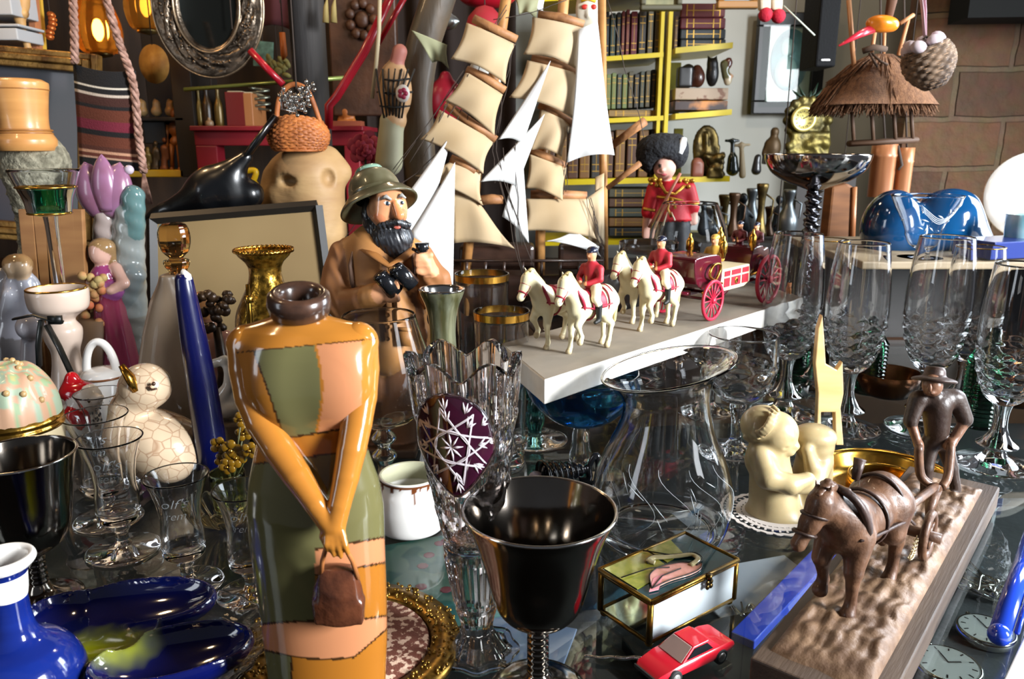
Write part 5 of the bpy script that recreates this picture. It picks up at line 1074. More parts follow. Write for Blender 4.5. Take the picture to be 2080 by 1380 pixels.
# fore mast (left): yards slope down to the right
yard([(962, 38, -6), (1005, 60, -10), (1050, 80, -14)]); yard([(948, 142, -10), (985, 158, -14), (1026, 184, -18)]); yard([(905, 212, -10), (950, 245, -16), (1008, 284, -20)]); yard([(916, 322, -14), (945, 335, -18), (966, 350, -20)])
yard([(975, 407, -16), (1000, 405, -16), (1022, 406, -16)], 9)
sail([(952, 48, -8), (1042, 88, -14), (1022, 168, -22), (921, 122, -18)], 16); sail([(950, 148, -14), (1018, 190, -18), (1000, 274, -26), (908, 208, -18)], 16)
sail([(898, 226, -14), (1000, 284, -20), (976, 350, -30), (860, 286, -20)], 14); sail([(918, 330, -16), (974, 352, -20), (975, 415, -26), (850, 360, -20)], 10)
sail([(912, 340, -10), (975, 415, -10), (1040, 505, -10), (924, 495, -10)], 10); 
# main mast
yard([(1093, 30, 10), (1140, 36, 6), (1186, 50, 2)]); yard([(1080, 118, 10), (1120, 128, 6), (1182, 148, 2)]); yard([(1095, 212, 10), (1130, 232, 6), (1165, 252, 2)]); yard([(1076, 308, 12), (1110, 320, 8), (1150, 338, 4)]); yard([(1078, 396, 14), (1130, 396, 14), (1192, 398, 14)], 9)
sail([(1086, 36, 6), (1182, 56, 0), (1168, 140, -10), (1068, 112, -4)], 18); sail([(1076, 124, 6), (1176, 150, 0), (1160, 238, -12), (1040, 200, -6)], 16)
sail([(1100, 222, 6), (1158, 250, 2), (1138, 318, -8), (1080, 306, 0)], 14); sail([(1078, 314, 6), (1148, 340, 2), (1140, 408, -8), (1070, 384, 0)], 16)
sail([(1072, 404, 12), (1190, 404, 10), (1205, 485, 4), (1068, 470, 6)], 14); sail([(1168, 470, 4), (1215, 500, 0), (1216, 520, 0), (1112, 492, 0)], 8, sailw)
# pale staysails
tri((1118, 124, -16), (1012, 284, -24), (1062, 292, -22), 16); tri((1106, 232, -20), (975, 370, -26), (1050, 378, -24), 12); tri((1060, 300, -18), (1020, 440, -26), (1074, 494, -20), 10)
tri((920, 268, -30), (815, 412, -36), (826, 620, -34), 10); tri((924, 330, -36), (830, 480, -40), (920, 590, -36), 16)
sail([(1176, 60, -20), (1212, 46, -10), (1244, 316, -10), (1156, 330, -24)], 14, sailw, 'spanker'); 
sail([(1210, 360, 40), (1226, 352, 40), (1228, 500, 40), (1205, 480, 40)], 4)
sail([(1190, 404, 30), (1224, 380, 36), (1226, 500, 40), (1196, 500, 34)], 6)
sail([(838, 62, 20), (905, 90, 20), (910, 140, 20), (880, 128, 20)], 6, mat('sage_sail', '#8d8d6d', .8)); sail([(1045, -10, 30), (1095, -10, 30), (1088, 40, 30), (1056, 30, 30)], 6, mat('sage_sail', '#8d8d6d', .8)); sail([(1020, -20, 34), (1110, -20, 34), (1100, 28, 34), (1060, 10, 34)], 5, sailw)
b = MB(); F.tube(b, [(1240, 298, 40), (1310, 246, 0)], [7, 9], 8); F.tube(b, [(1234, 382, 40), (1300, 332, 0)], [5, 6], 8); obj('boom', b, tw, t)
# rigging
b = MB()
rig = [((1030, 10, -10), (800, 345, -20)), ((1030, 20, -10), (690, 500, -10)), ((1002, 60, -14), (905, 300, -24)), ((1046, 82, -14), (1010, 270, -24)), ((1044, 86, -16), (1022, 180, -20)), ((1036, 88, -14), (1006, 285, -24)), ((945, 150, -14), (830, 330, -30)), ((950, 150, -20), (905, 250, -22)), ((975, 165, -22), (948, 245, -24)), ((1008, 284, -24), (1020, 400, -24)), ((1002, 290, -24), (1004, 372, -24)),
       ((1020, 300, -26), (1062, 560, -26)), ((1045, 290, -26), (1058, 500, -28)), ((1014, 330, -28), (1090, 560, -26)), ((1016, 360, -28), (1070, 600, -26)), ((1176, 60, -2), (1170, 210, -6)), ((1184, 150, 0), (1166, 250, -4)), ((1160, 252, -6), (1140, 400, -6)), ((1154, 256, -8), (1150, 390, -8)), ((1150, 340, -4), (1145, 396, 0)), ((1190, 400, -6), (1224, 510, -8)), ((1200, 402, -8), (1230, 530, -10)), ((1204, 420, -6), (1226, 500, -6)), ((1198, 404, -4), (1216, 470, -6)), ((1230, -20, 20), (1310, 280, -10)), ((1000, 40, 0), (1150, 0, 10)), ((900, 300, -22), (790, 390, -20)), ((905, 212, -24), (862, 318, -26)), ((1010, 90, -14), (960, 240, -24))]
for a, c in rig:
    A, B_ = Vector(F.p(*a)), Vector(F.p(*c)); b.tube([A.lerp(B_, i / 6) + Vector((.0015 * math.sin(i * 2 + a[0]), 0, -.004 * math.sin(PI * i / 6))) for i in range(7)], .00055, 4)
obj('rigging', b, rope, t)
hm = mat('ship_hull_brown', '#2a1b15', .35, coat=.3, col2='#3f2a20', nscale=18, stretch=(1, 1, 5))
def hull(u, v):      # u along, v around from deck edge to keel and back
    x = 880 + u * 400; wv = 62 * (math.sin(PI * min(u * .8 + .12, 1)) ** .6); a = PI * v; y = 560 - (40 * (u - .5) ** 2 * 2) + 90 * math.sin(a); return Vector(F.p(x + 0 * v, min(y, 655), 40 + wv * math.cos(a)))
b = MB(); b.grid(hull, 26, 14); obj('hull', b, hm, t, solid=.002)
b = MB(); b.grid(lambda u, v: Vector(F.p(885 + u * 390, 566 - 80 * (u - .5) ** 2, 40 + (v * 2 - 1) * 58 * (math.sin(PI * min(u * .8 + .12, 1)) ** .6))), 20, 6); obj('deck', b, mat('deck_brown', '#3a2419', .5), t, solid=.002)
b = MB(); b.box(F.p(1010, 520, 40), (150 * F.m, 60 * F.m, 50 * F.m)); b.box(F.p(1180, 520, 40), (90 * F.m, 50 * F.m, 50 * F.m)); obj('cabin', b, hm, t, smooth=False, bevel=.006)
b = MB()
for i in range(9): x = 910 + i * 38; F.tube(b, [(x, 566, -18), (x, 530, -18)], 3, 6)
F.tube(b, [(905, 530, -18), (1225, 530, -18)], 3, 6); obj('deck_rail', b, hm, t)
b = MB(); z_ = F.p(1000, 650)[2]; b.box((-.06, .03, z_ / 2), (.03, .07, z_ - .004)); b.box((.08, .03, z_ / 2), (.03, .07, z_ - .004)); b.box((.01, .03, .006), (.14, .02, .008)); obj('stand', b, hm, t, smooth=False)
# ================================================================ left side of the case
# ---- lidded jar
F = PX(66, .56); t = place(F, 'lidded_jar', 'round lidded jar with pastel relief flowers on its lid and gilt rims', 'jar')
o = cr2(F.prof([(1040, 46), (1028, 56), (1010, 52), (985, 62), (945, 78), (905, 86), (880, 88), (868, 89)]), 5); o[0] = (o[0][0], 0)
obj('bowl', MB().lathe([(.0003, 0)] + o, 56), mat('jar_cream', '#c9b894', .2, coat=.5), t)
zr = o[-1][1]; rr = o[-1][0]
obj('gilt_rim', MB().lathe(cr2([(rr, zr), (rr * 1.03, zr + .002), (rr, zr + .0045), (rr * 1.02, zr + .007), (rr * .97, zr + .010)], 4), 56), gold, t)
b = MB(); random.seed(2)
def lidf(u, v):
    a = u * 2 * PI; r = rr * .98 * math.sin(v * PI / 2); z = zr + .009 + .043 * math.cos(v * PI / 2) ** .9; n = noise.noise(Vector((r * math.cos(a) * 120, r * math.sin(a) * 120, 1))); d = 1 + .05 * n
    return Vector((r * d * math.cos(a), r * d * math.sin(a), z + .003 * n))
b.grid(lidf, 90, 40, True); pal = [np.array(lin(c)) for c in ('#a39a66', '#879a74', '#b08a6e', '#8e9c84', '#aea478')]
b.c = [tuple(pal[int((noise.noise(Vector((v[0] * 170, v[1] * 170, 9))) + 1) * 2.49) % 5]) for v in b.v]
l_ = obj('lid', b, mat('pastel_relief', '#fff', .4, coat=.3, attr=True), t)
b = MB()
for i in range(26):
    a = random.uniform(0, 2 * PI); v = random.uniform(.15, .8); c = lidf(a / 2 / PI, v); b.ell(c, .0026, None, 6, 4)
obj('relief_berries', b, mat('relief_tan', '#a98a5c', .4, coat=.3), l_)
# ---- goose
F = PX(300, .66); t = place(F, 'ceramic_goose', 'crackled cream ceramic goose with gilt bill turned up', 'figurine')
G_ = [F.e(318, 900, 92, 66, 74, 0, (0, R(22), 0)), F.e(350, 905, 60, 55, 60, 6), F.c(270, 880, 50, 262, 830, 34, -4, -8), F.c(262, 835, 33, 285, 795, 36, -8), F.e(296, 785, 50, 46, 44, -8), F.e(340, 930, 70, 50, 66, 0), F.e(262, 890, 44, 52, 50, -10)]
cm = mat('crackle_cream', '#98795f', .2, coat=.6, col2='#b9a388', nscale=95, kind='vor', nlo=.0, nhi=.06)
obj('body', sdf(G_, .0016, 14 * F.m), cm, t)
b = MB(); F.tube(b, [(280, 790, -40), (262, 765, -46), (246, 742, -46)], [15, 12, 7], 12, flat=.7); obj('bill', b, gold, t)
b = MB(); F.tube(b, [(302, 786, -50), (308, 792, -50), (318, 790, -50)], 2.2, 6); b.ell(F.p(312, 780, -50), 4 * F.m); obj('eye', b, mat('eye_brown', '#3a2418', .3), t)
# ---- red and white bird shaker
F = PX(165, .70); t = place(F, 'bird_shaker', 'small red and white glazed bird with black dotted cheek', 'figurine')
S_ = [F.e(160, 858, 44, 44, 40, 0, col='#d9d4cc'), F.e(172, 812, 33, 32, 32, -6, col='#e6e1da'), F.e(158, 796, 34, 20, 30, -4, col='#b3121c'), F.c(134, 800, 13, 146, 768, 12, 0, col='#b3121c'), F.c(146, 768, 10, 160, 778, 8, 0, col='#b3121c'), F.e(150, 850, 20, 26, 24, -30, col='#b3121c'), F.c(196, 812, 10, 206, 808, 6, -16, col='#e6e1da'), F.e(178, 815, 4, 5, 4, -38, col='#15120f', k=1)]
obj('body', sdf(S_, .0013, 6 * F.m), ccol, t)
b = MB(); random.seed(6)
for i in range(40): a = random.uniform(-2.6, -.3); z = random.uniform(-.3, .5); b.ell(tuple(Vector(F.p(186, 845, 0)) + Vector((.6 * math.cos(a), .6 * math.sin(a), z)) * 44 * F.m * (1.45 if False else 1.0)), .0013, None, 6, 4)
obj('black_dots', b, mat('dot_black', '#141414', .3), t)
# ---- handled pot
F = PX(226, .78); t = place(F, 'lidded_pot', 'white and blue lidded pot with a large loop handle on the lid', 'pot')
o = cr2(F.prof([(870, 30), (862, 38), (830, 44), (790, 42), (765, 40)]), 5); o[0] = (o[0][0], 0)
obj('pot', MB().lathe([(.0003, 0)] + o, 40), white_por, t)
z1 = o[-1][1]; r1 = o[-1][0]; obj('lid', MB().lathe(cr2([(r1 * 1.05, z1), (r1 * 1.05, z1 + .003), (r1 * .8, z1 + .008), (.0003, z1 + .011)], 4), 40), white_por, t)
b = MB(); b.tube([(r1 * .75 * math.cos(a), -.002, z1 + .005 + .033 * math.sin(a)) for a in np.linspace(-.05, PI + .05, 24)], .0042, 10); obj('loop_handle', b, white_por, t)
b = MB(); b.tube([((r1 * 1.06) * math.cos(a), r1 * 1.06 * math.sin(a), z1 + .001) for a in np.linspace(0, 2 * PI, 40)], .0012, 6); obj('brown_line', b, mat('brown_line', '#7a4a2a', .3), t)
b = MB()
for i in range(7):
    a = -2.7 + i * .38
    for k in range(4): q = k * PI / 2; b.ell((r1 * 1.02 * math.cos(a + .06 * math.cos(q)), r1 * 1.02 * math.sin(a + .06 * math.cos(q)), z1 * .62 + .003 * math.sin(q)), (.0016, .0016, .0020), None, 6, 4)
obj('blue_flowers', b, mat('delft_blue', '#1e2748', .25, coat=.5), t)
# ---- pedestal cup, binder ribbon, angels
F = PX(156, .80); t = place(F, 'pedestal_cup', 'white porcelain pedestal cup with a black ribbon hanging by it', 'cup')
o = F.prof([(805, 44), (795, 46), (770, 34), (720, 26), (690, 34), (668, 36), (650, 26), (636, 40), (625, 54), (596, 58), (586, 55)]); o = cr2(o, 5); o[0] = (o[0][0], 0)
obj('cup', MB().lathe([(.0003, 0)] + o + [(o[-1][0] - .003, o[-1][1]), (o[-1][0] - .006, o[-1][1] - .015), (.0003, o[-1][1] - .022)], 44), mat('warm_porcelain', '#b9a596', .25, coat=.5), t)
obj('gold_line', MB().tube([(o[-1][0] * math.cos(a), o[-1][0] * math.sin(a), o[-1][1]) for a in np.linspace(0, 2 * PI, 44)], .0012, 6), goldline, t)
b = MB(); F.tube(b, [(30, 648, -70), (70, 640, -74), (110, 652, -74), (128, 655, -70)], 9, 8, flat=.3); F.tube(b, [(84, 650, -74), (78, 700, -76), (80, 745, -74)], 10, 8, flat=.3); F.tube(b, [(95, 660, -74), (120, 705, -76), (146, 762, -72)], 10, 8, flat=.3); b.box(F.p(112, 650, -78), (24 * F.m, 8 * F.m, 16 * F.m))
tag(obj('black_ribbon', b, mat('black_satin', '#0e1212', .4)), 'black ribbon bow tied below the white pedestal cup', 'ribbon').location = F.o
F = PX(28, .90); t = place(F, 'angel_figurine', 'pale blue grey angel figurine at the left edge behind the cup', 'figurine')
A_ = [F.e(36, 545, 24, 22, 22, -4, col='#b59a7c'), F.c(36, 585, 26, 30, 690, 44, 0, col='#9a9aa4', k=12), F.e(60, 590, 24, 36, 16, 10, col='#a6a8b2'), F.e(5, 580, 22, 36, 14, 10, col='#98989e'), F.c(20, 600, 14, 8, 640, 11, -24, col='#a0a0a8'), F.e(36, 536, 27, 20, 25, 2, col='#8c6d48')]
A_ += [F.c(30, 690, 44, 30, 800, 50, 0, col='#6d6a6c', k=12)]
obj('body', flatz(sdf(A_, .0022, 8 * F.m)), ccol, t)
F = PX(58, .84); tag(obj('porcelain_ball', sdf([F.e(62, 665, 26, 26, 26, -30), F.c(62, 690, 16, 60, 830, 20, -20)], .002, 6 * F.m), mat('grey_porcelain', '#a9a6ad', .15, coat=.7)), 'pale porcelain knob on a short stand beside the black ribbon', 'knob').location = F.o
# ---- girl spill vase with tulip
F = PX(238, .96); t = place(F, 'tulip_girl_vase', 'porcelain vase of a girl in a pink gown beside a teal trunk with pink tulip', 'vase')
TR_ = [F.c(262, 830, 42, 262, 640, 34, 0, col='#7d7a72', k=10), F.c(262, 640, 34, 262, 430, 26, 0, col='#8a8f8c', k=10), F.c(274, 470, 18, 270, 400, 22, -8, col='#54706f', k=8), F.c(250, 620, 20, 270, 560, 24, -18, col='#7c8484', k=8), F.c(215, 470, 22, 212, 400, 18, 0, col='#9d8f8a', k=8), F.c(215, 480, 24, 250, 560, 26, 6, col='#8b7f7a', k=8)]
obj('trunk', flatz(sdf(TR_, .0022, 10 * F.m, lambda G: .0006 * np.sin(G[..., 2] * 300 + G[..., 0] * 200))), ccol, t)
GI = [F.e(203, 515, 19, 23, 20, -40, col='#c39a8a'), F.e(208, 503, 24, 19, 22, -34, col='#8a6c48'), F.c(226, 515, 9, 230, 550, 8, -30, col='#8a6c48'), F.c(205, 540, 9, 206, 555, 14, -38, col='#c39a8a'), F.c(212, 560, 22, 222, 590, 22, -36, col='#8a3a66', k=8), F.c(222, 595, 26, 246, 800, 48, -34, -30, col='#7c2c44', k=10), F.e(230, 590, 22, 18, 20, -46, col='#8a4a80', k=6), F.e(192, 575, 14, 16, 14, -44, col='#9c2438', k=5)]
GI += F.chain([(236, 545, 11, -36), (252, 575, 10, -50), (226, 590, 8, -62)], '#c39a8a', k=4) + F.chain([(196, 556, 10, -40), (186, 576, 9, -50), (206, 585, 8, -60)], '#c39a8a', k=4)
obj('girl', flatz(sdf(GI, .0017, 5 * F.m, lambda G: .0007 * np.sin(np.arctan2(G[..., 0], G[..., 1] + .03) * 14) * (G[..., 2] < .14))), ccol, t, label='girl in a plum pink gown')
for i, (x, y, rx, rz, rot) in enumerate(((192, 385, 34, 52, -14), (235, 385, 34, 52, 16), (213, 372, 24, 52, 0))):
    b = MB(); c0 = Vector(F.p(x, y, -14 if i == 2 else 0)); q = Matrix.Rotation(R(rot), 3, 'Y')
    b.grid(lambda u, v: c0 + q @ Vector((rx * F.m * math.sin(PI * min(v * .86 + .14, 1)) ** .7 * math.cos(PI + PI * u), (rx * .8) * F.m * math.sin(PI * min(v * .86 + .14, 1)) ** .7 * math.sin(PI + PI * u), rz * F.m * (v * 2 - 1))), 14, 14)
    obj('tulip_petal', b, mat('tulip_pink', '#8d6484', .25, coat=.5, col2='#7a4f62', nscale=20), t, solid=.0016)
F2 = F; b = MB(); b.ell(F.p(203, 346, -6), 11 * F.m); b.ell(F.p(262, 345, 0), 9 * F.m); obj('petal_tips', b, mat('tulip_pale', '#a79aa4', .25, coat=.5), t)
# ---- decanter and candle
F = PX(396, .78); t = place(F, 'decanter', 'beige triangular decanter with an amber cut glass stopper', 'decanter')
obj('flask', sdf([('L', [(max(F.p(350, y)[2], 0), F.p(x, y)[0], 0, h * F.m, 30 * F.m) for y, x, h in ((870, 350, 66), (845, 350, 70), (760, 348, 68), (680, 346, 54), (610, 346, 38), (575, 346, 22), (556, 346, 17))], {'k': 2 * F.m})], .002, .002, smooth=3), mat('beige_flask', '#7d6b58', .4, coat=.3, col2='#8f7c66', nscale=8), t)
st_ = [(556, 15), (540, 24), (530, 26), (524, 14), (510, 26), (490, 32), (468, 31), (456, 24), (452, 10)]
o = cr2(F.prof(st_), 5); obj('stopper', MB().lathe([(.0003, o[0][1])] + o + [(.0003, o[-1][1])], 16, wob=lambda a, z: 1 + .03 * math.cos(8 * a)), glassm('amber_glass', '#e0b878', .0, 1.5), t, smooth=False)
F = PX(428, .66); t = place(F, 'taper_candle', 'blue taper candle with a white wick leaning left', 'candle')
b = MB(); pts = [(432, 950, 31), (425, 880, 30), (410, 780, 28), (392, 680, 24), (378, 600, 19), (373, 566, 16), (371, 556, 11)]
b.tube([F.p(x, y, (y - 940) * .08) for x, y, r in pts], [r * F.m for x, y, r in pts], 24); obj('wax', b, mat('blue_wax', '#040838', .3, coat=.4), t)
b = MB(); F.tube(b, [(370, 560, -30), (372, 552, -32), (380, 562, -34), (384, 570, -34)], [4, 6, 8, 6], 8); obj('wick_wax', b, mat('white_wax', '#d9d2c8', .4), t)
F = PX(360, .76); tag(obj('glass_ashtray', MB().lathe(cr2([(.0003, 0), (.022, 0), (.03, .012), (.029, .016), (.022, .008), (.0003, .006)], 4), 16, wob=lambda a, z: 1 + .06 * math.cos(8 * a)), glassm('smoke_green_glass', '#9fb8a6'), smooth=False), 'cut green glass ashtray between the goose and candle', 'ashtray').location = (F.o.x, F.o.y, 0)
# ---- amber flowers, shell dish
F = PX(472, .57); t = place(F, 'amber_flowers', 'spray of amber glass flowers in a small green cup left of the lady vase', 'ornament')
obj('cup', MB().lathe(cr2(F.prof([(1040, 22), (1030, 30), (990, 34), (965, 36), (962, 33), (1020, 26)]), 4), 32), glassm('green_cup_glass', '#c6cf90'), t)
am = mat('amber_petal', '#7d5a12', .12, trans=.35, coat=.5)
for i, (x, y, r) in enumerate(((445, 905, 15), (480, 930, 17), (462, 948, 14), (495, 880, 14), (470, 915, 18), (508, 915, 14), (452, 935, 13), (490, 852, 13))):
    b = MB(); c0 = Vector(F.p(x, y, -10 - (i % 3) * 12))
    for k in range(5): a = k * 2 * PI / 5 + i; b.ell(c0 + Vector((math.cos(a) * r * .72, -2 if k % 2 else 0, math.sin(a) * r * .72)) * F.m, (r * .55 * F.m, r * .25 * F.m, r * .55 * F.m), None, 10, 6)
    fl = obj('flower', b, am, t); b = MB(); b.ell(c0 + Vector((0, -4 * F.m, 0)), r * .28 * F.m, None, 8, 6); obj('flower_centre', b, gold, fl)
    b = MB(); b.tube([c0, Vector(F.p(472, 985))], .0007, 5); obj('stem', b, mat('wire_green', '#3a3a1a', .5), t)
p_ = T(455, 1075); b = MB(); b.grid(lambda u, v: Vector(((.004 + .026 * v) * math.cos(u * PI * 2) * 1.0, (.004 + .026 * v) * math.sin(u * PI * 2) * .8, .002 + .020 * v ** 2 + .0012 * math.cos(u * PI * 44) * v)), 220, 14, True)
tag(obj('shell_dish', b, glassm('ribbed_glass', '#f3efd6', .02), solid=.0016), 'ribbed clear shell dish behind the lady vase and shot glasses', 'dish').location = (p_.x, p_.y, .0015)
# ---- gold vase
F = PX(568, .72); t = place(F, 'gilt_vase', 'mottled gold vase with rope edged rim behind the lady vase shoulder', 'vase')
gm = mat('gold_leaf', '#b98d35', .25, .9, col2='#5a4214', nscale=170, bump=(160, .6)); o = cr2(F.prof([(935, 40), (925, 46), (860, 52), (760, 62), (690, 66), (640, 64), (605, 50), (575, 36), (552, 32), (535, 36), (520, 50), (508, 57)]), 5); o[0] = (o[0][0], 0)
obj('body', MB().lathe([(.0003, 0)] + o + [(o[-1][0] * .8, o[-1][1] - .004), (o[-1][0] * .5, o[-1][1] - .02), (.0003, o[-1][1] - .03)], 48), gm, t)
obj('rope_rim', MB().tube([(o[-1][0] * math.cos(a), o[-1][0] * math.sin(a), o[-1][1] + .0008 * math.sin(a * 40)) for a in np.linspace(0, 2 * PI, 160)], .0016, 6), gold, t)
F = PX(507, .655); t = place(F, 'brass_stick', 'thin brass letter opener standing in front of the gold vase', 'letter opener'); b = MB(); F.tube(b, [(512, 900), (510, 700), (507, 640), (503, 578)], [5, 6, 6, 4], 8); obj('blade', b, mat('bronze_stick', '#5d4418', .3, 1), t); b = MB(); F.tube(b, [(507, 615), (505, 600)], [8, 8], 10); obj('collar', b, gold, t)
# ---- dark flower, pink figure, white swan behind the candle
F = PX(440, .80); t = place(F, 'bronze_bouquet', 'dark bronze flower bouquet behind the blue candle', 'ornament'); random.seed(8); b = MB()
for i in range(26): x, y = random.uniform(405, 470), random.uniform(596, 668); b.ell(F.p(x, y, random.uniform(-14, 14)), (11 * F.m, 8 * F.m, 11 * F.m), (random.random() * 3, random.random() * 3, 0), 8, 5)
obj('petals', b, mat('bronze_petal', '#241811', .35, .3, col2='#46321f', nscale=80), t); b = MB(); F.tube(b, [(440, 665), (455, 760), (450, 880)], [8, 12, 20], 10); obj('stalk', b, mat('bronze_petal', '#241811'), t)
F = PX(448, .84); tag(obj('pink_figurine', sdf([F.c(455, 700, 30, 450, 860, 40, 0, col='#8f6558'), F.e(412, 622, 26, 30, 26, 0, col='#b9814f'), F.c(420, 650, 16, 440, 720, 26, 0, col='#9a6a50')], .0022, 10 * F.m), ccol), 'pink and orange porcelain figure half hidden behind the candle', 'figurine').location = F.o
F = PX(455, .74); t = place(F, 'swan_ornament', 'small white porcelain swan between the candle and the lady vase', 'ornament')
obj('body', sdf(F.chain([(436, 738, 9), (456, 732, 9), (466, 752, 10), (466, 785, 12), (450, 815, 22)], k=5) + [F.e(460, 830, 40, 20, 26, 0), F.e(478, 815, 18, 26, 18, 6), F.e(440, 835, 22, 14, 22, -8), F.c(428, 741, 4, 436, 740, 6)], .0014, 6 * F.m), mat('swan_white', '#cfcbc2', .18, coat=.6), t)
obj('base', MB().box((0, 0, F.p(460, 852)[2] / 2), (.05, .035, F.p(460, 852)[2])), mat('swan_base', '#6a5c4c', .5), t, smooth=False, bevel=.002)
# ---- small things around the crystal vase
F = PX(785, .78); t = place(F, 'round_bird', 'round white porcelain bird behind the snifter', 'figurine'); obj('body', sdf([F.e(785, 795, 30, 27, 28, 0), F.c(806, 790, 8, 818, 786, 4, -8), F.c(785, 810, 22, 785, 895, 26)], .0018, 6 * F.m), white_por, t); b = MB(); b.ell(F.p(776, 808, -26), 3.5 * F.m); b.ell(F.p(795, 776, -22), 3 * F.m); obj('eye', b, bk, t)
tag(obj('blue_bead_heap', MB().ell((0, 0, .018), (.016, .014, .018), None, 10, 6), glassm('sapphire_glass', '#3242c8', .0), smooth=False), 'faceted sapphire glass lump beside the round white bird', 'ornament').location = (T(825, 855).x, .80, 0)
for i, (px, py, r) in enumerate(((1088, 972, 16), (1062, 985, 13))):
    p_ = T(px, py + 14); tag(obj('marble_egg', MB().ell((0, 0, r * .00042), (r * .00044, r * .00044, r * .00042)), mat('lilac_marble', '#b5a9b4', .15, coat=.6)), ('larger', 'smaller')[i] + ' lilac white marble egg behind the silver goblet rim', 'egg', 'marble eggs').location = (p_.x, p_.y, 0)
p_ = T(1150, 985); t = thing('black_conch', 'ridged black shell behind the silver goblet', 'shell', (p_.x, p_.y, 0), .4); b = MB(); b.grid(lambda u, v: Vector((.03 * (v - .5) * 1.6, (.004 + .012 * (1 - v)) * math.cos(u * 2 * PI) * (1 + .12 * math.sin(v * 50)), .013 + (.004 + .009 * (1 - v)) * math.sin(u * 2 * PI) * (1 + .12 * math.sin(v * 50)))), 20, 60, True); obj('ridged_shell', b, bk, t); b = MB(); b.tube([(-.02 + .005 * math.cos(a) * (1 - a / 12), .0, .016 + .006 * math.sin(a) * (1 - a / 12)) for a in np.linspace(0, 11, 40)], .0022, 8); obj('spiral', b, bk, t)
F = PX(1225, .66); t = place(F, 'black_feather_pen', 'black upright loop ornament beside the clear vase', 'ornament'); b = MB(); F.tube(b, cr([(1205, 1000), (1196, 950), (1212, 925), (1216, 960), (1208, 1005)], 5), 7, 10); obj('loop', b, bk, t); b = MB(); b.box((-.008, 0, .003), (.03, .02, .006)); obj('base', b, bk, t, smooth=False)
# ================================================================ tall stack at the left: wooden cup, mossy stone, green banded goblet
F = PX(70, .98); t = place(F, 'moss_urn', 'rough grey stone urn behind the green banded goblet', 'urn')
obj('urn', flatz(sdf([F.e(72, 332, 62, 62, 56, 20, k=10), F.c(75, 370, 55, 75, 470, 30, 20), F.c(75, 470, 30, 75, 760, 46, 20)], .004, 14 * F.m, lambda G: .0035 * np.sin(G[..., 0] * 500) * np.sin(G[..., 1] * 430) * np.sin(G[..., 2] * 470), 0)), mat('moss_stone', '#5f5a4a', .95, col2='#8c8672', nscale=120, bump=(300, 1, .003)), t)
zt_ = F.p(75, 286)[2]
F3 = PX(56, .98, F.o.z + zt_ - .012); t = place(F3, 'turned_wood_cup', 'upturned tan turned wooden cup standing on the rough urn', 'cup')
wm = mat('turned_maple', '#a9743f', .35, coat=.3, col2='#c08a4f', nscale=6, stretch=(1, 1, 10)); o = cr2(F3.prof([(292, 56), (284, 56), (276, 52), (262, 46), (240, 46), (200, 51), (176, 55), (168, 55)]), 4); o[0] = (o[0][0], 0)
obj('cup', MB().lathe([(.0003, 0)] + o + [(o[-1][0] * .8, o[-1][1] + .004), (.0003, o[-1][1] + .005)], 48), wm, t)
b = MB(); 
for yy in (265, 271, 182): q = F3.prof([(yy, 52 if yy < 200 else 48)])[0]; b.lathe([(q[0] + .0008, q[1] - .0012), (q[0] + .0022, q[1]), (q[0] + .0008, q[1] + .0012)], 48)
obj('turned_beads', b, mat('bead_brown', '#8a5a2c', .35), t)
F = PX(160, .845); goldf = glassm('clear_glass')
S2 = [(440, 14), (432, 38), (405, 44), (380, 54), (345, 66)]
t = stemglass('banded_goblet', 'tall clear goblet with a green and gold band at the left', 'glass', F.o, F.prof(S2), F.prof([(800, 16), (760, 10), (600, 10), (470, 12), (440, 14)]), F.prof([(838, 60), (832, 56), (815, 30), (800, 16)]), glass_w, .0014, 48, inner_floor=F.prof([(428, 1)])[0][1])
obj('green_band', MB().lathe([(r * 1.012 + .0002, z) for r, z in cr2(F.prof([(430, 40), (405, 44), (384, 52)]), 4)], 48), glassm('emerald_band', '#1f8a5a', 0), t)
for y_, h_ in ((380, 54), (433, 39)): q = F.prof([(y_, h_)])[0]; obj('gold_ring', MB().tube([(q[0] * 1.015 * math.cos(a), q[0] * 1.015 * math.sin(a), q[1]) for a in np.linspace(0, 2 * PI, 48)], .0012, 6), goldline, t)
F = PX(95, .93); t = place(F, 'slat_bundle', 'upright wooden slats standing behind the banded goblet', 'slats')
for i, (xa, xb, w_) in enumerate(((55, 62, 14), (82, 96, 12), (110, 110, 16), (138, 140, 14), (160, 158, 9))):
    A, B_ = Vector(F.p(xa, 425, 0)), Vector(F.p(xb, 640, 0)); B_.z = 0; b = MB(); b.hexa([B_ + Vector((sx * w_ * F.m, sy * .004, 0)) for sx, sy in ((-1, -1), (1, -1), (1, 1), (-1, 1))], [A + Vector((sx * w_ * F.m, sy * .004, 0)) for sx, sy in ((-1, -1), (1, -1), (1, 1), (-1, 1))]); obj('slat', b, mat('slat_wood', '#7d5430', .5, col2='#946a40', nscale=7, stretch=(1, 1, 8)), t, smooth=False, bevel=.001)
F = PX(190, .92); t = place(F, 'dried_posy', 'small yellow and orange dried flower heap behind the girl vase', 'flowers'); random.seed(10); b = MB()
for i in range(22): b.ell(F.p(random.uniform(165, 210), random.uniform(560, 660), random.uniform(-12, 12)), 9 * F.m, None, 7, 5)
obj('blossoms', b, mat('dried_yellow', '#a8905a', .7, col2='#b8603a', nscale=50), t); b = MB(); F.tube(b, [(188, 650), (190, 810)], [24, 30], 12); obj('pot', b, mat('posy_pot', '#6a5038', .6), t)
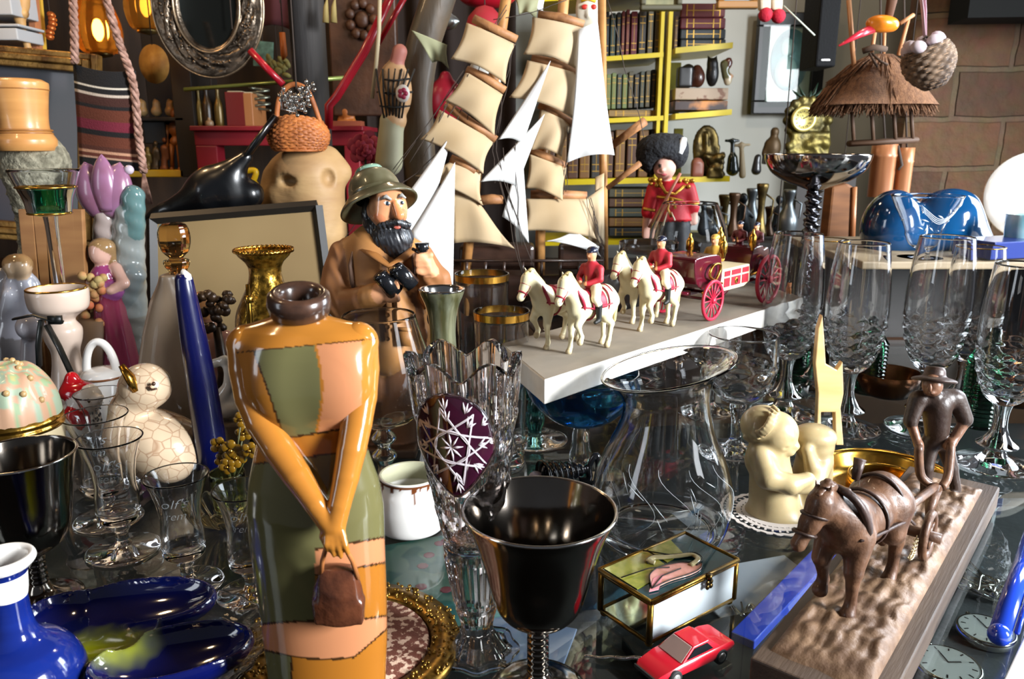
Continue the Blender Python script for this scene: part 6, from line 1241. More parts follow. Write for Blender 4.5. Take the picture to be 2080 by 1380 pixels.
# ================================================================ right middle distance
pz = .161; pw = mat('plinth_beige', '#9c8b70', .6, col2='#88785f', nscale=12)
a_, b_ = P(1752, 533, .96), P(2400, 533, .96); plx = (a_.x + b_.x) / 2
t = thing('display_plinth', 'beige topped low stand behind the tall glasses carrying the blue ornament', 'stand', (plx, 1.10, 0))
obj('top_board', MB().box((0, 0, pz - .005), (b_.x - a_.x, .28, .010)), pw, t, smooth=False, bevel=.002)
for sx in (-1, 1): obj('side', MB().box((sx * (b_.x - a_.x - .012) / 2, .03, (pz - .010) / 2), (.010, .2, pz - .010)), mat('stand_dark', '#17120f', .5), t, smooth=False)
obj('back', MB().box((0, .12, (pz - .010) / 2), (b_.x - a_.x - .03, .010, pz - .012)), mat('stand_dark', '#17120f'), t, smooth=False)
F = PX(1890, 1.10, pz + .001); t = place(F, 'blue_ornament', 'glossy deep blue double humped ceramic ornament on the beige plinth', 'ornament')
bg_ = mat('ocean_glaze', '#072c50', .1, coat=.9, col2='#0f4c7c', nscale=5)
obj('body', sdf([F.e(1812, 465, 60, 78, 60, 0), F.e(1918, 462, 70, 76, 62, 0), F.c(1940, 440, 52, 2012, 505, 14, 0), F.c(1812, 485, 50, 1950, 490, 46, 0), F.b(1890, 600, 300, 88, 200, 0, op='-', k=2)], .0032, 14 * F.m, smooth=3), bg_, t)
stemglass('etched_coupe', 'small etched martini shaped glass on the plinth before the blue ornament', 'glass', PX(1868, 1.0, pz).o,
    [(r, z) for r, z in PX(1868, 1.0, pz).prof([(507, 7), (496, 24), (478, 33), (470, 34), (450, 42), (420, 58), (397, 68)])], PX(1868, 1.0, pz).prof([(524, 22), (520, 10), (512, 7), (507, 7)]), PX(1868, 1.0, pz).prof([(527, 42), (526, 40), (524, 22)]), glass, .0012, 48)
t = bpy.data.objects['stemmed_glass' if False else [o.name for o in bpy.data.objects if o.get('label', '').startswith('small etched martini')][0]]; F = PX(1868, 1.0, pz); cp_ = F.prof([(507, 7), (496, 24), (478, 33), (470, 34), (450, 42), (420, 58), (397, 68)]); random.seed(61); b = MB()
def onc(a, z): r = np.interp(z, [q[1] for q in cp_], [q[0] for q in cp_]) + .0003; return Vector((r * math.cos(a), r * math.sin(a), z))
z0c, z1c = cp_[3][1] + .002, cp_[-1][1] - .006
for k in range(16):
    a = random.uniform(-PI, 0); z = random.uniform(z0c, z1c); da = random.uniform(-.5, .5); z2 = min(max(z + random.uniform(-.012, .012), z0c), z1c); b.tube([onc(a, z), onc(a + da / 2, (z + z2) / 2), onc(a + da, z2)], [.0001, .0011, .0001], 5)
for k in range(4): b.tube([onc(-2.2 + i * .14, z1c - .004 - k * .002 - .018 * math.sin(i * .26)) for i in range(12)], .0003, 4)
obj('etched_leaves', b, mat('etched_soft', '#cfd6da', .5), t)
F = PX(2105, 1.19, pz); t = place(F, 'white_plate', 'white plate standing on edge at the right border', 'plate')
o = [(.0003, .0), (.030, .002), (.046, .008), (.066, .012), (.067, .010), (.046, .003), (.030, -.003), (.0003, -.004)]
obj('dish', MB().lathe(o, 56, Vector(F.p(2098, 400)), Matrix.Rotation(R(78), 3, 'X') @ Matrix.Rotation(R(-24), 3, 'Y')), white_por, t)
b = MB(); F.tube(b, [(2050, 438, -60), (2076, 436, -64), (2090, 440, -40), (2092, 540, -20)], 2.5, 6); obj('wire_stand', b, silver, t)
F = PX(2070, 1.02, pz); tag(obj('teal_cup', MB().lathe(cr2([(.0003, 0), (.012, 0), (.02, .018), (.022, .05), (.021, .05), (.018, .02), (.0003, .008)], 4), 36), mat('teal_white_glaze', '#1f8fa0', .15, coat=.6, col2='#dfe6e4', nscale=14)), 'teal and white cup at the right border before the plate', 'cup').location = F.o
F = PX(2045, 1.01, pz); tag(obj('blue_box', MB().box((0, 0, .012), (.085, .06, .022), (0, 0, .3)), mat('navy_box', '#12286e', .35, coat=.4), smooth=False, bevel=.0015), 'dark blue box on the plinth edge at the right', 'box').location = F.o + Vector((-.018, -.01, .001))
# tall twisted silver compote
F = PX(1620, 1.02); t = place(F, 'silver_compote', 'tall silver compote bowl on a dark twisted stem', 'compote')
o = cr2(F.prof([(388, 10), (380, 30), (368, 62), (350, 88), (330, 100), (314, 104)]), 6)
obj('bowl', MB().lathe([(.0003, o[0][1])] + o + [(o[-1][0] - .0006, o[-1][1] + .001)] + [(max(r - .0016, .0003), z + .001) for r, z in o[::-1]] + [(.0003, o[0][1] + .004)], 64), mat('compote_silver', '#b9b4b2', .09, 1, bump=(30, .12)), t)
b = MB(); zt = o[0][1]
b.grid(lambda u, v: ((.0085 + .0022 * math.cos(3 * (u * 2 * PI + v * 40)) + .0012 * math.sin(v * 190)) * math.cos(u * 2 * PI), (.0085 + .0022 * math.cos(3 * (u * 2 * PI + v * 40)) + .0012 * math.sin(v * 190)) * math.sin(u * 2 * PI), .02 + (zt - .02) * v), 24, 150, True)
obj('twisted_stem', b, mat('blackened_silver', '#4a4a4e', .25, 1, bump=(200, .4)), t)
obj('foot', MB().lathe(cr2([(.0085, .022), (.014, .016), (.028, .008), (.034, .002), (.033, 0), (.0003, 0)], 4), 48), mat('blackened_silver', '#4a4a4e'), t)
# copper dishes, green bottles, pale wooden strip
cop = mat('old_copper', '#8a5530', .25, .95, col2='#3a2a1e', nscale=14)
for i, (px, y, r, lb) in enumerate(((1590, 1.10, .045, 'copper bowl lying behind the stemmed glass at the board end'), (1800, .915, .036, 'copper bowl under the plinth behind the ploughman'), (2062, .88, .034, 'copper bowl at the right edge behind the last stemmed glass'))):
    F = PX(px, y); tag(obj('copper_bowl', MB().lathe(cr2([(.0003, .0), (r * .7, .002), (r, .02), (r * 1.04, .03), (r * 1.02, .03), (r * .9, .02), (r * .6, .006), (.0003, .005)], 4), 48), cop), lb, 'bowl', 'copper bowls').location = F.o
grn = glassm('bottle_green', '#2f6a4a', .02)
for px, y, r, h, lb in ((1762, .93, .018, .095, 'dark green ribbed bottle left of the stemmed glass behind the ploughman'), (1985, .81, .019, .11, 'dark green ribbed bottle left of the rightmost stemmed glass'), (1612, .97, .022, .07, 'dark green ribbed bottle behind the children figurine')):
    F = PX(px, y); t = place(F, 'green_bottle', lb, 'bottle', 'green ribbed bottles'); obj('body', MB().lathe([(.0003, 0), (r, 0)] + [(r * (1 + .05 * math.sin(z * 5200 / 4)), z) for z in np.linspace(.002, h * .7, 70)] + [(r * .5, h * .84)], 36), grn, t); obj('neck', MB().lathe([(r * .5, h * .84), (r * .42, h), (r * .36, h), (r * .3, h * .8), (r * .7, h * .6), (r * .7, .004), (.0003, .004)], 36), grn, t)
F = PX(1692, .735); t = place(F, 'wooden_animal', 'pale thin wooden animal cutout between the tall glasses', 'figurine')
pts = [(1662, 668), (1671, 640), (1675, 690), (1678, 740), (1700, 752), (1712, 735), (1714, 800), (1708, 830), (1714, 905), (1698, 905), (1696, 838), (1668, 838), (1668, 905), (1658, 905), (1662, 800), (1656, 740)]
obj('cutout', MB().prism([F.p(x, y, -8) for x, y in pts], (0, 1, 0), 16 * F.m), mat('pale_pine', '#d0b27e', .5, col2='#c09a60', nscale=9, stretch=(1, 1, 6)), t, smooth=False, bevel=.001)
# ================================================================ hanging things on the right
F = PX(1775, 1.30); F = PX(1775, 1.30, F.p(1775, 240)[2]); t = place(F, 'straw_hut', 'hanging straw roofed hut with a long fringed thatch', 'hanging ornament')
strw = mat('thatch_straw', '#6d4a33', .9, col2='#8f6647', nscale=60, stretch=(4, 4, .6), bump=(240, .9, .004)); random.seed(12)
def thatch(px0, top, bot, r0, r1, skx, nm, cnt):
    b = MB(); z0, z1 = F.p(px0, top)[2], F.p(px0, bot)[2]; cx = F.p(px0, top)[0]
    for i in range(cnt):
        a = random.uniform(0, 2 * PI); j = random.uniform(.88, 1.04); e = random.uniform(-.012, .006); p0 = Vector((cx + r0 * F.m * math.cos(a), .6 * r0 * F.m * math.sin(a), z0)); p1 = Vector((cx + skx * F.m + r1 * F.m * j * math.cos(a + random.uniform(-.15, .15)), .6 * r1 * F.m * j * math.sin(a), z1 + e)); mid = (p0 + p1) / 2 + Vector((0, 0, random.uniform(-.006, .006)))
        b.tube([p0, mid, p1], [.0016, .0018, .0006], 4)
    o = obj(nm, b, strw, t); o['kind'] = 'stuff'; return o
thatch(1790, 112, 172, 22, 90, -10, 'upper_thatch', 500); thatch(1780, 160, 222, 78, 122, -2, 'fringe_thatch', 1100)
obj('inner_roof', MB().lathe([(120 * F.m, F.p(1780, 215)[2]), (80 * F.m, F.p(1780, 165)[2]), (20 * F.m, F.p(1780, 112)[2])], 24, wob=lambda a, z: .6 + .4 * abs(math.cos(a))), strw, t)
b = MB()
for x in (1730, 1770, 1815, 1850): F.tube(b, [(x, 215, -10), (x + 4, 285, -10)], 4, 6)
F.tube(b, [(1725, 292, 0), (1860, 284, 0)], 16, 8, flat=.4); obj('hut_frame', b, mat('dark_twig', '#4a3322', .7), t)
b = MB(); F.tube(b, [(1724, 0, 0), (1735, 140, -10)], 5, 6); F.tube(b, [(1845, 40, 0), (1825, 112, -4)], 4, 6); F.tube(b, [(1856, 30, 0), (1828, 48, -4)], 4, 6)
F.tube(b, [(1778, 60, 0), (1770, 112, -6)], 4, 6); F.tube(b, [(1797, 60, 0), (1795, 112, -6)], 3.5, 6); obj('hanging_cane', b, mat('cane', '#b07a50', .6), t)
b = MB(); F.tube(b, [(1752, 104, -20), (1775, 96, -26), (1800, 100, -20)], 6, 6); F.tube(b, [(1770, 108, -26), (1790, 126, -40), (1804, 132, -44)], 2.5, 5); F.tube(b, [(1766, 108, -26), (1782, 136, -44)], 2.5, 5); obj('raffia_knot', b, mat('raffia', '#4a382b', .9), t)
F = PX(1770, 1.24); t = place(F, 'bird_carving', 'carved bird head with a long red beak and orange crown', 'carving'); t.location.z = 0
b = MB(); F.tube(b, [(1772, 58, 0), (1745, 70, -10), (1704, 93, -18)], [9, 6.5, 2], 10); obj('beak', b, mat('beak_red', '#c4283a', .35, coat=.4), t)
obj('head', sdf([F.e(1792, 48, 30, 15, 18, 0, (0, R(4), 0)), F.c(1772, 54, 9, 1812, 52, 10, 0)], .0014, 6 * F.m), mat('crown_orange', '#e07f1c', .3, coat=.4), t)
b = MB(); F.tube(b, [(1800, 60, 2), (1812, 0, 6), (1816, -40, 6)], [6, 10, 12], 8); obj('branch', b, mat('branch_brown', '#5a3a26', .8), t)
F = PX(1885, 1.18); F = PX(1885, 1.18, F.p(1885, 180)[2]); t = place(F, 'hanging_basket', 'small dark woven basket hanging from a pink ribbon', 'basket')
bkm = mat('basket_weave', '#7a6450', .8, col2='#2e2119', nscale=30); Mb = Matrix.Rotation(R(-22), 3, 'Y'); c0 = Vector(F.p(1888, 132))
def bask(u, v):
    a = u * 2 * PI; z = -46 + 84 * v; r = 48 * math.sin(PI * (.10 + .62 * v)) ** .8; wv = 1 + .05 * math.sin(a * 12 + PI * (int(v * 11) % 2)); return c0 + Mb @ Vector((r * wv * math.cos(a), r * wv * math.sin(a), z)) * F.m
b = MB(); b.grid(bask, 96, 44, True); obj('basket_wall', b, bkm, t, solid=.0015)
b = MB()
for i in range(12): v = .06 + i * .08; b.tube([bask(k / 40, min(v, 1)) for k in range(40)], .0011, 5, True)
for i in range(24): b.tube([bask(i / 24, v) for v in np.linspace(0, 1, 12)], .0009, 5)
obj('willow_weave', b, mat('willow', '#a9886a', .7, col2='#3a2a20', nscale=90), t)
b = MB(); random.seed(3)
for i in range(12): b.ell(tuple(c0 + Mb @ Vector((random.uniform(-30, 26), random.uniform(-30, 20), random.uniform(30, 46))) * F.m), (.012, .010, .009), (random.random(), random.random(), 0), 8, 6)
obj('cotton_filling', b, mat('cotton_lilac', '#b5a6aa', .9), t)
b = MB(); F.tube(b, [(1868, 88, -10), (1880, 74, -20), (1908, 92, -10)], 2.5, 6); obj('wire_handle', b, rope, t)
b = MB(); F.tube(b, [(1878, 74, -10), (1874, 20, -10), (1866, -40, -10)], 6, 8, flat=.25); F.tube(b, [(1880, 74, -8), (1880, 20, -8), (1876, -40, -8)], 5, 8, flat=.25); obj('ribbon', b, mat('pink_ribbon', '#c8a8b2', .5), t)
chm = mat('bamboo_copper', '#a9714a', .35, .2, col2='#8a5636', nscale=10, stretch=(6, 6, .5))
F = PX(1790, 1.45); t = place(F, 'bamboo_chime', 'pair of hanging bamboo tubes above the blue ornament', 'wind chime'); 
for x0, x1, yt, yb in ((1775, 1822, 288, 400), (1826, 1857, 300, 420)):
    r = (x1 - x0) / 2; b = MB(); zs = [F.p(x0, yt)[2], F.p(x0, yb)[2]]; b.lathe([(r * .7 * F.m, zs[0] - .03), (r * .75 * F.m, zs[0]), (r * F.m, zs[0]), (r * F.m, zs[0] - .022), (r * 1.06 * F.m, zs[0] - .024), (r * .98 * F.m, zs[0] - .028), (r * .95 * F.m, zs[1])], 28, (F.p((x0 + x1) / 2, yt)[0], 0, 0)); obj('tube', b, chm, t)
b = MB(); F.tube(b, [(1798, 288, 0), (1790, 150, 0), (1788, -40, 0)], 2, 5); F.tube(b, [(1842, 300, 0), (1838, 150, 0), (1836, -40, 0)], 2, 5); F.tube(b, [(1824, 296, -14), (1832, 336, -16), (1824, 345, -16)], 3, 6); obj('cord', b, rope, t)
F = PX(1702, 1.30); t = place(F, 'wooden_stump', 'rough brown wooden post standing behind the tall glasses', 'post'); b = MB(); L_ = [(1676, 512), (1690, 380), (1722, 372), (1742, 385), (1738, 470), (1726, 515)]; b.prism([F.p(x, y, -20) for x, y in L_] , (0, 1, 0), 40 * F.m); obj('post', b, mat('stump_brown', '#5c3719', .7, col2='#7a4d28', nscale=8, stretch=(1, 1, 8)), t, smooth=False, bevel=.004)
b = MB(); z_ = F.p(1702, 512)[2]; b.box((0, 0, z_ / 2), (.10, .07, z_)); obj('block', b, mat('stump_brown', '#5c3719'), t, smooth=False, bevel=.003)
b = MB(); F.tube(b, [(1736, 380, -22), (1731, 505, -22)], 5, 8); obj('copper_rod', b, chm, t)
# ================================================================ bookcase
YB = 2.02; yel = mat('yellow_enamel', '#cdb80c', .4, col2='#b9a208', nscale=4); shelfm = mat('shelf_grey_board', '#6f6a4a', .6)
B0 = Vector((0, YB, 0)); t = thing('bookcase', 'yellow framed metal bookcase filled with old books', 'bookcase', (P(1360, 300, YB).x, YB, -.03))
def bx(nm, x0, x1, y0, y1, dep, m, fr=0.0, par=None):
    a, c = P(x0, y0, YB), P(x1, y1, YB); par = par or t
    return obj(nm, MB().box(((a.x + c.x) / 2 - t.location.x, fr + dep / 2, (a.z + c.z) / 2 - t.location.z), (abs(c.x - a.x), dep, abs(a.z - c.z))), m, par, smooth=False, bevel=.0015)
def rail_(nm, x0, y0, x1, y1, th, m=yel):
    a, c = P(x0, y0, YB) - Vector(t.location), P(x1, y1, YB) - Vector(t.location); h = th * mpp(P(x0, y0, YB)) / 2; b = MB()
    b.hexa([(a.x, -.012, a.z - h), (c.x, -.012, c.z - h), (c.x, .20, c.z - h), (a.x, .20, a.z - h)], [(a.x, -.012, a.z + h), (c.x, -.012, c.z + h), (c.x, .20, c.z + h), (a.x, .20, a.z + h)]); return obj(nm, b, m, t, smooth=False)
for x0, x1 in ((1346, 1353), (1362, 1370)):
    a, c = P(x0, -60, YB), P(x1, -60, YB); z0, z1 = -.03, P(x0, -60, YB).z; obj('upright', MB().box(((a.x + c.x) / 2 - t.location.x, .02, (z0 + z1) / 2 + .03), (c.x - a.x, .06, z1 - z0)), yel, t, smooth=False)
rail_('shelf', 1100, 130, 1346, 112, 9); rail_('shelf', 1370, 104, 1486, 93, 11); rail_('shelf', 1100, 252, 1346, 240, 9); rail_('shelf', 1370, 237, 1484, 228, 11); rail_('shelf', 1100, 371, 1480, 363, 11); rail_('shelf', 1100, 494, 1680, 486, 9); rail_('shelf', 1100, 0, 1346, -14, 9)
bx('side_panel', 1378, 1408, 112, 226, .01, mat('dark_yellow', '#7d7410', .5), .17); bx('side_panel', 1398, 1412, 258, 362, .01, mat('dark_yellow', '#7d7410', .5), .17)
random.seed(21); ORD = ['first', 'second', 'third', 'fourth', 'fifth', 'sixth', 'seventh', 'eighth', 'ninth', 'tenth', 'eleventh', 'twelfth', 'thirteenth', 'fourteenth']
gl_ = mat('book_gilt', '#b08a3c', .4, .6); pg_ = mat('book_pages', '#a39a80', .8)
def book(label, x0, x1, y0, y1, c, grp, lie=False, dep=.13, bands=True):
    a, c1 = P(x0, y1, YB), P(x1, y0, YB); w_, h_ = c1.x - a.x, c1.z - a.z; tb = thing('book', label, 'book', (a.x, YB + .014, a.z), 0, grp)
    m = mat('book_cloth_' + c, '#' + c, .55, bump=(200, .2))
    obj('cover', MB().box((w_ / 2, dep / 2, h_ / 2), (w_ * .96, dep, h_ * .98)), m, tb, smooth=False, bevel=min(w_, h_) * .12)
    if bands:
        b = MB()
        for f in (.16, .3, .72, .86):
            if lie: b.box((w_ * f, -.0004, h_ / 2), (w_ * .02, .001, h_ * .8))
            else: b.box((w_ / 2, -.0004, h_ * f), (w_ * .8, .001, h_ * .016))
        b.box((w_ / 2, -.0003, h_ / 2), (w_ * .72, .0006, h_ * .05) if lie else (w_ * .05, .0006, h_ * .72)); obj('gilt_bands', b, gl_, tb, smooth=False)
def row(xs, yt0, yt1, yb0, yb1, cols, nm, grp):
    n = len(xs) - 1; X0, X1 = xs[0], xs[-1]
    for i in range(n):
        f = (xs[i] - X0) / (X1 - X0); yb = yb0 + (yb1 - yb0) * f; yt = yt0 + (yt1 - yt0) * f + random.uniform(-3, 5); c = cols[i % len(cols)]
        book(f'{nm[c]} book, {ORD[i]} from the left on {grp}', xs[i], xs[i + 1], yt, yb, c, 'books on ' + grp)
nm = {'20302a': 'dark green', '1c2022': 'black', '5a2024': 'maroon', '45402e': 'brown olive', '5e6a3e': 'moss green', '3a4038': 'grey green', '6a4a24': 'tan', '4a3020': 'brown', '2c2a26': 'charcoal', '7a6238': 'ochre', '551520': 'wine red'}
row([1226, 1240, 1253, 1263, 1272, 1282, 1298, 1316, 1331, 1345], 22, 10, 122, 107, ['1c2022', '20302a', '1c2022', '5a2024', '5a2024', '551520', '2c2a26', '45402e', '45402e'], nm, 'the upper left shelf')
row([1232, 1243, 1254, 1265, 1277, 1289, 1301, 1312, 1324, 1335, 1345], 150, 140, 222, 216, ['5e6a3e', '5e6a3e', '3a4038', '5e6a3e', '45402e', '2c2a26', '3a4038', '45402e', '1c2022', '3a4038'], nm, 'the middle left shelf')
for i, (y0, y1, c) in enumerate(((228, 238, '7a6238'),)): book('ochre book lying flat under the middle left row', 1235, 1345, y0 - 5, y1 - 1, c, 'flat books', True)
row([1105 + i * 24 for i in range(11)], 268, 262, 366, 361, ['4a3020', '6a4a24', '4a3020', '6a4a24', '2c2a26'], nm, 'the lower left shelf')
for i, (y0, y1, c, lb) in enumerate(((78, 98, '1c2022', 'black book lying lowest in the right hand stack'), (57, 78, '1c2022', 'black book lying second in the right hand stack'), (34, 57, '551520', 'wine red book lying on the black ones at right'), (4, 34, '5a2024', 'thick maroon book lying on top at right'))): book(lb, 1382, 1480, y0, y1, c, 'stacked books at right', True, .16)
book('brown book standing at the left of the right hand stack', 1371, 1381, 30, 102, '4a3020', 'stacked books at right')
for i in range(5): book(f'{("olive", "brown", "grey", "tan", "dark")[i]} book lying {ORD[i]} from the top on the bottom left shelf', 1236, 1335, 384 + i * 20, 402 + i * 20, ('45402e', '4a3020', '3a4038', '6a4a24', '1c2022')[i], 'books on the bottom shelf', True, .12)
# boxes and small things on the right hand shelves
def onshelf(name, label, cat, px, yb, prims, m, h=.0045, yy=YB, k=5, grp=None):
    F = PX(px, yy + .03); F = PX(px, yy + .03, F.p(px, yb)[2]); o = tag(obj(name, sdf(prims(F), h, k * F.m), m), label, cat, grp); o.location = F.o; return o
a, c = P(1372, 226, YB), P(1483, 190, YB)
zf = lambda y: P(1372, y, YB).z
t2 = thing('tile_box', 'box of tiles with a mottled marble front on the right shelf', 'box', (a.x, YB + .01, zf(224))); w_ = c.x - a.x
obj('lower_drawer', MB().box((w_ / 2, .07, (zf(206) - zf(226)) / 2), (w_, .13, zf(206) - zf(226))), mat('amber_dark_wood', '#2a120a', .35, col2='#b8742a', nscale=22, nlo=.5, nhi=.68), t2, smooth=False, bevel=.002)
obj('marble_front', MB().box((w_ / 2, .07, zf(192) - zf(226)), (w_, .13, zf(180) - zf(204))), mat('mottled_marble', '#9a8670', .5, col2='#6e4a34', nscale=30, nlo=.55, nhi=.6), t2, smooth=False, bevel=.002)
bkd = mat('black_carved', '#141212', .4, coat=.3); brd = mat('brown_carved', '#3c1d12', .35, coat=.3)
for nm_, lb, px, m, pr in (('carved_elephant', 'black carved blocky figure leftmost on the tile box', 1392, bkd, lambda F: [F.b(1390, 158, 15, 20, 14), F.e(1398, 140, 12, 10, 12)]), ('carved_bear', 'brown carved bear figure second on the tile box', 1418, brd, lambda F: [F.e(1418, 158, 14, 20, 14), F.e(1416, 140, 9, 9, 9), F.c(1406, 150, 5, 1404, 174, 5)]), ('carved_owl', 'tall black owl figure in the middle of the tile box', 1447, bkd, lambda F: [F.e(1447, 150, 13, 26, 13), F.e(1447, 128, 11, 10, 11), F.c(1440, 120, 3, 1438, 114, 2), F.c(1454, 120, 3, 1456, 114, 2)]), ('carved_clown', 'cream and red clown figure right on the tile box', 1480, None, lambda F: [F.e(1478, 165, 8, 10, 8, col='#c9b89a'), F.c(1474, 155, 8, 1470, 130, 8, col='#6d6a4a'), F.e(1480, 128, 8, 12, 8, col='#5a3028'), F.e(1484, 155, 6, 6, 6, col='#c9a080')])):
    onshelf(nm_, lb, 'carving', px, 179, pr, m or ccol)
brz = mat('dim_brass', '#6d5a30', .35, .8, col2='#3c321c', nscale=40, bump=(120, .4))
onshelf('brass_icon', 'arched brass icon with a small figure in its niche', 'icon', 1434, 360, lambda F: [F.b(1434, 330, 26, 32, 5), F.e(1434, 295, 27, 40, 6), F.e(1434, 285, 11, 24, 6, -6, op='-', k=2), F.c(1434, 280, 5, 1434, 310, 7, -3), F.e(1434, 274, 5, 5, 5, -3)], brz, .004)
random.seed(31)
onshelf('brass_cluster', 'bushy brass ornament in front of the brass icon', 'ornament', 1452, 361, lambda F: [F.e(1452 + random.uniform(-18, 16), 335 + random.uniform(-22, 20), 6, 6, 6, -30 + random.uniform(-6, 6)) for i in range(26)] + [F.b(1452, 356, 16, 6, 8, -30)], brz, .003)
onshelf('pink_trinket', 'pinkish round trinket box left of the brass ornament', 'box', 1415, 361, lambda F: [F.b(1416, 345, 12, 14, 10, -26), F.e(1416, 328, 11, 8, 10, -26)], mat('pink_lacquer', '#7d4a3a', .4))
onshelf('dark_bottle', 'dark figure bottle with a cross shaped top', 'bottle', 1488, 360, lambda F: [F.c(1488, 345, 13, 1488, 322, 10), F.c(1488, 322, 5, 1488, 285, 4), F.c(1474, 286, 3, 1500, 286, 3)], mat('dark_green_glaze', '#141c16', .25, coat=.6), .003)
onshelf('tan_cross', 'pale tan cross figure right of the dark bottle', 'ornament', 1510, 360, lambda F: [F.c(1508, 356, 7, 1506, 292, 4), F.c(1492, 296, 3, 1522, 294, 3)], mat('tan_bone', '#8a7a5e', .6), .003)
onshelf('seated_figure', 'brown seated figure left of the gilt clock', 'figurine', 1574, 330, lambda F: [F.e(1570, 300, 16, 24, 14), F.e(1574, 268, 9, 10, 9), F.c(1560, 290, 6, 1552, 312, 6), F.b(1572, 326, 22, 8, 14)], mat('old_bronze', '#4a3820', .5, .4))
onshelf('black_vase', 'small black vase between the tan cross and the seated figure', 'vase', 1536, 350, lambda F: [F.c(1536, 346, 10, 1538, 325, 7), F.e(1540, 318, 6, 5, 6)], bkd, .003)
# gilt mantel clock
F = PX(1640, 1.80); F = PX(1640, 1.80, F.p(1640, 335)[2]); t = place(F, 'gilt_clock', 'ornate gilt mantel clock with a round dial and leafy top', 'clock'); random.seed(17)
gb = mat('antique_gilt', '#665a28', .4, .7, col2='#3a341c', nscale=30, bump=(90, .6))
pr = [F.e(1640, 242, 34, 36, 14, 0), F.b(1640, 300, 40, 30, 16, 0), F.b(1640, 326, 50, 10, 20, 0)] + [F.e(1640 + 42 * math.cos(a), 245 + 44 * math.sin(a), 9, 9, 8, -2) for a in np.linspace(0, 2 * PI, 15)] + [F.e(1640 + random.uniform(-40, 40), 305 + random.uniform(-26, 22), 8, 8, 7, -14) for i in range(22)]
obj('case', sdf(pr, .0036, 5 * F.m, None, 1), gb, t)
Mx = Matrix.Rotation(PI / 2, 3, 'X'); d_ = obj('dial', MB().lathe([(.0003, .0), (19 * F.m, 0), (23 * F.m, .003), (25 * F.m, -.003)], 40, Vector(F.p(1633, 242, -20)), Mx), mat('dial_gilt', '#b5a55e', .3, .5), t)
b = MB(); c0 = Vector(F.p(1633, 242, -24))
for k in range(12): a = k * PI / 6; b.box(c0 + Vector((15 * math.cos(a), 0, 15 * math.sin(a))) * F.m, (.004, .001, .002), (0, -a, 0))
b.box(c0 + Vector((4, 0, 3)) * F.m, (.014, .001, .0015), (0, -.5, 0)); b.box(c0 + Vector((-2, 0, 4)) * F.m, (.010, .001, .0015), (0, 1.2, 0)); obj('hands', b, mat('hand_dark', '#2a2412', .5), d_)
b = MB()
for dx, dy in ((-32, -10), (-18, -18), (8, -8), (22, -24), (36, -16)): b.tube([F.p(1640, 204), F.p(1640 + dx * .6, 196 + dy * .3), F.p(1640 + dx, 192 + dy)], [.006, .009, .001], 6, flat=.3)
obj('leaf_top', b, mat('dark_leaf', '#16301f', .5), t)
b = MB(); z_ = F.o.z + .03; b.box((.03, 0, -z_ / 2), (.13, .09, z_ - .003)); obj('pedestal', b, mat('pedestal_dark', '#1b140f', .6), t, smooth=False)
# framed print, speaker, puppet feet, small picture
def frame3(name, label, px0, px1, py0, py1, y, fw_, m, mm, inner, cat='picture', dep=.025, lean=0):
    a, c = P(px0, py1, y), P(px1, py0, y); w_, h_ = c.x - a.x, c.z - a.z; t = thing(name, label, cat, (a.x + w_ / 2, y, a.z)); b = MB()
    for cx, cz, sx, sz in ((0, fw_ / 2, w_, fw_), (0, h_ - fw_ / 2, w_, fw_), (-w_ / 2 + fw_ / 2, h_ / 2, fw_, h_ - 2 * fw_), (w_ / 2 - fw_ / 2, h_ / 2, fw_, h_ - 2 * fw_)): b.box((cx, 0, cz), (sx, dep, sz))
    obj('frame', b, m, t, smooth=False, bevel=.003); obj('mount', MB().box((0, .004, h_ / 2), (w_ - fw_ * 1.6, dep * .3, h_ - fw_ * 1.6)), mm, t, smooth=False)
    if inner: inner(t, w_, h_)
    if lean: t.rotation_euler = (lean, 0, 0)
    return t
blkf = mat('black_frame', '#0d0e10', .4)
def portrait(t, w_, h_):
    b = MB(); b.lathe([(.0003, 0), (w_ * .27, 0), (w_ * .275, .002)], 48, (0, -.004, h_ * .56), Matrix.Rotation(PI / 2, 3, 'X')); b.v = [(x, y, (z - h_ * .56) * 1.55 + h_ * .54) for x, y, z in b.v]; obj('portrait_print', b, mat('faded_print', '#6f9ca6', .3, col2='#2f4a56', nscale=9, coat=.6), t)
    b = MB(); b.ell((-.01, -.008, h_ * .66), (w_ * .10, .003, h_ * .09)); b.ell((-.01, -.007, h_ * .42), (w_ * .17, .003, h_ * .16)); obj('portrait_figure', b, mat('print_pale', '#8fb2b4', .3), t)
    obj('picture_glass', MB().box((0, -.012, h_ / 2), (w_ * .86, .001, h_ * .86)), panem('picture_pane', '#f6faf8', .04), t, smooth=False)
frame3('framed_print', 'black framed oval portrait print on the pale wall', 1526, 1682, 26, 232, 2.36, .036, blkf, mat('print_mount', '#8f9a90', .5, coat=.5), portrait)
frame3('small_picture', 'small wood framed picture with blue sky at the top', 1455, 1545, -60, 18, 1.9, .016, mat('pine_frame', '#a0713a', .5), mat('blue_sky_print', '#2f88a8', .5, col2='#b98a6a', nscale=12), None)
frame3('floral_plaque', 'small framed floral plaque at the top over the books', 1300, 1388, -70, 22, 1.92, .012, mat('plaque_rim', '#4a4632', .5), mat('plaque_print', '#8f8a63', .5, col2='#3c4a34', nscale=20), None)
F = PX(1690, 1.75); t = place(F, 'loudspeaker', 'black loudspeaker hanging at the top right of the picture', 'loudspeaker'); a, c = P(1656, 136, 1.75) - F.o, P(1716, -60, 1.75) - F.o
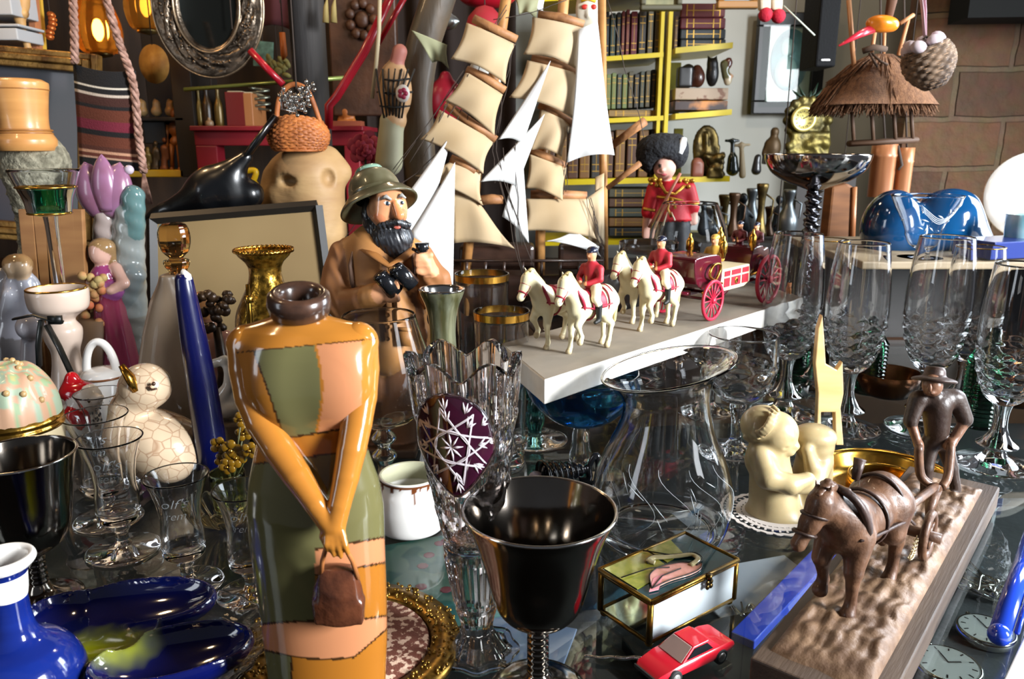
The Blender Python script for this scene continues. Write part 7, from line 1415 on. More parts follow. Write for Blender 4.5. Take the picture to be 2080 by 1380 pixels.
obj('cabinet', MB().box(((a.x + c.x) / 2, .05, (a.z + c.z) / 2), (c.x - a.x, .10, c.z - a.z)), mat('speaker_black', '#050507', .7, spec=.2, bump=(200, .3)), t, smooth=False, bevel=.004); b = MB(); b.box((a.x + .02, -.002, a.z + .014), (.018, .002, .003)); obj('nameplate', b, silver, t, smooth=False)
F = PX(1567, 1.5); t = place(F, 'pompom_puppet', 'cream cloth puppet hanging with red pompom feet', 'puppet'); b = MB()
for x in (1556, 1580): b.prism([F.p(x - 13, -40), F.p(x + 13, -40), F.p(x + 11, 20), F.p(x - 11, 20)], (0, 1, 0), .02)
obj('cloth_legs', b, mat('cream_cloth', '#cbbba0', .8), t, smooth=False, bevel=.004)
for x, y in ((1555, 30), (1581, 33)): obj('pompom', MB().ell(F.p(x, y, 4), 13 * F.m), mat('pompom_red', '#b01a30', .85, bump=(200, .8)), t)
b = MB(); F.tube(b, [(1592, 12, 0), (1655, 72, 0)], 1.6, 5); obj('string', b, mat('pale_string', '#b9bfae', .7), t)
F = PX(1750, 1.6); tag(obj('dark_cabinet', MB().box((.50, 0, .62), (.62, .10, .36), (0, 0, R(-6))), mat('cabinet_dark', '#070706', .8, spec=.2), smooth=False), 'dark wooden cabinet high on the stone wall at the right', 'cabinet').location = (F.o.x + .06, 1.80, .13)
# lower dark shelf clutter behind the doll
random.seed(41)
kinds = [('iron_figure', 'figurine', 'dark iron figure'), ('pewter_jug', 'jug', 'dull pewter jug'), ('brass_bell', 'bell', 'dim brass bell'), ('bronze_cup', 'cup', 'brown bronze cup')]
F = PX(1450, 1.55); 
for i, px in enumerate(range(1425, 1605, 18)):
    nm_, ct, lb = kinds[i % 4]; F = PX(px, 1.62 + .05 * (i % 3)); h_ = random.uniform(.05, .115); zb_ = F.p(px, 478)[2]; t = thing(nm_, f'{lb}, {ORD[i]} from the left in the dim row under the bookcase', ct, (F.o.x, F.o.y, zb_), 0, 'dim bric a brac row')
    m = [mat('iron_dark', '#1f2326', .4, .5), mat('pewter_dull', '#6d7274', .35, .8), brz, mat('bronze_brown', '#3f2a18', .4, .5)][i % 4]; r = random.uniform(.012, .019)
    if i % 4 == 0: obj('body', sdf([('c', (0, 0, r), (0, 0, h_ * .6), r * 1.1, r * .6, {}), ('e', (0, 0, h_ * .8), (r * .6, r * .6, r * .75), None, {}), ('c', (r * .6, 0, h_ * .55), (r * 1.4, 0, h_ * .4), r * .3, r * .25, {}), ('c', (-r * .6, 0, h_ * .55), (-r * 1.4, 0, h_ * .65), r * .3, r * .25, {})], .0025, .004), m, t)
    else: obj('body', MB().lathe(cr2([(.0003, 0), (r, 0), (r * (1.3 if i % 4 == 1 else .5), h_ * .35), (r * .5, h_ * .7), (r * (.8 if i % 4 else 1), h_), (.0003, h_ * .97)], 4), 24), m, t); obj('handle', MB().tube([(r * .6, 0, h_ * .8), (r * 1.6, 0, h_ * .7), (r * 1.5, 0, h_ * .4), (r * .9, 0, h_ * .3)], .002, 6), m, t)
tag(obj('dim_ledge', MB().box((P(1530, 480, 1.68).x, 1.68, (P(1545, 481, 1.68).z - .03) / 2), (.27, .2, P(1545, 481, 1.68).z + .026)), mat('ledge_dark', '#1c1712', .6), smooth=False), 'dark ledge under the dim row of metal bric a brac', 'ledge')
# ================================================================ left background
def at_px(px, py, y): F = PX(px, y); return PX(px, y, F.p(px, py)[2])
gf = mat('gilt_frame', '#8f6b35', .4, .7, col2='#5a3c1c', nscale=40, bump=(160, .5))
F = at_px(60, 490, 1.26); t = place(F, 'gilt_picture_frame', 'large gilt picture frame with a dark picture behind the wooden cup', 'picture', rot=(R(-4), R(5), 0))
a, c = Vector(F.p(-120, 490)), Vector(F.p(152, 92)); w0, w1, h_ = a.x, c.x, c.z; b = MB()
def fbar(x0, x1, z0, z1, e, d): b.box(((x0 + x1) / 2, 0, (z0 + z1) / 2), (x1 - x0, d, z1 - z0))
for s_, d in ((.0, .02), (.010, .034), (.020, .026)):
    e = .034 - s_; fbar(w0 + s_, w0 + s_ + .010, s_, h_ - s_, e, d); fbar(w1 - s_ - .010, w1 - s_, s_, h_ - s_, e, d); fbar(w0 + s_ + .01, w1 - s_ - .01, s_, s_ + .010, e, d); fbar(w0 + s_ + .01, w1 - s_ - .01, h_ - s_ - .010, h_ - s_, e, d)
obj('frame', b, gf, t, smooth=False, bevel=.002)
obj('picture', MB().box(((w0 + w1) / 2, .008, h_ / 2), (w1 - w0 - .05, .006, h_ - .05)), mat('dark_canvas', '#2a2b33', .35, coat=.3, col2='#3d2f2c', nscale=5), t, smooth=False)
F = at_px(60, 95, 1.5); t = place(F, 'animal_carving', 'pale carved wooden animal leg above the gilt frame', 'carving'); b = MB(); F.tube(b, [(44, -60, 0), (46, 10, 0), (40, 40, 0), (46, 62, 0), (56, 95, 0), (52, 130, 0)], [16, 13, 11, 7, 7, 6], 10); b.box((.012, 0, -.27), (.05, .05, .46)); F.tube(b, [(28, 24, -4), (54, 28, -4)], 9, 8); obj('leg_body', b, mat('pale_carved', '#c49a62', .55, col2='#a87c48', nscale=12), t)
for i, (x0, x1, cc_, lb) in enumerate(((64, 76, '#a56a48', 'pink brown plank'), (78, 84, '#c9a23c', 'thin yellow brass rod'))):
    F = at_px(x0, 130, 1.54 + .03 * i); b = MB(); b.prism([F.p(x0 - 14, -60), F.p(x1 - 14, -60), F.p(x1 + 44, 655), F.p(x0 + 44, 655)], (0, 1, 0), .02); tag(obj('upright_plank', b, mat('plank_' + str(i), cc_, .5), smooth=False), lb + ' standing right of the carved leg', 'plank').location = F.o
F = at_px(108, 80, 1.56); b = MB()
for i in range(6): b.ell(F.p(104 + 3 * math.sin(i), 30 + i * 9), (.008, .008, .006), (0, .5, 0), 8, 6)
tag(obj('copper_beads', b, mat('copper_bead', '#b5602c', .3, .6)), 'string of copper beads right of the yellow rod', 'beads').location = F.o
for i, (y0, y1, x1) in enumerate(((-40, 28, 8), (46, 52, 30), (55, 80, 26))):
    a, c = P(-60, y1, 1.45), P(x1, y0, 1.45); tag(obj('white_box', MB().box(((a.x + c.x) / 2, 1.5, (a.z + c.z) / 2), (c.x - a.x, .08, c.z - a.z)), mat('grey_white', '#a5a6a8', .5), smooth=False, bevel=.002), ('upper', 'thin middle', 'lower')[i] + ' pale box in the top left corner above the frame', 'box')
# lanterns
for i, (px, py, r) in enumerate(((200, 62, .05), (296, 14, .045))):
    F = at_px(px, py, 1.72); t = place(F, 'hanging_lantern', ('lit amber lantern at the upper left', 'second dimmer amber lantern left of the oval mirror')[i], 'lantern')
    obj('bulb', MB().ell((0, 0, 0), (.011, .011, .019)), mat('bulb_glow_' + str(i), '#ffd890', .4, emit='#ffc060', estr=(38, 3)[i]), t)
    obj('glass_shade', MB().lathe(cr2([(.018, -.045), (r * .8, -.04), (r, .0), (r * .7, .05), (.022, .07)], 4), 8), mat('amber_shade', '#d8963a', .15, trans=.9, ior=1.3), t, smooth=False)
    b = MB(); b.lathe([(.0003, .09), (.03, .075), (.03, .068), (.0003, .068)], 16); b.tube([(0, 0, .09), (0, 0, .4)], .003, 6); b.lathe([(.0003, -.055), (.022, -.05), (.022, -.044), (.0003, -.044)], 16); obj('cap', b, brz, t)
# hanging striped bag
F = at_px(215, 330, 1.22); t = place(F, 'woven_bag', 'striped woven bag hanging from braided cords', 'bag')
def bagf(u, v): x = (150 + u * 126) + v * 14 + u * 0; y = 130 + v * 205 + u * 14 + 10 * math.sin(PI * u) * (1 - v) * .8; return Vector(F.p(x, y, -14 * math.sin(PI * u) - 6 * math.sin(v * 5)))
strp = [(0, '#0f0d0e'), (.17, '#c9bfae'), (.19, '#0f0d0e'), (.24, '#b8a898'), (.27, '#3a1c14'), (.36, '#141010'), (.40, '#5a2a18'), (.52, '#6a1c2c'), (.62, '#141010'), (.67, '#5c2c1a'), (.78, '#4a2418'), (.83, '#b5876a'), (.86, '#5a2a1c'), (.89, '#b08a72'), (.91, '#0f0d0e')]
b = MB(); b.grid(bagf, 14, 110); b.c = []
for j in range(110): cc_ = lin([c for q_, c in strp if j / 109 >= q_][-1]); b.c += [cc_] * 14
obj('cloth', b, mat('woven_cloth', '#fff', .9, attr=True, bump=(500, .5)), t, solid=.004)
b = MB()
for pts in ([(146, -40, 0), (150, 40, 0), (152, 128, -6)], [(205, -40, -4), (240, 80, -6), (270, 168, -14), (282, 280, -14), (292, 350, -10)]):
    pp_ = cr([F.p(*q) for q in pts], 14)
    for ph in (0, 2.1, 4.2): b.tube([p + Vector((math.cos(i * .9 + ph), math.sin(i * .9 + ph), 0)) * .0035 for i, p in enumerate(pp_)], .0032, 5)
obj('braided_cord', b, mat('cord_pinkish', '#a98576', .9, col2='#6a4a3c', nscale=120), t)
b = MB()
for i in range(7): F.tube(b, [(292, 352, -10), (286 + i * 4, 415, -10)], [3, 2], 5)
obj('tassel', b, mat('cord_pinkish', '#a98576'), t)
# oval mirror
F = at_px(424, 10, 1.42); t = place(F, 'oval_mirror', 'oval mirror in a wide embossed brass frame at the top left', 'mirror'); u = F.m; Mz = Matrix.Rotation(PI / 2 + .12, 3, 'X')
def oval(rx, rz, lift, n=90): return [Vector((rx * u * math.cos(a), -lift * u, rz * u * math.sin(a))) for a in [2 * PI * i / n for i in range(n)]]
random.seed(14)
prf = [(112, 140, 0), (114, 142, 6), (108, 136, 12), (100, 128, 8)] + [(100 - 32 * k / 12, 128 - 34 * k / 12, 9 + 3 * math.sin(k / 12 * PI)) for k in range(1, 12)] + [(68, 94, 8), (66, 92, 14), (60, 86, 12), (56, 82, 4)]
b = MB(); rows_ = [oval(*p_) for p_ in prf]
for i, r_ in enumerate(rows_):
    if 3 < i < 15:
        for j, p_ in enumerate(r_): p_.y -= u * 5 * noise.noise(Vector((j * .55, i * .75, 0))) + u * 3 * math.sin(j * .9 + i * 1.1)
b.grid(lambda uu, v: rows_[int(round(v * (len(rows_) - 1)))][int(round(uu * 90)) % 90], 90, len(rows_), True)
obj('embossed_frame', b, mat('dark_brass_repousse', '#77695a', .3, .85, col2='#3c342c', nscale=60, bump=(150, .6)), t)
b = MB()
for i in range(90): a = random.uniform(0, 2 * PI); k = random.uniform(.15, .9); b.ell(Vector(((100 - 32 * k) * u * math.cos(a), -13 * u, (128 - 34 * k) * u * math.sin(a))), (3.6 * u, 2 * u, 3.6 * u), None, 6, 4)
obj('embossed_fruit', b, mat('dark_brass_repousse', '#77695a'), t)
b = MB(); b.add(oval(58, 84, 6), [tuple(range(90))]); obj('mirror_glass', b, mat('dim_mirror', '#3a3c38', .08, .9), t, smooth=False)
b = MB(); b.tube(oval(67, 93, 15), .0022, 6, True); b.tube(oval(113, 141, 7), .002, 6, True); obj('beaded_edges', b, mat('pale_brass', '#a08a70', .25, .9), t)
# straw plaque, rods, candle and bottles on the shelf
F = at_px(313, 130, 1.62); tag(obj('straw_plaque', MB().lathe([(.0003, 0), (.02, -.004), (.025, 0), (.0003, .004)], 32, (0, 0, 0), Matrix.Rotation(PI / 2, 3, 'X') @ Matrix.Scale(1.25, 3, (0, 1, 0))), mat('tan_plaque', '#b0823c', .6, col2='#9a6a2a', nscale=90)), 'round tan plaque hanging left of the oval mirror', 'plaque').location = F.o
bpy.data.objects['straw_plaque'].scale = (1.2,) * 3
F = at_px(470, 175, 1.6); b = MB(); F.tube(b, [(374, 182, 0), (560, 168, 0), (700, 158, 0)], 4, 8); tag(obj('green_rod', b, mat('pale_green_rod', '#7d8a4a', .3, .4)), 'pale green horizontal rod under the oval mirror', 'rod').location = F.o
YS = 1.86
sh = [(285, 372, 240, 'skull shelf', '#241a12'), (270, 372, 352, 'yellow shelf edge', '#c99c10'), (380, 700, 278, 'red bench', '#6a1018')]
F = at_px(330, 360, YS); t = place(F, 'corner_shelf', 'dark corner shelf with a yellow edge holding tiny figures at left', 'shelf')
def bxs(nm, x0, x1, y0, y1, m, d=.16, fr=0): a, c = Vector(F.p(x0, y1)), Vector(F.p(x1, y0)); return obj(nm, MB().box(((a.x + c.x) / 2, fr + d / 2, (a.z + c.z) / 2), (c.x - a.x, d, c.z - a.z)), m, t, smooth=False, bevel=.002)
dk_ = mat('shelf_dark', '#17110c', .6)
bxs('upper_board', 250, 372, 238, 246, dk_); bxs('lower_board', 250, 372, 345, 360, mat('yellow_edge', '#c99c10', .4, coat=.3)); bxs('side_post', 366, 376, 40, 360, dk_); bxs('back_board', 250, 372, 40, 360, dk_, .01, .17); bxs('dark_box', 286, 326, 246, 292, mat('dark_box', '#0c0a0a', .5), .1, .02)
cs_ = mat('cream_shaker', '#b99a68', .35, coat=.4)
for i, px in enumerate((289, 318, 346)): F = at_px(px, 237, YS + .05); tag(obj('cream_shaker', sdf([F.e(px, 226, 11, 11, 10), F.e(px, 211, 8, 8, 8), F.c(px - 3, 205, 2, px - 4, 202, 2)], .003, 5 * F.m), cs_), ORD[i] + ' cream shaker from the left on the corner shelf', 'shaker', 'cream shakers').location = F.o
F = at_px(356, 345, YS + .03); mk = mat('manikin_wood', '#8a4f1e', .45, coat=.2)
t = place(F, 'wooden_manikin', 'tan jointed wooden manikin standing on the corner shelf', 'manikin')
obj('torso', sdf([F.e(356, 262, 14, 16, 10), F.e(356, 288, 11, 10, 9), F.c(356, 248, 4, 356, 240, 4)], .003, 4 * F.m), mk, t); obj('head', MB().ell(F.p(354, 232), (8 * F.m, 8 * F.m, 11 * F.m)), mk, t)
for s_ in (-1, 1): b = MB(); F.tube(b, [(356 + 7 * s_, 292), (357 + 8 * s_, 318), (358 + 8 * s_, 340)], [6, 5, 4], 10); F.tube(b, [(358 + 8 * s_, 342, 0), (357 + 8 * s_, 344, -8)], 4, 8); obj('leg', b, mk, t); b = MB(); F.tube(b, [(356 + 14 * s_, 254), (356 + 18 * s_, 278), (355 + 14 * s_, 298, -6)], [5, 4, 3], 8); obj('arm', b, mk, t)
for i, (px, h_, cc_, lb) in enumerate(((300, 48, '#6d5a2c', 'brass figure'), (316, 62, '#4a3a24', 'bronze figure'), (334, 70, '#7d4a2a', 'terracotta figure'))):
    F = at_px(px, 345, YS + .02); tag(obj('tiny_figure', sdf([F.c(px, 340, 7, px, 345 - h_ * .55, 5), F.e(px, 345 - h_ * .86, 5, 6, 5), F.c(px, 345 - h_ * .62, 8, px, 345 - h_ * .5, 6), F.c(px + 6, 345 - h_ * .6, 3, px + 9, 345 - h_ * .3, 2), F.b(px, 343, 8, 3, 8)], .003, 4 * F.m), mat('tiny_fig' + str(i), cc_, .4, .4)), f'tiny {lb} left of the wooden manikin', 'figurine').location = F.o
# red bench with candle, bottles, books, legs
F = at_px(540, 330, 1.84); t = place(F, 'red_bench', 'dark red painted bench behind the basket', 'bench'); rb_ = mat('bench_red', '#6a0f1a', .45, col2='#7d1622', nscale=6)
bxs('bench_top', 392, 740, 256, 266, rb_, .2, -.02); bxs('apron', 396, 740, 266, 296, rb_, .02); 
for x in (430, 720): bxs('leg', x - 8, x + 10, 296, 560, rb_, .05)
for i, (nm_, px, r, h_, cc_, lb) in enumerate((('red_candle', 392, 6, 62, '#b5361c', 'orange red candle leftmost on the red bench'), ('brass_bottle', 408, 6, 70, '#6a5a2c', 'slim brass bottle right of the orange candle'), ('brown_bottle', 424, 9, 76, '#2f2212', 'dark brown bottle in the middle of the red bench'), ('cream_pot', 426, 7, 16, '#8a745a', 'small cream pot before the dark brown bottle'), ('brass_lamp', 447, 8, 72, '#5c4a22', 'brown brass stick right of the dark bottle'))):
    F = at_px(px, 256, 1.88 - (.04 if nm_ == 'cream_pot' else 0)); u = F.m; tag(obj(nm_, MB().lathe(cr2([(.0003, 0), (r * u, 0), (r * 1.1 * u, h_ * .5 * u), (r * .5 * u, h_ * .75 * u), (r * .45 * u, h_ * u), (.0003, h_ * u)], 4), 20), mat('bt' + str(i), cc_, .3, .3 if 'brass' in nm_ else 0)), lb, nm_.split('_')[1]).location = F.o
for i, (x0, x1, h_, cc_, lb) in enumerate(((458, 492, 70, '#5a0f12', 'dark red book standing on the bench'), (494, 508, 68, '#8a5a34', 'tan book standing beside the dark red one'))):
    a, c = P(x0, 256, 1.86), P(x1, 256 - h_, 1.86); tb = thing('old_book', lb, 'book', (a.x, 1.87, a.z)); obj('cover', MB().box(((c.x - a.x) / 2, .05, (c.z - a.z) / 2), (c.x - a.x, .10, c.z - a.z)), mat('ob' + str(i), cc_, .5), tb, smooth=False, bevel=.002); obj('pages', MB().box(((c.x - a.x) / 2, .05, (c.z - a.z) / 2 + .002), ((c.x - a.x) * .7, .096, c.z - a.z)), pg_, tb, smooth=False)
F = at_px(532, 256, 1.9); random.seed(19); t = place(F, 'wire_coil', 'dull silver coil of wire and beads beside the basket', 'ornament'); b = MB(); b.tube([(.022 * math.cos(a), .012 * math.sin(a) , .035 + a * .0024) for a in np.linspace(0, 26, 130)], .003, 6); obj('coil', b, mat('dull_silver', '#6f7468', .3, .8), t)
# pillar, sticks, cloth, carved panel
F = at_px(640, 330, 1.50); t = place(F, 'wooden_pillar', 'dark weathered timber pillar behind the wicker basket', 'pillar'); t.location.z = -.03
pm_ = mat('weathered_timber', '#2c2a2a', .75, col2='#3f3a36', nscale=5, stretch=(5, 5, .5), bump=(30, .5))
obj('shaft', MB().lathe([(.0003, 0), (38 * F.m, 0), (36 * F.m, .25), (34 * F.m, .5), (36 * F.m, .8), (.0003, .8)], 10, (0, 0, 0), None, lambda a, z: 1 + .06 * math.sin(a * 3 + z * 4)), pm_, t)
rs_ = mat('lacquer_red', '#a01626', .3, coat=.4)
for i, (pts, r, lb) in enumerate((([(508, 102, 0), (545, 142, 0), (575, 172, 0)], [7, 7, 7], 'short red lacquered stick left of the dark pillar'), ([(800, -20, 0), (740, 105, 0), (684, 196, 0), (668, 215, 0), (668, 262, 0)], [8, 9, 9, 9, 8], 'long red lacquered cane with a bent end right of the pillar'), ([(830, -20, 6), (768, 90, 6)], [6, 5], 'second thinner red cane at the top right of the pillar'))):
    F = at_px(pts[-1][0], pts[-1][1], 1.40 + .02 * (i == 2)); b = MB(); F.tube(b, pts, r, 12); tag(obj('red_cane', b, rs_), lb, 'cane').location = F.o
F = at_px(572, 60, 1.66); b = MB(); b.grid(lambda u, v: Vector(F.p(520 + u * 88, -60 + v * 120 - 10 * math.sin(u * 4), 6 * math.sin(u * 12))), 24, 10); tag(obj('maroon_cloth', b, mat('maroon_cloth', '#3d1216', .9), solid=.003), 'dark maroon cloth hanging left of the pillar top', 'cloth').location = F.o
F = at_px(725, 230, 1.9); t = place(F, 'wood_carving', 'dark carved wooden panel right of the pillar', 'panel'); a, c = Vector(F.p(676, 235)), Vector(F.p(800, -60)); obj('board', MB().box(((a.x + c.x) / 2, .02, (a.z + c.z) / 2), (c.x - a.x, .03, c.z - a.z)), mat('carved_walnut', '#2f1c12', .5, col2='#4a2c1a', nscale=12, bump=(60, .8)), t, smooth=False, bevel=.004)
b = MB(); c0 = Vector(F.p(735, 40)); 
for k in range(9): a = 2 * PI * k / 9; b.ell(c0 + Vector((24 * math.cos(a), -4, 30 * math.sin(a))) * F.m, (10 * F.m, 6 * F.m, 10 * F.m), None, 8, 6)
b.ell(c0, (14 * F.m, 8 * F.m, 16 * F.m)); obj('rosette', b, mat('carved_walnut', '#2f1c12'), t)
F = at_px(664, 46, 1.44); t = place(F, 'gold_tassels', 'two pale gold tassels hanging at the pillar top', 'tassels')
for x in (664, 680): b = MB(); F.tube(b, [(x, -40), (x, 0), (x - 2, 14), (x - 2, 46)], [2, 2, 5, 7], 8); obj('tassel', b, mat('tassel_gold', '#8f7d4a', .8), t)
F = at_px(535, 110, 1.7); tag(obj('green_card', MB().box((0, 0, 0), (.04, .004, .05), (0, .1, 0)), mat('sea_green', '#55786a', .6, col2='#32463c', nscale=60), smooth=False), 'sea green postcard behind the short red stick', 'card').location = F.o
F = at_px(565, 150, 1.66); b = MB(); random.seed(23)
for i in range(14): b.ell(F.p(545 + random.uniform(0, 40), 115 + random.uniform(0, 40)), (.010, .006, .005), (random.random() * 3, random.random() * 3, 0), 8, 5)
tag(obj('dried_leaves', b, mat('olive_leaf', '#6a6434', .7)), 'bunch of dry olive leaves left of the pillar', 'leaves').location = F.o
F = at_px(578, 120, 1.6); b = MB(); F.tube(b, [(573, 66), (577, 112), (575, 122)], [6, 7, 2], 8); tag(obj('orange_pencil', b, mat('orange_wood', '#a5561c', .5)), 'short orange stick left of the pillar', 'stick').location = F.o
# net covered buoy figure, rose, wooden figurine
F = at_px(800, 340, 1.26); t = place(F, 'netted_buoy', 'cream ornament with pink flower wrapped in a dark net, left of the bent pole', 'ornament')
obj('body', sdf([F.e(802, 185, 34, 58, 26, 0, col='#b78f66'), F.c(806, 128, 14, 812, 105, 15, 0, col='#a8675a'), F.e(800, 145, 22, 12, 18, 0, col='#a54a2c'), F.c(796, 250, 24, 790, 330, 28, 0, col='#a3a084', k=8), F.e(800, 245, 26, 20, 24, 0, col='#b58f66')], .003, 6 * F.m), ccolm, t)
b = MB()
for k in range(7): F.tube(b, [(764 + k * 13, 140, -18), (770 + k * 9, 185, -30), (780 + k * 6, 240, -20)], 2, 5)
for yy, w_ in ((160, 32), (187, 36), (215, 30)): F.tube(b, [(802 - w_, yy, -4), (802 - w_ * .5, yy + 2, -24), (802, yy + 4, -30), (802 + w_ * .5, yy + 2, -24), (802 + w_, yy, -4)], 2, 5)
obj('net', b, mat('net_dark', '#1c1a18', .7), t)
b = MB(); b.ell(F.p(818, 190, -30), (14 * F.m, 5 * F.m, 17 * F.m)); obj('flower_plate', b, mat('plate_white', '#c9c2ba', .4), t); b = MB()
for k in range(5): b.ell(F.p(818 + 6 * math.cos(k * 1.26), 190 + 7 * math.sin(k * 1.26), -34), (5 * F.m, 3 * F.m, 5 * F.m), None, 8, 5)
obj('pink_flower', b, mat('flower_crimson', '#8f2040', .5), t)
b = MB(); F.tube(b, [(772, -40, -10), (770, 60, -10), (764, 130, -14), (756, 200, -14)], 4, 6); obj('hanging_cord', b, mat('cord_cream', '#a59678', .8), t)
F = at_px(740, 330, 1.30); t = place(F, 'fabric_rose', 'dusky pink fabric rose behind the fisherman hat', 'flower'); rsm = mat('rose_pink', '#8a1f34', .7, col2='#a83a4c', nscale=30); b = MB()
for k in range(26): a = k * 2.4; r = 3.0 * k ** .72; b.ell(F.p(744 + r * math.cos(a) * 1.0, 303 + r * math.sin(a), -14 + k * .7), ((5 + k * .25) * F.m, 2.5 * F.m, (6 + k * .3) * F.m), (random.uniform(-.4, .4), a, random.uniform(-.4, .4)), 10, 6)
obj('petals', b, rsm, t); b = MB(); F.tube(b, [(744, 320, 0), (746, 420, 4), (748, 700, 6)], 5, 6); obj('stem', b, mat('stem_dark', '#1c2414', .7), t)
F = at_px(707, 256, 1.92); t = place(F, 'orange_carving', 'small orange wooden seated carving on a brick base', 'carving'); wm2 = mat('orange_carving', '#8f4f1f', .5, col2='#a8642c', nscale=30); obj('figure', sdf([F.e(703, 228, 15, 16, 14), F.e(702, 202, 10, 13, 10), F.c(694, 225, 6, 690, 244, 5), F.c(714, 222, 6, 716, 244, 5), F.b(705, 248, 18, 4, 12)], .003, 5 * F.m), wm2, t); b = MB(); b.box((0, 0, .004), (.07, .05, .014)); obj('brick_base', b, mat('brick_base', '#7d3c22', .8), t, smooth=False)
# bent dark pole
F = at_px(850, 330, 1.32); t = place(F, 'bent_pole', 'thick grey brown bent wooden pole left of the ship', 'pole'); t.location.z = F.o.z
b = MB(); pts = cr([F.p(*q) for q in ((912, -70, 0), (886, 10, 0), (858, 100, 0), (845, 190, 0), (848, 260, 0), (852, 330, 0), (856, 420, 0), (862, 560, 0), (866, 686, 0))], 6); b.tube(pts, [33 * F.m] * len(pts), 24)
obj('shaft', b, mat('driftwood', '#3b352d', .5, coat=.1, col2='#5a4a38', nscale=7, stretch=(3, 3, .6), bump=(40, .5)), t)
# wicker basket with jacks, pale animal head, framed board, black ornament
F = at_px(608, 308, 1.12); F0 = F; t = place(F, 'wicker_basket', 'orange wicker basket with a hoop handle on the pale animal head', 'basket')
wk = mat('wicker', '#a9622c', .6, col2='#7d4420', nscale=40, bump=(150, .5))
def bsk(u, v):
    a = u * 2 * PI; w_ = 1 + .035 * math.sin(a * 20 + PI * (int(v * 12) % 2)); r = (44 + 16 * math.sin(PI * (v * .8 + .1))) * w_ * (1 - .0 * v); return Vector((r * F0.m * math.cos(a), r * .7 * F0.m * math.sin(a), (4 + v * 58 - 6 * math.cos(2 * a) * v) * F0.m))
b = MB(); b.grid(bsk, 120, 48, True); obj('wall', b, wk, t, solid=.003)
b = MB()
for i in range(13): b.tube([bsk(k / 60, i / 12) + Vector((0, 0, .0008 * math.sin(k * 2.1))) for k in range(60)], .0022, 5, True)
for i in range(30): b.tube([bsk(i / 30 + (.01 if k % 2 else 0), k / 11) for k in range(12)], .0016, 5)
obj('weave', b, mat('wicker_strip', '#b87038', .55, col2='#8a4c22', nscale=70), t)
b = MB(); b.tube(cr([F.p(*q) for q in ((562, 246, 0), (566, 205, 0), (582, 178, 0), (604, 172, 0), (628, 190, 0), (650, 248, 0))], 6), 5 * F.m, 10); obj('handle', b, wk, t)
obj('floor', MB().lathe([(.0003, .003), (46 * F.m, .003), (46 * F.m, 0), (.0003, 0)], 32, wob=lambda a, z: .85 + .15 * abs(math.cos(a))), wk, t)
F = at_px(605, 230, 1.06); t = place(F, 'metal_jacks', 'cluster of shiny metal jacks hanging in the basket handle', 'ornament'); b = MB()
for (x, y, a) in ((590, 205, .6), (612, 195, .6), (600, 220, .6), (626, 180, .6), (616, 212, .6), (580, 195, .6)):
    c0 = Vector(F.p(x, y, 0))
    for k in range(3): d_ = Vector((math.cos(a + k * 1.2), .3 * (k - 1), math.sin(a + k * 1.2))).normalized() * 14 * F.m; b.tube([c0 - d_, c0 + d_], 2.2 * F.m, 6); b.ell(c0 + d_, 4.5 * F.m, None, 8, 6); b.ell(c0 - d_, 4.5 * F.m, None, 8, 6)
obj('jacks', b, silver, t); b = MB(); F.tube(b, [(585, 225, 4), (628, 172, 4)], 5, 8); F.tube(b, [(572, 185, 2), (572, 222, 2), (600, 228, 2)], 7, 8, flat=.3); obj('clip', b, silver, t)
F = at_px(625, 560, 1.16); t = place(F, 'beast_carving', 'pale carved wooden animal head with hollow eyes below the basket', 'carving'); t.location.z = .001; dz = F.o.z - .001
HD_ = [F.e(622, 350, 76, 48, 60, 0, k=14), F.c(630, 360, 66, 650, 470, 52, -10, k=14), F.e(600, 395, 62, 52, 56, 0), F.c(668, 320, 22, 690, 350, 24, 0), F.c(560, 360, 26, 552, 420, 30, 10), F.e(584, 368, 20, 10, 18, -62, op='-', k=6), F.e(668, 362, 11, 16, 18, -54, op='-', k=6), F.c(650, 470, 52, 655, 540, 46, 0), F.c(640, 520, 50, 640, 700, 56, 10)]
o = obj('head', flatz(sdf(HD_, .0038, 10 * F.m, smooth=3), -dz + .0005), mat('pale_carving', '#a98a5e', .6, col2='#8d6d48', nscale=7, stretch=(1, 1, 3), bump=(70, .25)), t); o.location = (0, 0, dz)
F = at_px(470, 560, 1.02); t = place(F, 'framed_board', 'dark edged framed beige board leaning behind the gold vase', 'board', rot=(R(-8), 0, 0)); t.location.z = .002
q = [Vector(F.p(*p_)) - Vector((0, 0, .002 - F.o.z)) for p_ in ((288, 446), (632, 418), (660, 600), (300, 640))]; zb_ = lambda v: v
tl, tr, br_, bl_ = q; br_ = Vector((br_.x + .012, 0, 0)); bl_ = Vector((bl_.x, 0, 0)); b = MB()
obj('panel', MB().prism([tl, tr, br_, bl_], (0, 1, 0), .006), mat('board_beige', '#8c7650', .6, col2='#7a6442', nscale=4), t, smooth=False)
for A, B_ in ((tl, tr), (tr, br_), (br_, bl_), (bl_, tl)): b.tube([A, B_], .0075, 4)
obj('frame_edge', b, mat('edge_black', '#1a1714', .5), t, smooth=False)
F = at_px(430, 430, 1.09); t = place(F, 'black_ornament', 'glossy black pear shaped ornament with a long slanting neck on the framed board', 'ornament')
obj('body', sdf([F.e(440, 385, 66, 50, 40, 0, (0, R(-14), 0)), F.c(420, 400, 40, 320, 434, 12, -4), F.c(330, 430, 14, 284, 448, 4, -6), F.c(480, 400, 40, 506, 395, 30, 6), F.c(470, 350, 26, 500, 320, 14, 0)], .003, 14 * F.m, smooth=3), mat('black_lacquer', '#050608', .3, coat=.35), t)
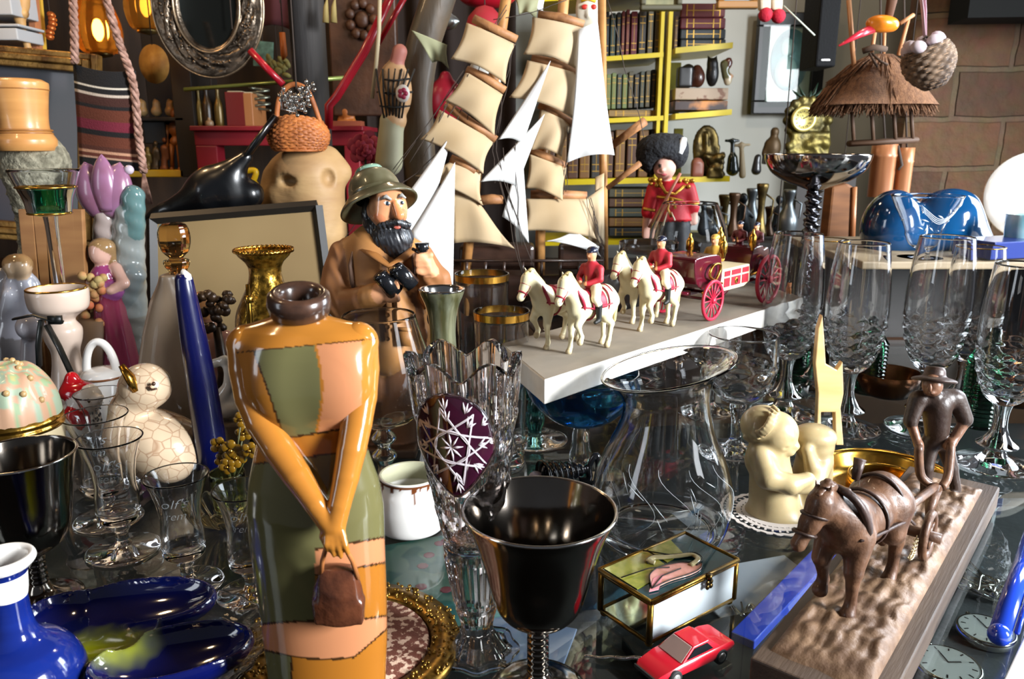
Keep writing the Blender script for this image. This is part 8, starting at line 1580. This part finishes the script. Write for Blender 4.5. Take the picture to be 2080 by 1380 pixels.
b = MB(); F.tube(b, [(488, 335, 0), (524, 285, 4), (560, 235, 8)], [15, 15, 12], 14, flat=.5); obj('neck', b, mat('black_lacquer', '#07080c'), t)
b = MB(); z0_ = -F.o.z - .0; b.box((-.02, .02, z0_ / 2), (.09, .03, -z0_ - .002)); obj('stand', b, dk_, t, smooth=False)
F = at_px(515, 395, 1.4); b = MB(); F.tube(b, cr([(500, 348), (514, 346), (520, 352), (512, 378), (522, 392), (526, 650)], 5), 6, 8); tag(obj('yellow_hook', b, mat('hook_yellow', '#c9a010', .4)), 'bright yellow curved hook right of the black ornament', 'hook').location = F.o
# behind the ship
F = at_px(985, 70, 1.5); t = place(F, 'straw_doll', 'straw headed doll with a striped cap behind the fore mast', 'doll'); obj('head', MB().ell((0, 0, 0), (.034, .03, .036)), mat('straw_face', '#b98a5a', .7, col2='#8f5a34', nscale=18, stretch=(.3, .3, 5)), t); b = MB(); b.lathe([(.036, .01), (.030, .03), (.016, .045), (.0003, .05)], 20); obj('cap', b, mat('cap_red', '#8f1622', .7), t); b = MB(); b.ell((0, 0, -.07), (.03, .025, .045)); obj('torso', b, mat('doll_white', '#b5b2aa', .7), t)
F = at_px(1195, 50, 1.45); t = place(F, 'painted_mask', 'white painted face mask with red and yellow marks at the top', 'mask'); obj('face', sdf([F.e(1195, 20, 26, 44, 14, 0), F.c(1195, 15, 4, 1195, 32, 6, -14)], .003, 4 * F.m), mat('mask_white', '#cfc6b4', .5, col2='#b5aa94', nscale=30), t); b = MB(); b.ell(F.p(1188, 14, -14), (7 * F.m, 3 * F.m, 5 * F.m)); b.ell(F.p(1206, 14, -14), (6 * F.m, 3 * F.m, 5 * F.m)); obj('red_marks', b, mat('mask_red', '#b5281c', .5), t); b = MB(); F.tube(b, [(1180, 2, -13), (1195, -4, -15), (1210, 2, -13)], 4, 6); obj('yellow_brow', b, mat('mask_yellow', '#d0a51c', .5), t)
for i, (px, py, rx, rz, cc_, nm_, ct, lb) in enumerate(((905, 205, 36, 46, '#7a1422', 'red_jug', 'jug', 'dark red jug between the bent pole and the ship sails'), (910, 45, 20, 16, '#a8aca8', 'silver_tap', 'ornament', 'small silver knob at the top right of the bent pole'), (990, -10, 60, 26, '#a01424', 'red_hat', 'hat', 'bright red hat at the top behind the fore mast'))):
    F = at_px(px, py + rz, 1.55); tag(obj(nm_, sdf([F.e(px, py, rx, rz, rx * .7), F.c(px + rx * .7, py - rz * .5, rx * .18, px + rx * 1.2, py, rx * .14), F.c(px, py - rz * .7, rx * .4, px, py - rz * 1.05, rx * .35)], .004, 5 * F.m), mat('bh' + str(i), cc_, .3, .8 if i == 1 else 0)), lb, ct).location = F.o
F = at_px(1010, 210, 2.1); tag(obj('dark_curtain', MB().grid(lambda u, v: Vector(((u - .5) * .40, .02 * math.sin(u * 30), (v - .5) * .84)), 60, 6), mat('curtain_brown', '#1f140f', .9), solid=.004), 'dark brown curtain hanging behind the ship sails', 'curtain').location = (-.19, 2.16, .41)

# cords up to the ceiling for everything that hangs
def hang(o, x=0, z=0, y=0, r=.0012):
    o = bpy.data.objects[o] if isinstance(o, str) else o; s_ = o.scale[0]; b = MB(); b.tube([(x, y, z), (x * .9, y, (1.715 - o.location.z) / s_)], r / s_, 5); return obj('hanging_cord', b, rope, o)
for n_, x, z in (('gold_tassels', 0, .02), ('copper_beads', 0, .05), ('painted_mask', 0, .02), ('red_cane', -.08, .09), ('red_cane.001', .10, .2), ('red_cane.002', .03, .1), ('green_card', 0, .02), ('dried_leaves', 0, .03), ('straw_plaque', 0, .03), ('green_rod', -.04, 0), ('red_jug', -.02, .08), ('orange_pencil', 0, .05), ('loudspeaker', 0, .1), ('pompom_puppet', 0, .06), ('straw_doll', 0, .04), ('silver_tap', 0, .02), ('metal_jacks', 0, .03), ('maroon_cloth', 0, .05), ('bamboo_chime', 0, .48), ('straw_hut', 0, .2), ('bird_carving', .03, .55), ('hanging_basket', -.01, .19), ('oval_mirror', 0, .12), ('woven_bag', -.05, .3), ('netted_buoy', 0, .25), ('small_picture', 0, .08), ('floral_plaque', 0, .08)):
    try: hang(n_, x, z, .012 if n_ in ('painted_mask', 'small_picture', 'floral_plaque') else 0)
    except KeyError: print('no', n_)
